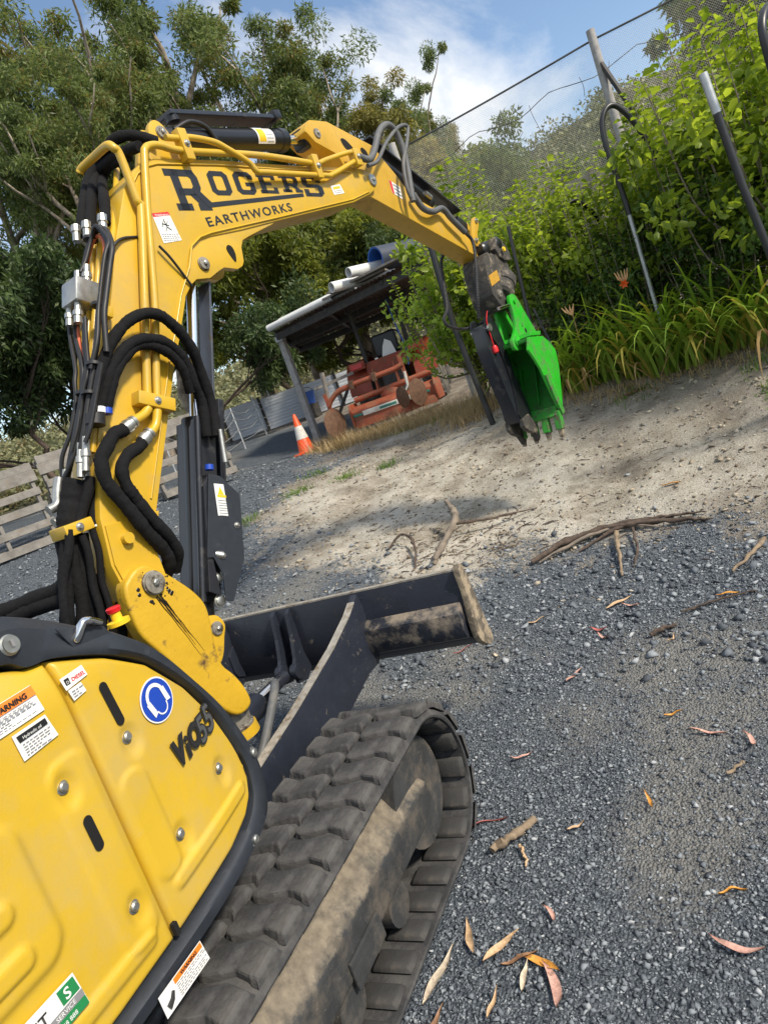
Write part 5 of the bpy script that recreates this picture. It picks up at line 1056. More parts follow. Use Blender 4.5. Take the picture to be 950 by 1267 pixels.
pmat('tyre', (.05, .048, .045), rough=.85, var=.25, scale=14, dirt=(.19, .17, .14), dscale=7, dlo=.42, dhi=.62, bump=.003)
pmat('tail_lamp', (.5, .02, .02), rough=.25, var=.1)
pmat('white_iron', (.44, .47, .52), rough=.45, metal=.2, var=.08, scale=5)
pmat('galv', (.45, .47, .48), rough=.45, metal=.6, var=.15, scale=18)
pmat('poly_black', (.018, .019, .022), rough=.4, var=.15, scale=20)
pmat('rusty_pole', (.22, .11, .07), rough=.85, var=.3, scale=25)
pmat('blue_tub', (.03, .10, .38), rough=.4, var=.1)
pmat('green_strip', (.03, .20, .16), rough=.5, var=.1)
pmat('bark_dark', (.09, .065, .05), rough=.95, var=.4, scale=30, bump=.006, bscale=60)
pmat('bark_grey', (.20, .165, .13), rough=.95, var=.35, scale=12, bump=.006, bscale=40)
pmat('bark_pale', (.34, .29, .23), rough=.9, var=.35, scale=5, bump=.004, bscale=30, dirt=(.14, .11, .085), dscale=3, dlo=.48, dhi=.6)
pmat('stick_wood', (.24, .18, .12), rough=.95, var=.35, scale=25, bump=.003, bscale=80)
pmat('pink_timber', (.50, .36, .30), rough=.85, var=.2, scale=9)
pmat('net_wire', (.06, .06, .06), rough=.6, var=.1)

# ------------------------------------------------------------------ traffic cone
cx, cy = -4.22, 9.68; cz = gz(cx, cy)
cone = empty('traffic_cone', (cx, cy, cz)); tag(cone, 'orange traffic cone with one wide white band beside the shed post', 'traffic cone')
MB().box((cx, cy, cz+.02), (.36, .36, .04)).build('base', M['cone_orange'], cone, bevel=.015)
def cprof(z0, z1, off=0): return [(z0, .145-(z0-.04)*.175+off), (z1, .145-(z1-.04)*.175+off)]
MB().lathe((cx, cy, cz), (cx, cy, cz+1), [(.04, .165), (.055, .145)] + cprof(.06, .72)[0:1] + cprof(.06, .70)[1:] + [(.715, .02)], 24).build('body', M['cone_orange'], cone, sm=35)
MB().lathe((cx, cy, cz), (cx, cy, cz+1), cprof(.27, .50, .004), 24).build('reflective_band', M['cone_white'], cone, sm=35)

# ------------------------------------------------------------------ lean-to shed
sh = empty('lean_to_shed', (-3.2, 11.4, 1.2)); tag(sh, 'open lean-to shed with a low dark corrugated roof and grey timber post', 'shed')
FL, FR, RR, RL = Vector((-4.35, 10.3, 3.36)), Vector((-.75, 9.6, 3.42)), Vector((-1.5, 12.8, 3.24)), Vector((-5.1, 12.35, 3.2))
nsh = 7
for k in range(nsh):            # corrugated sheets, each its own piece
    v = []; f = []; m = 22; a0, a1 = k/nsh, (k+1)/nsh+.012
    for i in range(m+1):
        u = a0+(a1-a0)*i/m; w = .012*math.sin(i*PI/1.6)+.004*(k % 2)
        for t in (-.04, .33, .66, 1.03): P = (FL*(1-u)+FR*u)*(1-t)+(RL*(1-u)+RR*u)*t; v.append(P+Vector((0, 0, w)))
    for i in range(m):
        for j in range(3): q = i*4+j; f.append((q, q+4, q+5, q+1))
    b0 = len(v); v += [q+Vector((0, 0, -.004)) for q in v[:b0]]; f += [tuple(b0+i for i in g[::-1]) for g in f]
    mesh('roof_sheet', v, f, M['roof_iron'], sh, True)
for t in (0.02, .5, .98):
    a = FL*(1-t)+RL*t; c = FR*(1-t)+RR*t; MB().beam(a-Vector((0, 0, .09)), c-Vector((0, 0, .09)), .06, .12).build('purlin', M['dark_iron'], sh)
for k in range(4):
    u = k/3; a = FL*(1-u)+FR*u; c = RL*(1-u)+RR*u; MB().beam(a-Vector((0, 0, .055)), c-Vector((0, 0, .055)), .05, .07).build('rafter', M['dark_iron'], sh)
for P, top in ((Vector((-4.46, 10.62, 0)), 3.28), (Vector((-1.6, 12.6, 0)), 3.15)):
    g = gz(P.x, P.y); MB().box((P.x, P.y, (g+top)/2), (.12, .12, top-g)).build('post', M['post_timber'], sh, bevel=.012)
MB().box((-4.46, 10.60, 3.25), (.16, .14, .10)).build('post_bracket', M['galv'], sh, bevel=.01)
MB().tube([(-4.62, 10.9, gz(-4.6, 10.9)), (-4.66, 10.95, 3.2)], .025, 8).build('steel_prop', M['dark_iron'], sh)
# things lying on the roof
R2 = Vector((.52, .85, 0)).normalized(); RD = Vector((.985, -.16, .012)).normalized()
def roof_pipe(name, a, L, r, mat, label, cat='pipe', inner=None, group='white plastic pipes on the shed roof', D=None):
    D = D or RD; a = Vector(a); b_ = a+D*L; n = 20; v = []; f = []; u = D.orthogonal().normalized(); w = D.cross(u)
    for q, rad in ((a, r), (b_, r), (b_, r*.86), (a, r*.86)):
        for k in range(n): t = 2*PI*k/n; v.append(q+(u*math.cos(t)+w*math.sin(t))*rad)
    for i in range(4):
        for k in range(n): k2 = (k+1) % n; j = (i+1) % 4; f.append((i*n+k, i*n+k2, j*n+k2, j*n+k))
    o = mesh(name, v, f, mat, None, True, 40); tag(o, label, cat, group)
    if inner:
        o.data.materials.append(inner)
        for p_ in o.data.polygons:
            if p_.index >= 2*n: p_.material_index = 1
    return o
roof_pipe('plastic_pipe', (-4.52, 10.42, 3.475), 1.55, .062, M['pvc'], 'lowest white plastic pipe sticking out past the left roof end', group='white plastic pipes on the shed roof')
roof_pipe('plastic_pipe', (-4.28, 10.50, 3.50), 1.75, .072, M['pvc'], 'thicker white plastic pipe lying just right of the lowest one')
roof_pipe('plastic_pipe', (-3.40, 10.36, 3.475), .55, .045, M['pvc'], 'short thin white pipe in the middle of the shed roof')
roof_pipe('plastic_pipe', (-3.25, 10.48, 3.50), .75, .05, M['pvc'], 'short white pipe resting behind the thin one at mid roof')
roof_pipe('plastic_pipe', (-2.72, 9.66, 3.55), 1.3, .085, M['pvc'], 'large white pipe with open dark end below the blue drain pipe', D=R2)
roof_pipe('plastic_pipe', (-2.38, 9.72, 3.66), 1.3, .085, M['pvc'], 'white pipe leaning against the big blue drain pipe', D=R2)
roof_pipe('drain_pipe', (-1.98, 10.0, 3.72), 1.5, .20, M['blue_pipe_out'], 'big dark drain pipe with a bright blue inside on the shed roof', inner=M['blue_pipe_in'], group=None, D=R2)
for k, (a, L) in enumerate((((-3.15, 10.2, 3.505), 1.3), ((-2.95, 10.05, 3.545), 1.6))):
    a = Vector(a); o = MB().beam(a, a+RD*L, .18, .035).build('timber_plank', M['grey_timber'], None, bevel=.003)
    tag(o, ('lower' if k == 0 else 'upper')+' weathered plank on the shed roof beside white pipes', 'plank', 'planks on the shed roof')

# ------------------------------------------------------------------ tractor parked under the shed, seen from behind
tr = empty('tractor', (-2.75, 11.0, 1.2)); tag(tr, 'orange tractor with dark roll bar parked under the lean-to shed', 'tractor')
TRt = Vector((.985, .17, 0)); TFw = Vector((-.17, .985, 0)); TO_ = Vector((-2.72, 11.05, gz(-2.72, 11.05)))
def TP(r_, f_, z): return TO_ + TRt*r_ + TFw*f_ + UP*z
AXT = (TRt, TFw, UP)
def tyre(parent, c, R, w, name='wheel'):
    wh = MB(); prof = [(-w/2, R*.62), (-w/2, R*.86), (-w*.42, R*.95), (w*.42, R*.95), (w/2, R*.86), (w/2, R*.62)]
    a = c - TRt*w/2
    wheel = MB().lathe(a, a+TRt, [(p[0]+w/2, p[1]) for p in prof], 36).build(name, M['tyre'], parent, sm=40)
    n = 18
    for k in range(n):
        for s_ in (-1, 1):
            t = 2*PI*(k+(.5 if s_ > 0 else 0))/n; o = TFw*math.cos(t)+UP*math.sin(t); tt = UP*math.cos(t)-TFw*math.sin(t)
            MB().box(c+o*R*.97+TRt*s_*w*.23, (w*.52, .05, R*.09), ((TRt+tt*s_*.6).normalized(), (tt-TRt*s_*.6).normalized(), o)).build('tyre_lug', M['tyre'], wheel)
    MB().lathe(c-TRt*w*.3, c+TRt, [(0, R*.2), (0, R*.6), (.03, R*.6), (.06, R*.25), (w*.6, R*.25)], 24).build('rim', M['tractor_orange'], wheel, sm=40)
for s_ in (-1, 1):
    tyre(tr, TP(s_*.62, .35, .56), .56, .32); tyre(tr, TP(s_*.55, 1.95, .38), .38, .22)
    v = []; f = []
    for i in range(13):
        t = PI*(.02+.96*i/12); 
        for q in (.42, .84): v.append(TP(s_*q, .35-math.cos(t)*.64, .56+math.sin(t)*.64))
    for i in range(12): f.append((2*i, 2*i+1, 2*i+3, 2*i+2))
    b0 = len(v); v += [q-UP*.02 for q in v[:b0]]; f += [tuple(b0+i for i in g[::-1]) for g in f]
    mesh('fender', v, f, M['tractor_orange'], tr, True, 40)
    lb = MB().box(TP(s_*.56, -.27, 1.07), (.30, .10, .15), AXT).build('lamp_housing', M['tractor_orange'], tr, bevel=.015)
    MB().box(TP(s_*.56, -.328, 1.07), (.22, .02, .09), AXT).build('tail_lamp', M['tail_lamp'], lb, bevel=.008)
    MB().tube([TP(s_*.42, -.05, .9), TP(s_*.42, -.08, 2.15)], .042, 10).build('roll_bar_post', M['dark_iron'], tr, sm=40)
MB().beam(TP(-.44, -.08, 2.14), TP(.44, -.08, 2.14), .07, .07).build('roll_bar_top', M['dark_iron'], tr, bevel=.01)
MB().box(TP(0, -.18, .95), (.86, .10, .26), AXT).build('rear_panel', M['tractor_orange'], tr, bevel=.015)
MB().box(TP(0, .1, .62), (.42, .7, .42), AXT).build('gearbox', M['dark_iron'], tr, bevel=.04)
MB().box(TP(0, 1.7, .85), (.5, 1.3, .55), AXT).build('bonnet', M['tractor_orange'], tr, bevel=.08, sm=40)
seat = MB().box(TP(0, .25, 1.08), (.46, .42, .12), AXT).build('seat', M['poly_black'], tr, bevel=.05, bseg=3, sm=40); MB().box(TP(0, .05, 1.30), (.46, .10, .40), AXT).build('seat_back', M['poly_black'], seat, bevel=.045, bseg=3, sm=40)
MB().add([TP(-.12, -.03, 1.09), TP(.16, -.04, 1.09), TP(.12, -.03, 1.3), TP(.02, -.02, 1.38), TP(-.05, -.03, 1.27)], [(0, 1, 2, 3, 4)]).build('rag', M['white_vinyl'], tr)
MB().tube(cr([TP(.30, -.12, 2.0), TP(.33, -.18, 1.5), TP(.38, -.22, 1.1), TP(.34, -.26, .8)], 5), .016, 8).build('hose', M['blue_tub'], tr, sm=60)
MB().tube([TP(0, .75, 1.0), TP(0, .65, 1.35)], .02, 8).build('steering_column', M['dark_iron'], tr)
MB().tube([TP(.2*math.cos(2*PI*k/20), .63+.06*math.sin(2*PI*k/20), 1.36+.19*math.sin(2*PI*k/20)) for k in range(20)], .014, 6, closed=True).build('steering_wheel', M['dark_iron'], tr, sm=60)
for s_ in (-1, 1): MB().beam(TP(s_*.35, -.2, .45), TP(s_*.42, -.95, .35), .05, .08).build('lift_arm', M['dark_iron'], tr)
# rotary tiller hitched behind
def TQ(r_, f_, z): return TP(r_*.76+.10, f_*.82, z*.92)
ti_ = empty('rotary_tiller', tuple(TQ(-.05, -1.15, 0))); tag(ti_, 'faded orange rotary tiller with pale stripe standing in dry grass behind the tractor', 'tiller')
def hull(name, prof, r0, r1, mat, parent): return MB().prism(prof, lambda a, b_, n: TQ(n, a, b_), r0, r1).build(name, M[mat], parent, bevel=.012, sm=40)
hood = hull('hood', [(-1.55, .14), (-1.55, .36), (-1.42, .45), (-1.0, .46), (-.8, .36), (-.8, .14), (-.83, .14), (-.83, .34), (-1.02, .43), (-1.40, .42), (-1.52, .34), (-1.52, .14)], -1.0, .95, 'orange_iron', ti_)
for r_ in (-1.02, .96): hull('end_plate', [(-1.60, .10), (-1.62, .38), (-1.50, .52), (-1.0, .52), (-.86, .40), (-.86, .10)], r_-.015, r_+.03, 'orange_iron', ti_)
hull('stripe', [(-1.562, .25), (-1.562, .34), (-1.555, .34), (-1.555, .25)], -.75, .55, 'cone_white', ti_); 
for a, c in ((-.98, -.76), (-.35, .05), (.56, .82)): hull('stripe_green', [(-1.566, .27), (-1.566, .315), (-1.556, .315), (-1.556, .27)], a, c, 'green_strip', ti_)
MB().tube([TQ(-.95, -1.15, .56), TQ(.9, -1.15, .60)], .05, 14).build('cross_tube', M['orange_iron'], ti_, sm=40)
MB().lathe(TQ(-.1, -1.05, .45), TQ(-.1, -1.05, 1.5), [(0, .2), (.06, .2), (.12, .14), (.16, .08)], 20).build('gear_housing', M['orange_iron'], ti_, sm=50)
for r_ in (-.35, .15): MB().prism([(-1.2, .6), (-1.0, .6), (-1.0, .95), (-1.08, 1.02)], lambda a, b_, n: TQ(n, a, b_), r_-.015, r_+.015).build('hitch_plate', M['orange_iron'], ti_, bevel=.006)
hull('skirt', [(-1.60, .06), (-1.58, .2), (-1.565, .2), (-1.585, .06)], -.98, .93, 'orange_iron', ti_)
# toolbar with hilling discs in front of it
def TQ(r_, f_, z): return TP(r_*.80+.08, f_*.78, z*.92)
tb_ = empty('disc_hiller', tuple(TQ(-.3, -1.9, 0))); tag(tb_, 'bent orange toolbar carrying rusty hilling discs in front of the tiller', 'implement')
MB().tube(cr([TQ(-1.25, -1.95, .62), TQ(-1.1, -1.95, .74), TQ(-.8, -1.95, .83), TQ(.2, -1.95, .84), TQ(.42, -1.95, .86), TQ(.50, -1.95, .88)], 5), .045, 12).build('toolbar', M['orange_iron'], tb_, sm=60)
for r_ in (-1.25, .48): MB().beam(TQ(r_, -1.95, 1.05 if r_ > 0 else .85), TQ(r_+.03, -1.95, .45), .035, .06).build('clamp_leg', M['orange_iron'], tb_, bevel=.006)
for r_ in (-.62, -.12): MB().box(TQ(r_, -1.95, .84), (.07, .14, .14), AXT).build('clamp', M['rust'], tb_, bevel=.01)
def disc_(c, ax_v, R, mat):
    v = []; f = []; u = ax_v.orthogonal().normalized(); w = ax_v.cross(u); n = 28
    for rr, d in ((0, .05), (R*.5, .035), (R, 0), (R*.98, -.008), (R*.5, .027), (0, .042)):
        for k in range(n): v.append(c+ax_v*d+(u*math.cos(2*PI*k/n)+w*math.sin(2*PI*k/n))*max(rr, .001))
    for i in range(5):
        for k in range(n): f.append((i*n+k, i*n+(k+1) % n, (i+1)*n+(k+1) % n, (i+1)*n+k))
    return mesh('disc', v, f, M[mat], tb_, True, 40)
disc_(TQ(-1.22, -1.98, .30), (TRt*.85-TFw*.45).normalized(), .25, 'rust'); disc_(TQ(.30, -1.98, .34), (TRt*-.7-TFw*.7).normalized(), .18, 'rust'); disc_(TQ(.62, -1.90, .34), (TRt*.8-TFw*.45).normalized(), .22, 'rust')
MB().tube([TQ(.30, -1.95, .34), TQ(.48, -1.95, .5), TQ(.5, -1.95, .75)], .03, 8).build('disc_stalk', M['cone_white'], tb_, sm=50)
# timber leaning by the implement
o = MB().beam(TP(-1.15, -1.0, .02), TP(-.98, -1.05, 1.15), .07, .05).build('leaning_stake', M['grey_timber'], None); tag(o, 'grey timber stake leaning upright left of the orange toolbar', 'stake')
o = MB().beam(TP(-1.25, -.9, .93), TP(-.55, -.7, .98), .09, .05).build('cross_plank', M['grey_timber'], None); tag(o, 'weathered plank lying level left of the tractor tail lamp', 'plank')
o = MB().beam(TP(-1.3, -.8, .05), TP(-.8, -.5, .75), .05, .05).build('iron_bar', M['dark_iron'], None); tag(o, 'dark iron bar propped beside the leaning timber stake', 'bar')

# ------------------------------------------------------------------ white corrugated fence, wire fence, tub
fe = empty('corrugated_fence', (-6.2, 14.6, 1.7)); tag(fe, 'low white corrugated iron fence with dark posts beyond the shed', 'fence')
f0, f1 = Vector((-8.4, 13.5, 0)), Vector((-3.2, 16.2, 0)); nf = 6; fd = (f1-f0)/nf; fn = Vector((fd.y, -fd.x, 0)).normalized()
for k in range(nf):
    a = f0+fd*k; v = []; f = []; m = 26; zb = max(gz(a.x, a.y), gz((a+fd).x, (a+fd).y)); h0 = zb+.02
    for j in range(m+1):
        z = h0+.78*j/m; d = fn*(.012*math.sin(j*PI/1.3))
        v += [a+d+UP*z, a+fd*.995+d+UP*z]
    for j in range(m): f.append((2*j, 2*j+1, 2*j+3, 2*j+2))
    b0 = len(v); v += [q-fn*.004 for q in v[:b0]]; f += [tuple(b0+i for i in g[::-1]) for g in f]
    mesh('iron_sheet', v, f, M['white_iron'], fe, True)
for k in range(nf+1):
    a = f0+fd*k-fn*.05*-1; g = gz(a.x, a.y); MB().box((a.x, a.y, g+.42), (.05, .05, .9)).build('post', M['dark_iron'], fe)
wf = empty('wire_fence', (-6.5, 9.6, 1.3)); tag(wf, 'slack wire fence on thin steel posts left of the traffic cone', 'fence')
wp = [Vector(q) for q in ((-6.2, 8.6, 0), (-6.6, 10.2, 0), (-6.9, 11.8, 0), (-7.2, 13.2, 0), (-7.6, 14.6, 0))]
for k, q in enumerate(wp): g = gz(q.x, q.y); MB().tube([(q.x+.03*(k % 2), q.y, g-.05), (q.x-.04, q.y+.05, g+.95)], .017, 6).build('post', M['galv'], wf)
for h in (.2, .45, .7, .88):
    pts = []
    for i in range(len(wp)-1):
        for t in (0, .25, .5, .75): q = wp[i].lerp(wp[i+1], t); pts.append(Vector((q.x, q.y, gz(q.x, q.y)+h-.22*h*math.sin(PI*t))))
    MB().tube(pts, .007, 5).build('wire', M['galv'], wf)
tbx, tby = -6.3, 14.1; tbz = gz(tbx, tby)
tub = empty('blue_tub', (tbx, tby, tbz)); tag(tub, 'small blue plastic tub hung on the white corrugated fence', 'tub')
MB().lathe((tbx, tby, tbz+.32), (tbx, tby, tbz+1), [(0, .15), (.30, .20), (.32, .215), (.32, .19), (.02, .14)], 20).build('bowl', M['blue_tub'], tub, sm=40); MB().tube([(tbx+.2*math.cos(PI*k/10), tby, tbz+.62+.13*math.sin(PI*k/10)) for k in range(11)], .008, 6).build('handle', M['dark_iron'], tub)
MB().box((tbx, tby, tbz+.17), (.3, .3, .34)).build('stand', M['dark_iron'], tub)

# ------------------------------------------------------------------ pallets standing on edge at the left
PD = Vector((.50, .866, 0)); PN = Vector((.866, -.5, 0))
def pallet(base, tilt, label):
    e = empty('pallet', tuple(base)); tag(e, label, 'pallet', 'pallets standing on edge along the drive'); b_ = Vector(base); up = (UP-PN*tilt).normalized(); nr = PD.cross(up); ax = (PD, up, nr); rg = random.Random(label)
    if nr.dot(PN) < 0: ax = (PD, up, -nr)
    nr = ax[2]
    for k, (z, w) in enumerate(((.06, .10), (.28, .095), (.50, .10), (.70, .095), (.90, .14), (1.02, .10))):
        MB().box(b_+PD*(.6+rg.uniform(-.02, .02))+up*z+nr*.065, (1.2+rg.uniform(-.03, .03), w, .018), ax).build('slat', M['grey_timber'], e, bevel=.003, bseg=1)
    for x in (.05, .6, 1.15): MB().box(b_+PD*x+up*.54, (.045, 1.08, .10), ax).build('bearer', M['grey_timber'], e, bevel=.003, bseg=1)
    for z in (.08, .52, .98): MB().box(b_+PD*.6+up*z-nr*.065, (1.2, .10, .018), ax).build('slat', M['grey_timber'], e, bevel=.003, bseg=1)
for k, (x, y, lab) in enumerate(((-6.75, 3.15, 'nearest weathered pallet standing on edge at the left edge of the yard'), (-6.1, 4.25, 'weathered pallet on edge, second in the row left of the boom'), (-5.47, 5.34, 'weathered pallet on edge half hidden behind the hose bundle'), (-5.0, 6.75, 'furthest weathered pallet, seen between boom and boom cylinder'))):
    pallet((x, y, gz(x, y)+.02), .10 if k != 2 else .05, lab)

# ------------------------------------------------------------------ net wall on a post, wire and rail behind the orchard
NY = 9.0
nw = empty('bird_net', (1.9, NY, 1.3)); tag(nw, 'fine bird netting hung from a wire behind the fruit trees', 'netting')
nm = bpy.data.materials.new('netting'); nm.use_nodes = True; t = nm.node_tree; N = t.nodes; L = t.links; b = N['Principled BSDF']; o_ = N['Material Output']
b.inputs['Base Color'].default_value = (.74, .70, .62, 1); b.inputs['Roughness'].default_value = .8
tcn = N.new('ShaderNodeTexCoord'); mpn = N.new('ShaderNodeMapping'); mpn.inputs['Rotation'].default_value = (0, PI/4, 0); mpn.inputs['Scale'].default_value = (1, 1, 1); L.new(tcn.outputs['Object'], mpn.inputs[0])
sx = N.new('ShaderNodeSeparateXYZ'); L.new(mpn.outputs[0], sx.inputs[0])
def cell(src):
    m = N.new('ShaderNodeMath'); m.operation = 'MULTIPLY'; L.new(src, m.inputs[0]); m.inputs[1].default_value = 1/.022
    fr = N.new('ShaderNodeMath'); fr.operation = 'FRACT'; L.new(m.outputs[0], fr.inputs[0]); c = N.new('ShaderNodeMath'); c.operation = 'LESS_THAN'; L.new(fr.outputs[0], c.inputs[0]); c.inputs[1].default_value = .09; return c.outputs[0]
mxx = N.new('ShaderNodeMath'); mxx.operation = 'MAXIMUM'; L.new(cell(sx.outputs[0]), mxx.inputs[0]); L.new(cell(sx.outputs[2]), mxx.inputs[1])
tp_ = N.new('ShaderNodeBsdfTransparent'); ms = N.new('ShaderNodeMixShader'); L.new(mxx.outputs[0], ms.inputs[0]); L.new(tp_.outputs[0], ms.inputs[1]); L.new(b.outputs[0], ms.inputs[2]); L.new(ms.outputs[0], o_.inputs[0])
topz = lambda x: 4.80 + .012*x - .05*math.sin(PI*((x-1.95) % 4.5)/4.5)
v = []; f = []; nxn, nzn = 60, 16
for i in range(nxn+1):
    x = -.75+8.2*i/nxn
    for j in range(nzn+1):
        u = j/nzn; zt = topz(x); zb = gz(x, NY)+.05; v.append((x, NY+.10*math.sin(x*2.1+u*3)*math.sin(PI*u)+.05*math.sin(x*5+u*7)*u, zt+(zb-zt)*u))
for i in range(nxn):
    for j in range(nzn): q = i*(nzn+1)+j; f.append((q, q+1, q+nzn+2, q+nzn+1))
mesh('net', v, f, nm, nw, True)
MB().tube([(-.75+8.2*i/60, NY, topz(-.75+8.2*i/60)+.006) for i in range(61)], .012, 6).build('top_wire', M['net_wire'], nw, sm=60)
MB().tube([(-.75+8.2*i/60, NY-.01+.03*math.sin(i*1.7), topz(-.75+8.2*i/60)-.26-.12*abs(math.sin(i*.41))) for i in range(61)], .005, 5).build('sag_line', M['net_wire'], nw, sm=60)
rg = random.Random(2)
for k in range(9):
    x = -.6+k*.55+rg.uniform(-.1, .1); z = topz(x)-.3; MB().tube(cr([(x, NY-.02, z), (x+rg.uniform(-.03, .06), NY-.03, z-.12), (x+rg.uniform(-.08, .1), NY-.03, z-rg.uniform(.2, .35))], 4), .004, 4).build('dry_tendril', M['bark_dark'], nw)
for x in (1.95, -.8, 6.4):
    g = gz(x, NY-.1); p_ = MB().tube([(x+.03, NY-.12, g), (x, NY-.12, topz(x)+.08)], [.062, .052], 12).build('net_post', M['post_timber'], None, sm=40)
    tag(p_, {1.95: 'grey timber post holding the net wire above the fruit trees', -.8: 'timber net post mostly hidden behind the arm and fruit trees', 6.4: 'timber net post at the far right end of the netting'}[x], 'post', 'net posts')
o = MB().beam((.45, 8.75, 3.30), (2.3, 8.6, 3.30), .05, .12).build('cross_rail', M['grey_timber'], None, bevel=.005); tag(o, 'grey timber rail running left from the net post', 'rail')
o = MB().beam((1.97, 8.85, 4.5), (2.35, 8.5, 3.2), .045, .045).build('brace', M['dark_iron'], None); tag(o, 'thin dark brace slanting down from the net post', 'brace')
o = MB().tube([(.30, 7.0, 1.86), (1.35, 7.18, 1.77)], .05, 10).build('pink_rail', M['pink_timber'], None, sm=40); tag(o, 'pale pinkish round rail low behind the green bucket', 'rail')

# ------------------------------------------------------------------ poly pipe hoops and poles in the garden bed
def hoop(pts, r, split, label, lower='galv'):
    e = empty('hoop_pole', (pts[0][0], pts[0][1], gz(pts[0][0], pts[0][1]))); tag(e, label, 'hoop', 'poly pipe hoops over the garden bed')
    P = cr(pts, 8); k = max(1, int(len(P)*split)); MB().tube(P[:k+1], r*.82, 8).build('metal_leg', M[lower], e, sm=60); MB().tube(P[k-1:], r, 10).build('poly_arch', M['poly_black'], e, sm=60)
hoop([(1.93, 6.42, gz(1.93, 6.42)), (1.92, 6.41, 1.6), (1.91, 6.41, 2.6), (1.88, 6.41, 3.2), (1.94, 6.46, 3.44), (2.06, 6.55, 3.45), (2.20, 6.65, 3.15), (2.32, 6.75, 2.6), (2.38, 6.8, 1.3)], .026, .25, 'tall black pipe hoop on a shiny metal leg, right of the net post')
hoop([(1.47, 6.98, gz(1.47, 6.98)), (1.45, 6.98, 1.65), (1.36, 6.98, 2.3), (1.27, 6.98, 2.70), (1.33, 7.05, 2.89), (1.47, 7.2, 2.87), (1.6, 7.4, 2.5), (1.65, 7.5, 1.4)], .022, .13, 'smaller black pipe hoop behind the orange lily flower')
pe = empty('garden_pole', (2.79, 4.6, gz(2.79, 4.6))); tag(pe, 'dark pole with pale top and rusty foot near the right edge', 'pole')
MB().tube([(2.82, 4.60, gz(2.82, 4.6)-.03), (2.76, 4.60, 1.72)], .024, 10).build('rusty_stake', M['rusty_pole'], pe, sm=40); MB().tube([(2.765, 4.60, 1.66), (2.70, 4.60, 2.2), (2.66, 4.61, 2.72)], .027, 12).build('poly_sleeve', M['poly_black'], pe, sm=40); MB().tube([(2.662, 4.61, 2.70), (2.64, 4.61, 2.97)], .029, 12).build('pale_top', M['galv'], pe, sm=40)
hoop([(3.08, 4.5, gz(3.08, 4.5)), (3.02, 4.4, 2.0), (2.97, 4.27, 2.75), (2.98, 4.28, 3.02), (3.1, 4.5, 3.12), (3.3, 4.9, 2.9), (3.4, 5.1, 1.5)], .026, .1, 'black pipe hoop cut off by the top right corner')
o = MB().tube([(-.05, 6.71, gz(-.05, 6.7)), (-.12, 6.69, 2.16), (-.09, 6.70, 3.05)], .035, 10).build('poly_pole', M['poly_black'], None, sm=40); tag(o, 'thick black pole standing left of the grip thumb', 'pole')
o = MB().tube([(.62, 6.66, gz(.62, 6.66)), (.68, 6.68, 1.74), (.73, 6.69, 2.47), (.76, 6.70, 2.88)], .02, 8).build('poly_pole', M['poly_black'], None, sm=40); tag(o, 'thin black pole rising right of the hitch', 'pole')
o = MB().tube([(.96, 6.55, gz(.96, 6.55)), (.82, 6.65, 1.7), (.76, 6.7, 2.0)], .014, 8).build('bent_stick', M['poly_black'], None, sm=40); tag(o, 'thin dark stick crossing in front of the pink rail', 'stick')
# ------------------------------------------------------------------ foliage
leafmat('gum_leaf', (.062, .094, .032), (.20, .25, .075), transl=.45, scale=.55, other=(.20, .16, .045))
leafmat('gum_leaf_gold', (.11, .115, .03), (.31, .28, .075), transl=.4, scale=.5, other=(.27, .20, .055))
leafmat('wattle_leaf', (.028, .052, .020), (.095, .14, .044), transl=.3, scale=.8)
leafmat('sunny_leaf', (.09, .12, .022), (.27, .30, .055), transl=.45, scale=.6)
leafmat('apple_leaf', (.11, .18, .026), (.33, .42, .065), transl=.55, rough=.42, scale=1.2)
leafmat('apple_leaf_lime', (.15, .26, .035), (.36, .50, .085), transl=.45, rough=.42, scale=1.2)
leafmat('vine_leaf', (.035, .08, .016), (.11, .19, .04), transl=.35, rough=.45, scale=1.0)
leafmat('hill_leaf_hazy', (.11, .125, .06), (.25, .245, .12), transl=.2, scale=.08, other=(.20, .16, .08))  # tones lightened to put distance haze into the woodland colour
leafmat('lily_green', (.14, .25, .032), (.32, .46, .07), transl=.4, scale=3)
leafmat('lily_yellow', (.30, .28, .045), (.46, .40, .09), transl=.4, scale=3)
leafmat('lily_straw', (.34, .22, .09), (.52, .38, .19), transl=.3, scale=3)
leafmat('dry_grass', (.30, .22, .10), (.55, .43, .24), transl=.25, scale=2)
leafmat('weed_green', (.06, .13, .02), (.18, .28, .05), transl=.3, scale=2)

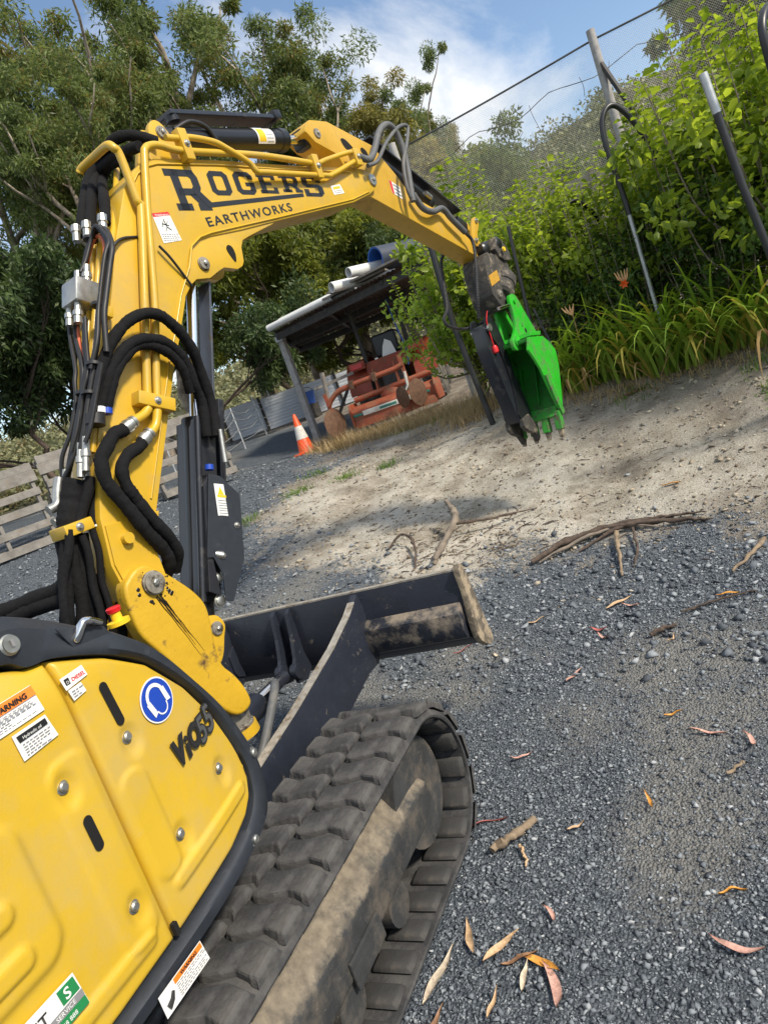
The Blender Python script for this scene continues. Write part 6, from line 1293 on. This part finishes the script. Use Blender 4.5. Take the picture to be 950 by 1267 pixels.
def leaf_cloud(C, S, n_each, size, aspect, droop, r, shape='diamond', flat=.75):
    """C: clump centres (k,3), S: clump radii; returns vertices and quads of small leaves"""
    k = len(C); n = k*n_each; c = np.repeat(C, n_each, 0); s = np.repeat(S, n_each)
    d = r.normal(size=(n, 3)); d /= np.linalg.norm(d, axis=1)[:, None]; rad = r.random(n)**.45
    p = c + d*(rad*s)[:, None]*np.array([1, 1, flat])
    t = r.normal(size=(n, 3))*.7 + d*.35; t[:, 2] -= droop; t /= np.linalg.norm(t, axis=1)[:, None]
    w = np.cross(t, r.normal(size=(n, 3))); w /= np.linalg.norm(w, axis=1)[:, None]
    L = size*r.uniform(.6, 1.35, n)[:, None]; W_ = L*aspect
    if shape == 'diamond':
        V = np.stack([p, p+t*L*.45+w*W_*.5, p+t*L, p+t*L*.45-w*W_*.5], 1); F = np.arange(n*4).reshape(n, 4)
    else:       # folded oval leaf, two quads on a midrib
        m = np.cross(w, t); V = np.stack([p, p+t*L*.30+w*W_*.5+m*W_*.16, p+t*L*.75+w*W_*.38+m*W_*.12, p+t*L-m*L*.08, p+t*L*.75-w*W_*.38+m*W_*.12, p+t*L*.30-w*W_*.5+m*W_*.16], 1)
        b = np.arange(n)[:, None]*6; F = np.concatenate([b+np.array([[0, 1, 2, 3]]), b+np.array([[0, 3, 4, 5]])], 0)
    return V.reshape(-1, 3), F
def gum_variant(seed, H_, crown, n_clump, n_leaf, leaf=.15, lean=.06, low=.35, aspect=.26):
    r = np.random.default_rng(seed); rd = random.Random(seed); wood = MB(); tips = []
    def limb(p, d, L, rad, lev):
        pts = [p]; q = p.copy(); dd = d.copy(); n = 6
        for i in range(n):
            dd = (dd + Vector((rd.gauss(0, .16), rd.gauss(0, .16), rd.gauss(.05, .08)))).normalized(); q = q + dd*L/n; pts.append(q.copy())
        wood.tube(pts, [rad*(1-.62*i/n) for i in range(n+1)], 7 if lev < 2 else 5, cap=False)
        if lev >= 2: tips.extend(pts[2:]); return
        for k in range(rd.randint(3, 5)):
            i = rd.randint(2, n); a = rd.uniform(0, 2*PI); s = rd.uniform(.5, 1.0)
            nd = (dd*1.0 + Vector((math.cos(a)*s, math.sin(a)*s, rd.uniform(-.05, .5)))).normalized(); limb(pts[i], nd, L*rd.uniform(.45, .72), rad*.5, lev+1)
    base = Vector((0, 0, -.1)); top = Vector((rd.uniform(-1, 1)*lean*H_, rd.uniform(-1, 1)*lean*H_, H_*.62)); pts = [base.lerp(top, i/8)+Vector((rd.gauss(0, .08), rd.gauss(0, .08), 0))*min(i, 3) for i in range(9)]; R0 = .018*H_
    wood.tube(pts, [R0*(1-.6*i/8) for i in range(9)], 9, cap=False)
    for k in range(9):
        i = rd.randint(3, 8); t = (i-3)/5; a = k*2.4+rd.uniform(-.5, .5); limb(pts[i], Vector((math.cos(a)*.8, math.sin(a)*.8, .35+.7*t)).normalized(), crown*rd.uniform(.7, 1.1), R0*.42, 1)
    T = np.array([tuple(q) for q in tips]); T = T[T[:, 2] > H_*low*.7]
    C = T[r.choice(len(T), n_clump, replace=len(T) < n_clump)] + r.normal(0, .3, (n_clump, 3)); fz = H_*.96/C[:, 2].max(); C[:, 2] *= fz
    S = r.uniform(.35, 1.0, n_clump)*crown*(.205 if H_ > 8 else .25)
    V, F = leaf_cloud(C, S, n_leaf, leaf, aspect, .5, r)
    for q in wood.v: q.z *= fz*.97
    wo = wood.build('wood_tmp', None, None, sm=60); me = wo.data; bpy.data.objects.remove(wo)
    return me, fast_mesh('crown_mesh', V, F)
GUM = [gum_variant(101, 12, 3.1, 105, 400), gum_variant(102, 12, 2.9, 100, 400, low=.45), gum_variant(103, 12, 3.4, 110, 400, low=.3)]
BUSH = [gum_variant(201, 5, 2.3, 120, 420, leaf=.14, low=.1, lean=.02, aspect=.32), gum_variant(202, 5, 2.5, 120, 420, leaf=.15, low=.1, lean=.02, aspect=.3)]
for me_, cr_ in GUM: me_.materials.append(M['bark_pale']); cr_.materials.append(M['gum_leaf'])
for me_, cr_ in BUSH: me_.materials.append(M['bark_dark']); cr_.materials.append(M['wattle_leaf'])
def plant_tree(name, var, x, y, H_, ref, rz, label, group, mat=None, wide=1.0, cat='tree'):
    z = gz(x, y); e = empty(name, (x, y, z), rz); s = H_/ref; e.scale = (s*wide, s*wide, s); tag(e, label, cat, group)
    a = raw('trunk', var[0], None); a.parent = e; c = raw('crown', var[1], None); c.parent = e
    if mat: c.material_slots[0].link = 'OBJECT'; c.material_slots[0].material = M[mat]
    return e
# tall gums behind the yard: x, y, height, variant, width, gold
for i, (x, y, h, k, w, m_, lab) in enumerate((
        (-13.6, 17.6, 14.0, 0, 1.0, None, 'tall gum tree at the far left edge of the photo'), (-10.0, 15.2, 12.5, 2, .9, None, 'tall spreading gum rising above the boom hoses'), (-10.8, 19.5, 15.0, 1, 1.0, None, 'high gum whose crown leaves the frame at top left'),
        (-9.0, 20.4, 14.0, 2, .9, None, 'tall gum behind the arm cylinder with a dense crown'), (-7.4, 21.2, 12.2, 0, .9, None, 'gum with airy crown above the brand lettering'), (-6.4, 23.6, 11.6, 1, .9, 'gum_leaf_gold', 'golden tipped gum above the arm pivot'),
        (-5.0, 26.2, 10.8, 2, .72, None, 'round crowned gum above the grey hose loop'), (-3.8, 28.6, 9.2, 0, .72, 'gum_leaf_gold', 'small golden gum left of the net wire'), (-9.3, 12.2, 9.6, 1, .9, None, 'nearer gum with leafy limbs left of the boom'), (-12.0, 13.2, 11.5, 0, 1.0, None, 'gum with long pale limbs at the left edge'), (-15.5, 22, 15, 1, 1.1, None, 'gum standing behind the others at far left'), (-6.6, 28, 11, 2, .85, None, 'distant gum filling the gap behind the arm'))):
    plant_tree('gum_tree', GUM[k], x, y, h, 12, i*1.37, lab, 'gum trees behind the yard', m_, w)
for i, (x, y, h, k, w, m_, lab) in enumerate((
        (-8.6, 8.6, 5.0, 0, .9, None, 'dark dense wattle left of the boom above the pallets'), (-9.8, 6.2, 5.0, 1, 1.0, None, 'dark wattle behind the nearest pallet'), (-9.6, 10.6, 5.0, 1, .95, None, 'taller dark wattle behind the left hoses'), (-8.2, 12.6, 5.2, 0, .9, None, 'dark wattle seen through the boom cylinder gap'),
        (-8.0, 16.2, 5.6, 1, .95, 'sunny_leaf', 'sunlit bush above the wire fence'), (-5.9, 18.6, 5.2, 0, 1.0, 'sunny_leaf', 'sunlit bush above the white fence left of the shed'), (-3.9, 18.4, 4.8, 1, 1.0, 'sunny_leaf', 'sunlit bush seen under the shed roof behind the tractor'), (-3.0, 17.5, 4.2, 0, 1.0, None, 'dark wattle behind the blue drain pipe'), (-7.0, 18.8, 6.2, 1, .9, 'gum_leaf', 'tall dark wattle above the corrugated fence'), (-5.0, 20.5, 6.6, 0, .9, 'gum_leaf_gold', 'tall dark wattle behind the shed roof'),
        (-3.0, 21.5, 6.0, 1, .9, 'gum_leaf', 'dark wattle beyond the shed roof right end'), (3.6, 13.2, 4.4, 0, .9, 'gum_leaf', 'green bush behind the net right of the post'), (6.0, 13.5, 5.4, 1, 1.0, None, 'dark wattle behind the netting at the right edge'))):
    plant_tree('wattle_bush', BUSH[k], x, y, h, 5, i*1.1+.4, lab, 'wattles and bushes behind the yard', m_, w, 'bush')

# fruit trees: upright leafy shoots
def fruit_variant(seed, H_, R, n_shoot, step=.045, leaf=.085, fill=38):
    rd = random.Random(seed); r = np.random.default_rng(seed); wood = MB(); pos = []; dirs = []
    trunk = [Vector((rd.uniform(-.03, .03)*i, rd.uniform(-.03, .03)*i, -.1+.18*i)) for i in range(5)]; wood.tube(trunk, [.065, .06, .055, .05, .045], 9)
    for k in range(n_shoot):
        a = rd.uniform(0, 2*PI); p = trunk[rd.randint(1, 4)].copy(); out = rd.uniform(.15, 1)*R; tp = Vector((math.cos(a)*out, math.sin(a)*out, H_*rd.uniform(.55, 1.0)*(1-.25*(out/R)**2)))
        mid = Vector((math.cos(a)*out*.75, math.sin(a)*out*.75, max(.4, tp.z*.45))); P = cr([p, mid, tp], 10)
        wood.tube(P, [.016*(1-.8*i/(len(P)-1)) for i in range(len(P))], 5, cap=False)
        Ls = 0; nxt = .25
        for i in range(len(P)-1):
            seg = P[i+1]-P[i]; l = seg.length
            while nxt < Ls+l:
                q = P[i]+seg*((nxt-Ls)/l); g = rd.uniform(0, 2*PI)
                for _ in range(2): g += 2.2; pos.append(q); dirs.append(Vector((math.cos(g), math.sin(g), rd.uniform(.1, .7))))
                nxt += step
            Ls += l
    n = len(pos); p = np.array([tuple(q) for q in pos]); t = np.array([tuple(q.normalized()) for q in dirs])
    C = np.stack([r.normal(0, R*.42, fill), r.normal(0, R*.42, fill), r.uniform(.25, .72, fill)*H_], -1); V2, F2 = leaf_cloud(C, r.uniform(.16, .30, fill), 70, leaf, .55, .25, r, 'oval')
    w = np.cross(t, np.array([0, 0, 1.])+r.normal(0, .3, (n, 3))); w /= np.linalg.norm(w, axis=1)[:, None]; m = np.cross(w, t); L = leaf*r.uniform(.5, 1.4, n)[:, None]; W_ = L*.56; p = p+t*.015
    V = np.stack([p, p+t*L*.30+w*W_*.5+m*W_*.16, p+t*L*.75+w*W_*.38+m*W_*.12-np.array([0, 0, .1])*L, p+t*L-np.array([0, 0, .25])*L, p+t*L*.75-w*W_*.38+m*W_*.12-np.array([0, 0, .1])*L, p+t*L*.30-w*W_*.5+m*W_*.16], 1).reshape(-1, 3)
    b = np.arange(n)[:, None]*6; F = np.concatenate([b+np.array([[0, 1, 2, 3]]), b+np.array([[0, 3, 4, 5]])], 0)
    wo = wood.build('wood_tmp', None, None, sm=60); me = wo.data; bpy.data.objects.remove(wo); me.materials.append(M['bark_grey'])
    return me, fast_mesh('crown_mesh', np.vstack([V, V2]), np.vstack([F, F2+len(V)]), M['apple_leaf'])
FRUIT = [fruit_variant(301, 2.6, .95, 40), fruit_variant(302, 2.6, 1.05, 44), fruit_variant(303, 2.6, .9, 36)]
for i, (x, y, h, k, w, m_, lab) in enumerate((
        (-.42, 8.2, 2.45, 1, .82, 'apple_leaf_lime', 'bright lime fruit tree at the right end of the shed'), (.05, 7.9, 3.0, 0, .95, None, 'fruit tree with tall shoots behind the arm'), (.75, 7.7, 2.5, 2, .95, None, 'fruit tree just right of the bucket linkage'), (1.35, 7.4, 2.45, 1, .85, None, 'fruit tree left of the small hoop'),
        (2.05, 7.3, 2.4, 0, .9, None, 'fruit tree below the net post'), (2.75, 7.0, 3.0, 2, .95, None, 'tall fruit tree right of the tall hoop'), (3.2, 6.3, 3.0, 1, .95, None, 'tall fruit tree at the upper right edge'), (2.55, 6.35, 2.0, 0, .8, 'vine_leaf', 'low dark leafed fruit tree behind the lilies'), (1.75, 6.85, 1.7, 2, .8, 'vine_leaf', 'low dark leafed bush behind the orange lily flower'), (1.0, 7.0, 1.35, 1, .75, 'vine_leaf', 'small dark leafed bush behind the pink rail'))):
    plant_tree('fruit_tree', FRUIT[k], x, y, h, 2.6, i*2.1, lab, 'fruit trees in the netted bed', m_, w)

# far wooded hill
v = []; f = []; na, nr = 90, 14; rg = np.random.default_rng(6)
def hill_h(a, t): return t*(.42+.58*sst(-.6, -.2, a))*(1-.4*sst(-.12, .3, a))*(20.5+2.6*math.sin(a*5+.6)+1.6*math.sin(a*11+1)+.8*math.sin(a*23))
for i in range(na+1):
    a = -1.9+3.4*i/na
    for j in range(nr+1):
        t = j/nr; d = 42+46*t; v.append((2+math.sin(a)*d, -1+math.cos(a)*d, 1.5+hill_h(a, t**.8)))
for i in range(na):
    for j in range(nr): q = i*(nr+1)+j; f.append((q, q+1, q+nr+2, q+nr+1))
pmat('hill_floor', (.05, .05, .025), rough=1, var=.4, scale=.3)
tag(mesh('hill', v, f, M['hill_floor'], None, True), 'far hillside under woodland beyond the netting', kind='structure')
nC = 1900; a = rg.uniform(-1.9, 1.5, nC); t = rg.random(nC)**.8; d = 42+46*t; C = np.stack([2+np.sin(a)*d, -1+np.cos(a)*d, np.array([1.5+hill_h(q, w_**.8)+.6 for q, w_ in zip(a, t)])], -1)
V, F = leaf_cloud(C, rg.uniform(1.0, 2.4, nC), 120, .36, .6, .2, rg); o = raw('hill_woodland', fast_mesh('hill_woodland', V, F, M['hill_leaf_hazy']), None); tag(o, 'olive woodland covering the far hillside', kind='stuff')

# day lilies
def blades(n, R, L0, L1, W0, rd, mats=(.80, .15, .05), arch=1.0, seg=6):
    V = []; F = []; mi = []
    for k in range(n):
        a = rd.uniform(0, 2*PI); rr = R*math.sqrt(rd.random()); x, y = rr*math.cos(a), rr*math.sin(a); g = a+rd.gauss(0, .7); L = rd.uniform(L0, L1); el = rd.uniform(.95, 1.5); w = W0*rd.uniform(.7, 1.2); p = Vector((x, y, -.02)); b0 = len(V)
        m = rd.random(); m = 0 if m < mats[0] else (1 if m < mats[0]+mats[1] else 2)
        if m == 2: el -= .35
        cv = rd.uniform(.25, .5)*arch
        for i in range(seg+1):
            t = i/seg; ww = w*(1-t**2.2)*(.7+.3*min(1, t*4)); s = Vector((-math.sin(g), math.cos(g), 0))*ww/2; V += [p-s, p+s]
            e = el-cv*(t**1.3)*seg*.85; p = p+Vector((math.cos(g)*math.cos(e), math.sin(g)*math.cos(e), math.sin(e)))*L/seg
        for i in range(seg): F.append((b0+2*i, b0+2*i+1, b0+2*i+3, b0+2*i+2)); mi.append(m)
    me = fast_mesh('foliage', np.array([tuple(q) for q in V]), np.array(F)); return me, mi
LILY = []
for k in range(4):
    me, mi = blades(60, .17, .6, 1.1, .034, random.Random(40+k))
    for m_ in ('lily_green', 'lily_yellow', 'lily_straw'): me.materials.append(M[m_])
    me.polygons.foreach_set('material_index', mi); LILY.append(me)
rd = random.Random(77); lil = []
for i in range(13):
    t = i/12; lil.append((.66+2.5*t, 6.78-1.0*t+rd.uniform(-.06, .06), rd.uniform(.9, 1.25)))
for i in range(9):
    t = i/8; lil.append((.9+2.5*t, 7.1-1.05*t+rd.uniform(-.08, .08), rd.uniform(.9, 1.2)))
for i, (x, y, s) in enumerate(lil):
    e = empty('day_lily', (x, y, gz(x, y)), rd.uniform(0, 6)); e.scale = (s, s, s*.95); o = raw('leaves', LILY[i % 4], None); o.parent = e
    tag(e, 'arching green and yellow day lily clump along the edge of the bed', 'lily', 'day lily clumps lining the bed')
# flower stalk
fx, fy = 1.72, 6.2; fl = empty('lily_flower', (fx, fy, gz(fx, fy))); tag(fl, 'orange lily flower with pale buds on a tall stalk', 'flower')
pmat('petal_orange', (.80, .13, .02), rough=.5, var=.15, scale=20, transl=.3); pmat('bud', (.55, .33, .16), rough=.6, var=.2, scale=20)
zt = 1.90; MB().tube(cr([(fx, fy, gz(fx, fy)), (fx-.03, fy-.02, 1.4), (fx, fy-.05, zt)], 5), .006, 6).build('stalk', M['weed_green'], fl, sm=60)
for k in range(6):
    a = k*PI/3; c = Vector((fx, fy-.07, zt)); d = Vector((math.cos(a)*.8, -.4, math.sin(a)*.8)).normalized(); s = d.cross(Vector((0, -1, 0))).normalized()*.018
    MB().add([c, c+d*.025-s*.7, c+d*.025+s*.7, c+d*.052+Vector((0, -.012, 0))], [(0, 1, 3, 2)]).build('petal', M['petal_orange'], fl)
for k in range(5): a = -1+k*.5; MB().tube([(fx+.01, fy-.04, zt+.01), (fx+math.sin(a)*.05, fy-.05, zt+.06), (fx+math.sin(a)*.07, fy-.05, zt+.13)], [.004, .010, .003], 6).build('bud', M['bud'], fl, sm=60)
fx2, fy2 = 1.15, 6.35; fl2 = empty('lily_flower', (fx2, fy2, gz(fx2, fy2))); tag(fl2, 'withered pale lily buds behind the green bucket', 'flower')
MB().tube([(fx2, fy2, gz(fx2, fy2)), (fx2+.02, fy2, 1.80)], .006, 6).build('stalk', M['lily_straw'], fl2)
for k in range(4): a = -1+k*.6; MB().tube([(fx2+.02, fy2, 1.79), (fx2+math.sin(a)*.05, fy2, 1.85), (fx2+math.sin(a)*.08, fy2, 1.90)], [.004, .011, .003], 6).build('bud', M['bud'], fl2, sm=60)

# dry grass and weeds: uncounted ground cover
def turf(name, spots, n, L0, L1, w, mat, label, seed):
    rd = random.Random(seed); V = []; F = []; pts = []
    for k in range(n): x, y, r = spots[rd.randrange(len(spots))]; pts.append((rd.gauss(x, r), rd.gauss(y, r)))
    Z = ground_z(np.array([p[0] for p in pts]), np.array([p[1] for p in pts]))
    for (x, y), z in zip(pts, Z):
        g = rd.uniform(0, 2*PI); L = rd.uniform(L0, L1); e = rd.uniform(.5, 1.5); s = Vector((-math.sin(g), math.cos(g), 0))*w/2; p = Vector((x, y, z-.01)); b0 = len(V)
        for i in range(4):
            V += [p-s*(1-i/3.2), p+s*(1-i/3.2)]; p = p+Vector((math.cos(g)*math.cos(e), math.sin(g)*math.cos(e), math.sin(e)))*L/3; e -= rd.uniform(.1, .45)
        for i in range(3): F.append((b0+2*i, b0+2*i+1, b0+2*i+3, b0+2*i+2))
    tag(raw(name, fast_mesh(name, np.array([tuple(q) for q in V]), np.array(F), M[mat]), None), label, kind='stuff')
turf('dry_grass', [(-3.5, 9.45, .22), (-3.6, 9.5, .2), (-3.0, 9.25, .28), (-2.4, 9.1, .28), (-1.9, 8.9, .28), (-1.4, 8.7, .28), (-.8, 8.2, .3), (-.4, 7.6, .25), (-3.0, 8.9, .2)], 6500, .10, .34, .009, 'dry_grass', 'dry straw coloured grass in front of the tiller', 1)
turf('bed_edge_grass', [(.6+2.4*k/9, 6.5-.85*k/9, .11) for k in range(10)], 1500, .05, .16, .008, 'dry_grass', 'dead grass along the front edge of the lily bed', 2)
turf('green_weeds', [(-1.9, 8.55, .16), (-1.2, 8.3, .14), (-.6, 8.0, .14), (-2.6, 6.9, .12), (-2.4, 6.0, .1), (-1.9, 6.4, .1), (-1.4, 6.6, .08), (2.65, 4.95, .07), (-5.4, 5.6, .12), (1.55, 6.0, .1), (2.6, 5.5, .1), (-2.7, 5.3, .1)], 1700, .03, .12, .012, 'weed_green', 'low green weeds dotted over the pale earth', 3)
# say which lily clump is which
for i, e in enumerate([o for o in bpy.data.objects if o.name.startswith('day_lily')]):
    row = 'front' if i < 13 else 'back'; k = i if i < 13 else i-13
    od = ('first', 'second', 'third', 'fourth', 'fifth', 'sixth', 'seventh', 'eighth', 'ninth', 'tenth', 'eleventh', 'twelfth', 'thirteenth')[k]
    e['label'] = f'arching day lily clump, {od} from the green bucket in the {row} row of the bed'
# ------------------------------------------------------------------ fallen leaves, sticks and roots
for nm_, c in (('leaf_pink', (.52, .30, .24)), ('leaf_tan', (.55, .37, .21)), ('leaf_orange', (.62, .29, .05)), ('leaf_red', (.42, .12, .10)), ('leaf_pale', (.60, .50, .37)), ('leaf_brown', (.24, .13, .07))): pmat(nm_, c, rough=.6, var=.4, scale=55, bump=.001, bscale=80, dirt=(.16, .09, .05), dscale=40, dlo=.58, dhi=.7)
def leaf_mesh(L, w, bend, curl, seed):
    rd = random.Random(seed); v = []; f = []; n = 10
    for i in range(n+1):
        t = i/n; ww = w*math.sin(PI*min(1, t*1.02))**.8*(1-.45*t); x = L*(t-.5); y = bend*math.sin(PI*t); z = curl*(t-.5)**2*4+.004*math.sin(t*9+seed)
        v += [(x, y-ww/2, z+.004), (x, y, z-.001), (x, y+ww/2, z+.004)]
    for i in range(n): q = i*3; f += [(q, q+3, q+4, q+1), (q+1, q+4, q+5, q+2)]
    b0 = len(v); v += [(a, b_, c-.0012) for a, b_, c in v[:b0]]; f += [tuple(b0+i for i in g[::-1]) for g in f]
    return v, f
LV = [(1.25, 2.14, 1.15, .15, 'pink', 'wide pink gum leaf on open gravel right of the blade'), (.78, 2.37, 2.2, .11, 'pale', 'pale tan leaf just right of the blade end plate'), (.58, 2.45, .7, .13, 'red', 'thin red leaf stalk beside the blade end plate'),
      (1.09, 1.51, .55, .10, 'pink', 'small pink leaf right of the track front'), (.955, .97, 1.1, .12, 'pink', 'pink leaf lying against the lower front of the track'), (1.12, .55, 2.0, .16, 'tan', 'long tan leaf pointing up near the bottom of the track'),
      (1.24, .50, .9, .15, 'tan', 'curled tan leaf in the leaf heap near bottom centre'), (1.36, .455, 2.75, .16, 'orange', 'bright orange leaf on the heap near bottom centre'), (1.41, .38, 2.0, .18, 'pink', 'long pink leaf hanging down from the leaf heap'),
      (1.30, .47, .4, .12, 'brown', 'brown leaf at the left of the leaf heap'), (1.33, .41, 1.6, .11, 'pale', 'pale broken leaf under the orange leaf'), (1.39, 1.05, .6, .07, 'tan', 'tiny tan leaf above the small stick'), (1.65, 1.16, 1.9, .09, 'orange', 'small orange leaf in the middle of the gravel'),
      (1.86, 1.54, 2.9, .14, 'pink', 'pink leaf lying flat near the right edge'), (2.0, 1.47, 1.8, .12, 'pink', 'pale pink leaf at the right edge beside another'), (1.90, .55, 2.8, .15, 'pink', 'long pink leaf low at the right edge'), (2.01, 2.75, 3.0, .12, 'orange', 'orange leaf near the right end of the long bark strip'),
      (1.43, 2.87, .6, .18, 'tan', 'large forked tan leaf below the long bark strip'), (1.50, 2.80, 2.6, .13, 'pink', 'pink leaf crossing the forked tan leaf'), (1.34, 2.58, 2.7, .12, 'red', 'pink red leaf below the forked tan leaf'), (1.37, 2.50, 2.4, .10, 'pink', 'small pink leaf just below the pink red one'),
      (1.36, .64, 2.2, .09, 'pink', 'small pink leaf above the leaf heap'), (1.90, .74, .2, .08, 'orange', 'small orange chip low at the right'), (1.03, 1.08, .35, .18, 'red', 'dark red curved leaf stalk beside the track'), (1.26, .31, 1.4, .09, 'tan', 'tan leaf near the bottom edge'),
      (1.09, .24, 1.2, .12, 'brown', 'brown leaf at the bottom edge beside the track'), (1.73, 1.70, .3, .08, 'orange', 'thin orange leaf near the upper right gravel'), (.9, .74, 1.2, .10, 'brown', 'brown curled leaf beside the bottom track edge'), (1.53, 6.05, .1, .22, 'red', 'red leaf on the earth right of the bucket'), (1.77, 4.29, 2.9, .15, 'orange', 'orange leaf on the pale earth at right'), (1.06, .40, 1.3, .2, 'pale', 'pale curled bark shaving along the track bottom'), (1.72, 2.35, 1.2, .08, 'tan', 'tiny tan leaf on pale gravel'), (.95, 2.75, .4, .12, 'tan', 'tan leaf behind the blade end plate')]
for i, (x, y, a, L, m_, lab) in enumerate(LV):
    v, f = leaf_mesh(L, L*(.2 if 'stalk' not in lab else .05), L*random.Random(i).uniform(-.16, .16), random.Random(i+50).uniform(.0, .02), i)
    o = mesh('fallen_leaf', v, f, M['leaf_'+m_], None, True); o.location = (x, y, gz(x, y)+.013); o.rotation_euler = (random.Random(i+9).uniform(-.25, .25), random.Random(i+19).uniform(-.15, .15), a)
    tag(o, lab, 'leaf', 'fallen gum leaves')
def stick(name, pts, r, mat, label, cat, seed, seg=8):
    rd = random.Random(seed); P = cr([(x, y, gz(x, y)+dz) for x, y, dz in pts], 6); n = len(P)
    o = MB().tube([p+Vector((rd.gauss(0, .004), rd.gauss(0, .004), rd.gauss(0, .003))) for p in P], [max(.002, np.interp(i/(n-1), np.linspace(0, 1, len(r)), r)*rd.uniform(.85, 1.15)) for i in range(n)], seg).build(name, M[mat], None, sm=50)
    rm = max(r)
    for q in o.data.vertices: q.co += q.normal*rd.gauss(0, rm*.16); q.co.z = gz(pts[0][0], pts[0][1]) + (q.co.z-gz(pts[0][0], pts[0][1]))*1.0
    return tag(o, label, cat)
stick('bark_strip', [(.80, 3.55, .03), (1.0, 3.72, .05), (1.25, 3.82, .05), (1.55, 3.83, .05), (1.85, 3.78, .03), (2.0, 3.72, .02)], [.014, .026, .02, .018, .012, .004], 'bark_dark', 'long dark strip of bark lying across the gravel edge', 'bark', 1)
stick('twig', [(1.38, 3.75, .05), (1.42, 3.45, .04), (1.43, 3.2, .015)], [.014, .012, .006], 'stick_wood', 'pale twig hanging down from the long bark strip', 'twig', 2)
stick('twig', [(1.50, 3.78, .05), (1.52, 3.5, .03), (1.50, 3.3, .01)], [.01, .009, .004], 'bark_dark', 'dark twig beside the pale twig under the bark strip', 'twig', 12)
stick('tree_root', [(.02, 4.35, .26), (.10, 4.25, .22), (.16, 4.1, .18), (.13, 3.9, .12), (.10, 3.72, .07), (.06, 3.62, .0)], [.012, .024, .028, .024, .03, .016], 'bark_grey', 'exposed root standing up behind the middle of the blade', 'root', 3)
stick('tree_root', [(.15, 4.12, .12), (.35, 4.25, .10), (.55, 4.38, .05), (.7, 4.5, .0)], [.012, .010, .008, .003], 'bark_dark', 'thin root branching right from the upright root', 'root', 4)
stick('tree_root', [(-.45, 4.0, .02), (-.33, 4.05, .10), (-.2, 3.95, .09), (-.12, 3.75, .05), (-.1, 3.6, .0)], [.006, .011, .013, .01, .006], 'bark_dark', 'looped dark root left of the upright root', 'root', 5)
stick('wood_stick', [(1.10, .93, .025), (1.17, .98, .035), (1.24, 1.07, .03)], [.013, .016, .014], 'stick_wood', 'short weathered stick on gravel right of the track', 'stick', 6)
stick('twig', [(1.20, .95, .02), (1.23, .90, .015), (1.24, .86, .01)], [.006, .005, .003], 'leaf_tan', 'thin tan twig beside the short weathered stick', 'twig', 7)
stick('twig', [(2.25, 3.3, .03), (2.16, 3.12, .03), (2.05, 3.0, .015)], [.014, .012, .006], 'stick_wood', 'pale branch end at the right edge', 'twig', 8)
stick('twig', [(1.78, 2.62, .02), (1.95, 2.68, .02), (2.15, 2.72, .015)], [.006, .006, .004], 'bark_dark', 'thin dark twig lying right on the gravel', 'twig', 9)
stick('twig', [(1.62, 2.43, .02), (1.68, 2.46, .025), (1.74, 2.50, .015)], [.012, .014, .006], 'bark_dark', 'short dark chip near the right gravel', 'twig', 10)
stick('twig', [(1.92, 1.28, .015), (1.98, 1.34, .015)], [.006, .006], 'stick_wood', 'short pale twig at the right edge', 'twig', 11)
# litter of twigs and bark crumbs on the earth: uncounted
rd = random.Random(5); mb = MB()
for k in range(420):
    x, y = rd.uniform(-2.6, 3.0), rd.uniform(3.2, 7.2)
    if k % 3 == 0: x, y = rd.gauss(.3, .35), rd.gauss(4.0, .25)
    z = gz(x, y)+.006; a = rd.uniform(0, PI); L = rd.uniform(.03, .14); d = Vector((math.cos(a), math.sin(a), rd.uniform(-.05, .1)))*L
    mb.tube([Vector((x, y, z)), Vector((x, y, z))+d*.5+Vector((0, 0, .006)), Vector((x, y, z))+d], [.003, .004, .002], 4, cap=False)
tag(mb.build('twig_litter', M['bark_dark'], None), 'dark twig crumbs strewn over the pale earth', kind='stuff')

for k, (dx, dy, lab) in enumerate(((.02, .06, 'thin shred of bark along the back of the long dark strip'), (-.05, -.05, 'thin shred of bark along the front of the long dark strip'), (.22, .03, 'short shred of bark at the right end of the long dark strip'))):
    stick('bark_shred', [(.9+dx, 3.62+dy, .02), (1.2+dx, 3.80+dy, .045), (1.5+dx, 3.86+dy*.4, .04), (1.75+dx, 3.80+dy, .02)], [.006, .014, .011, .004], 'bark_dark' if k != 1 else 'bark_grey', lab, 'bark', 30+k)
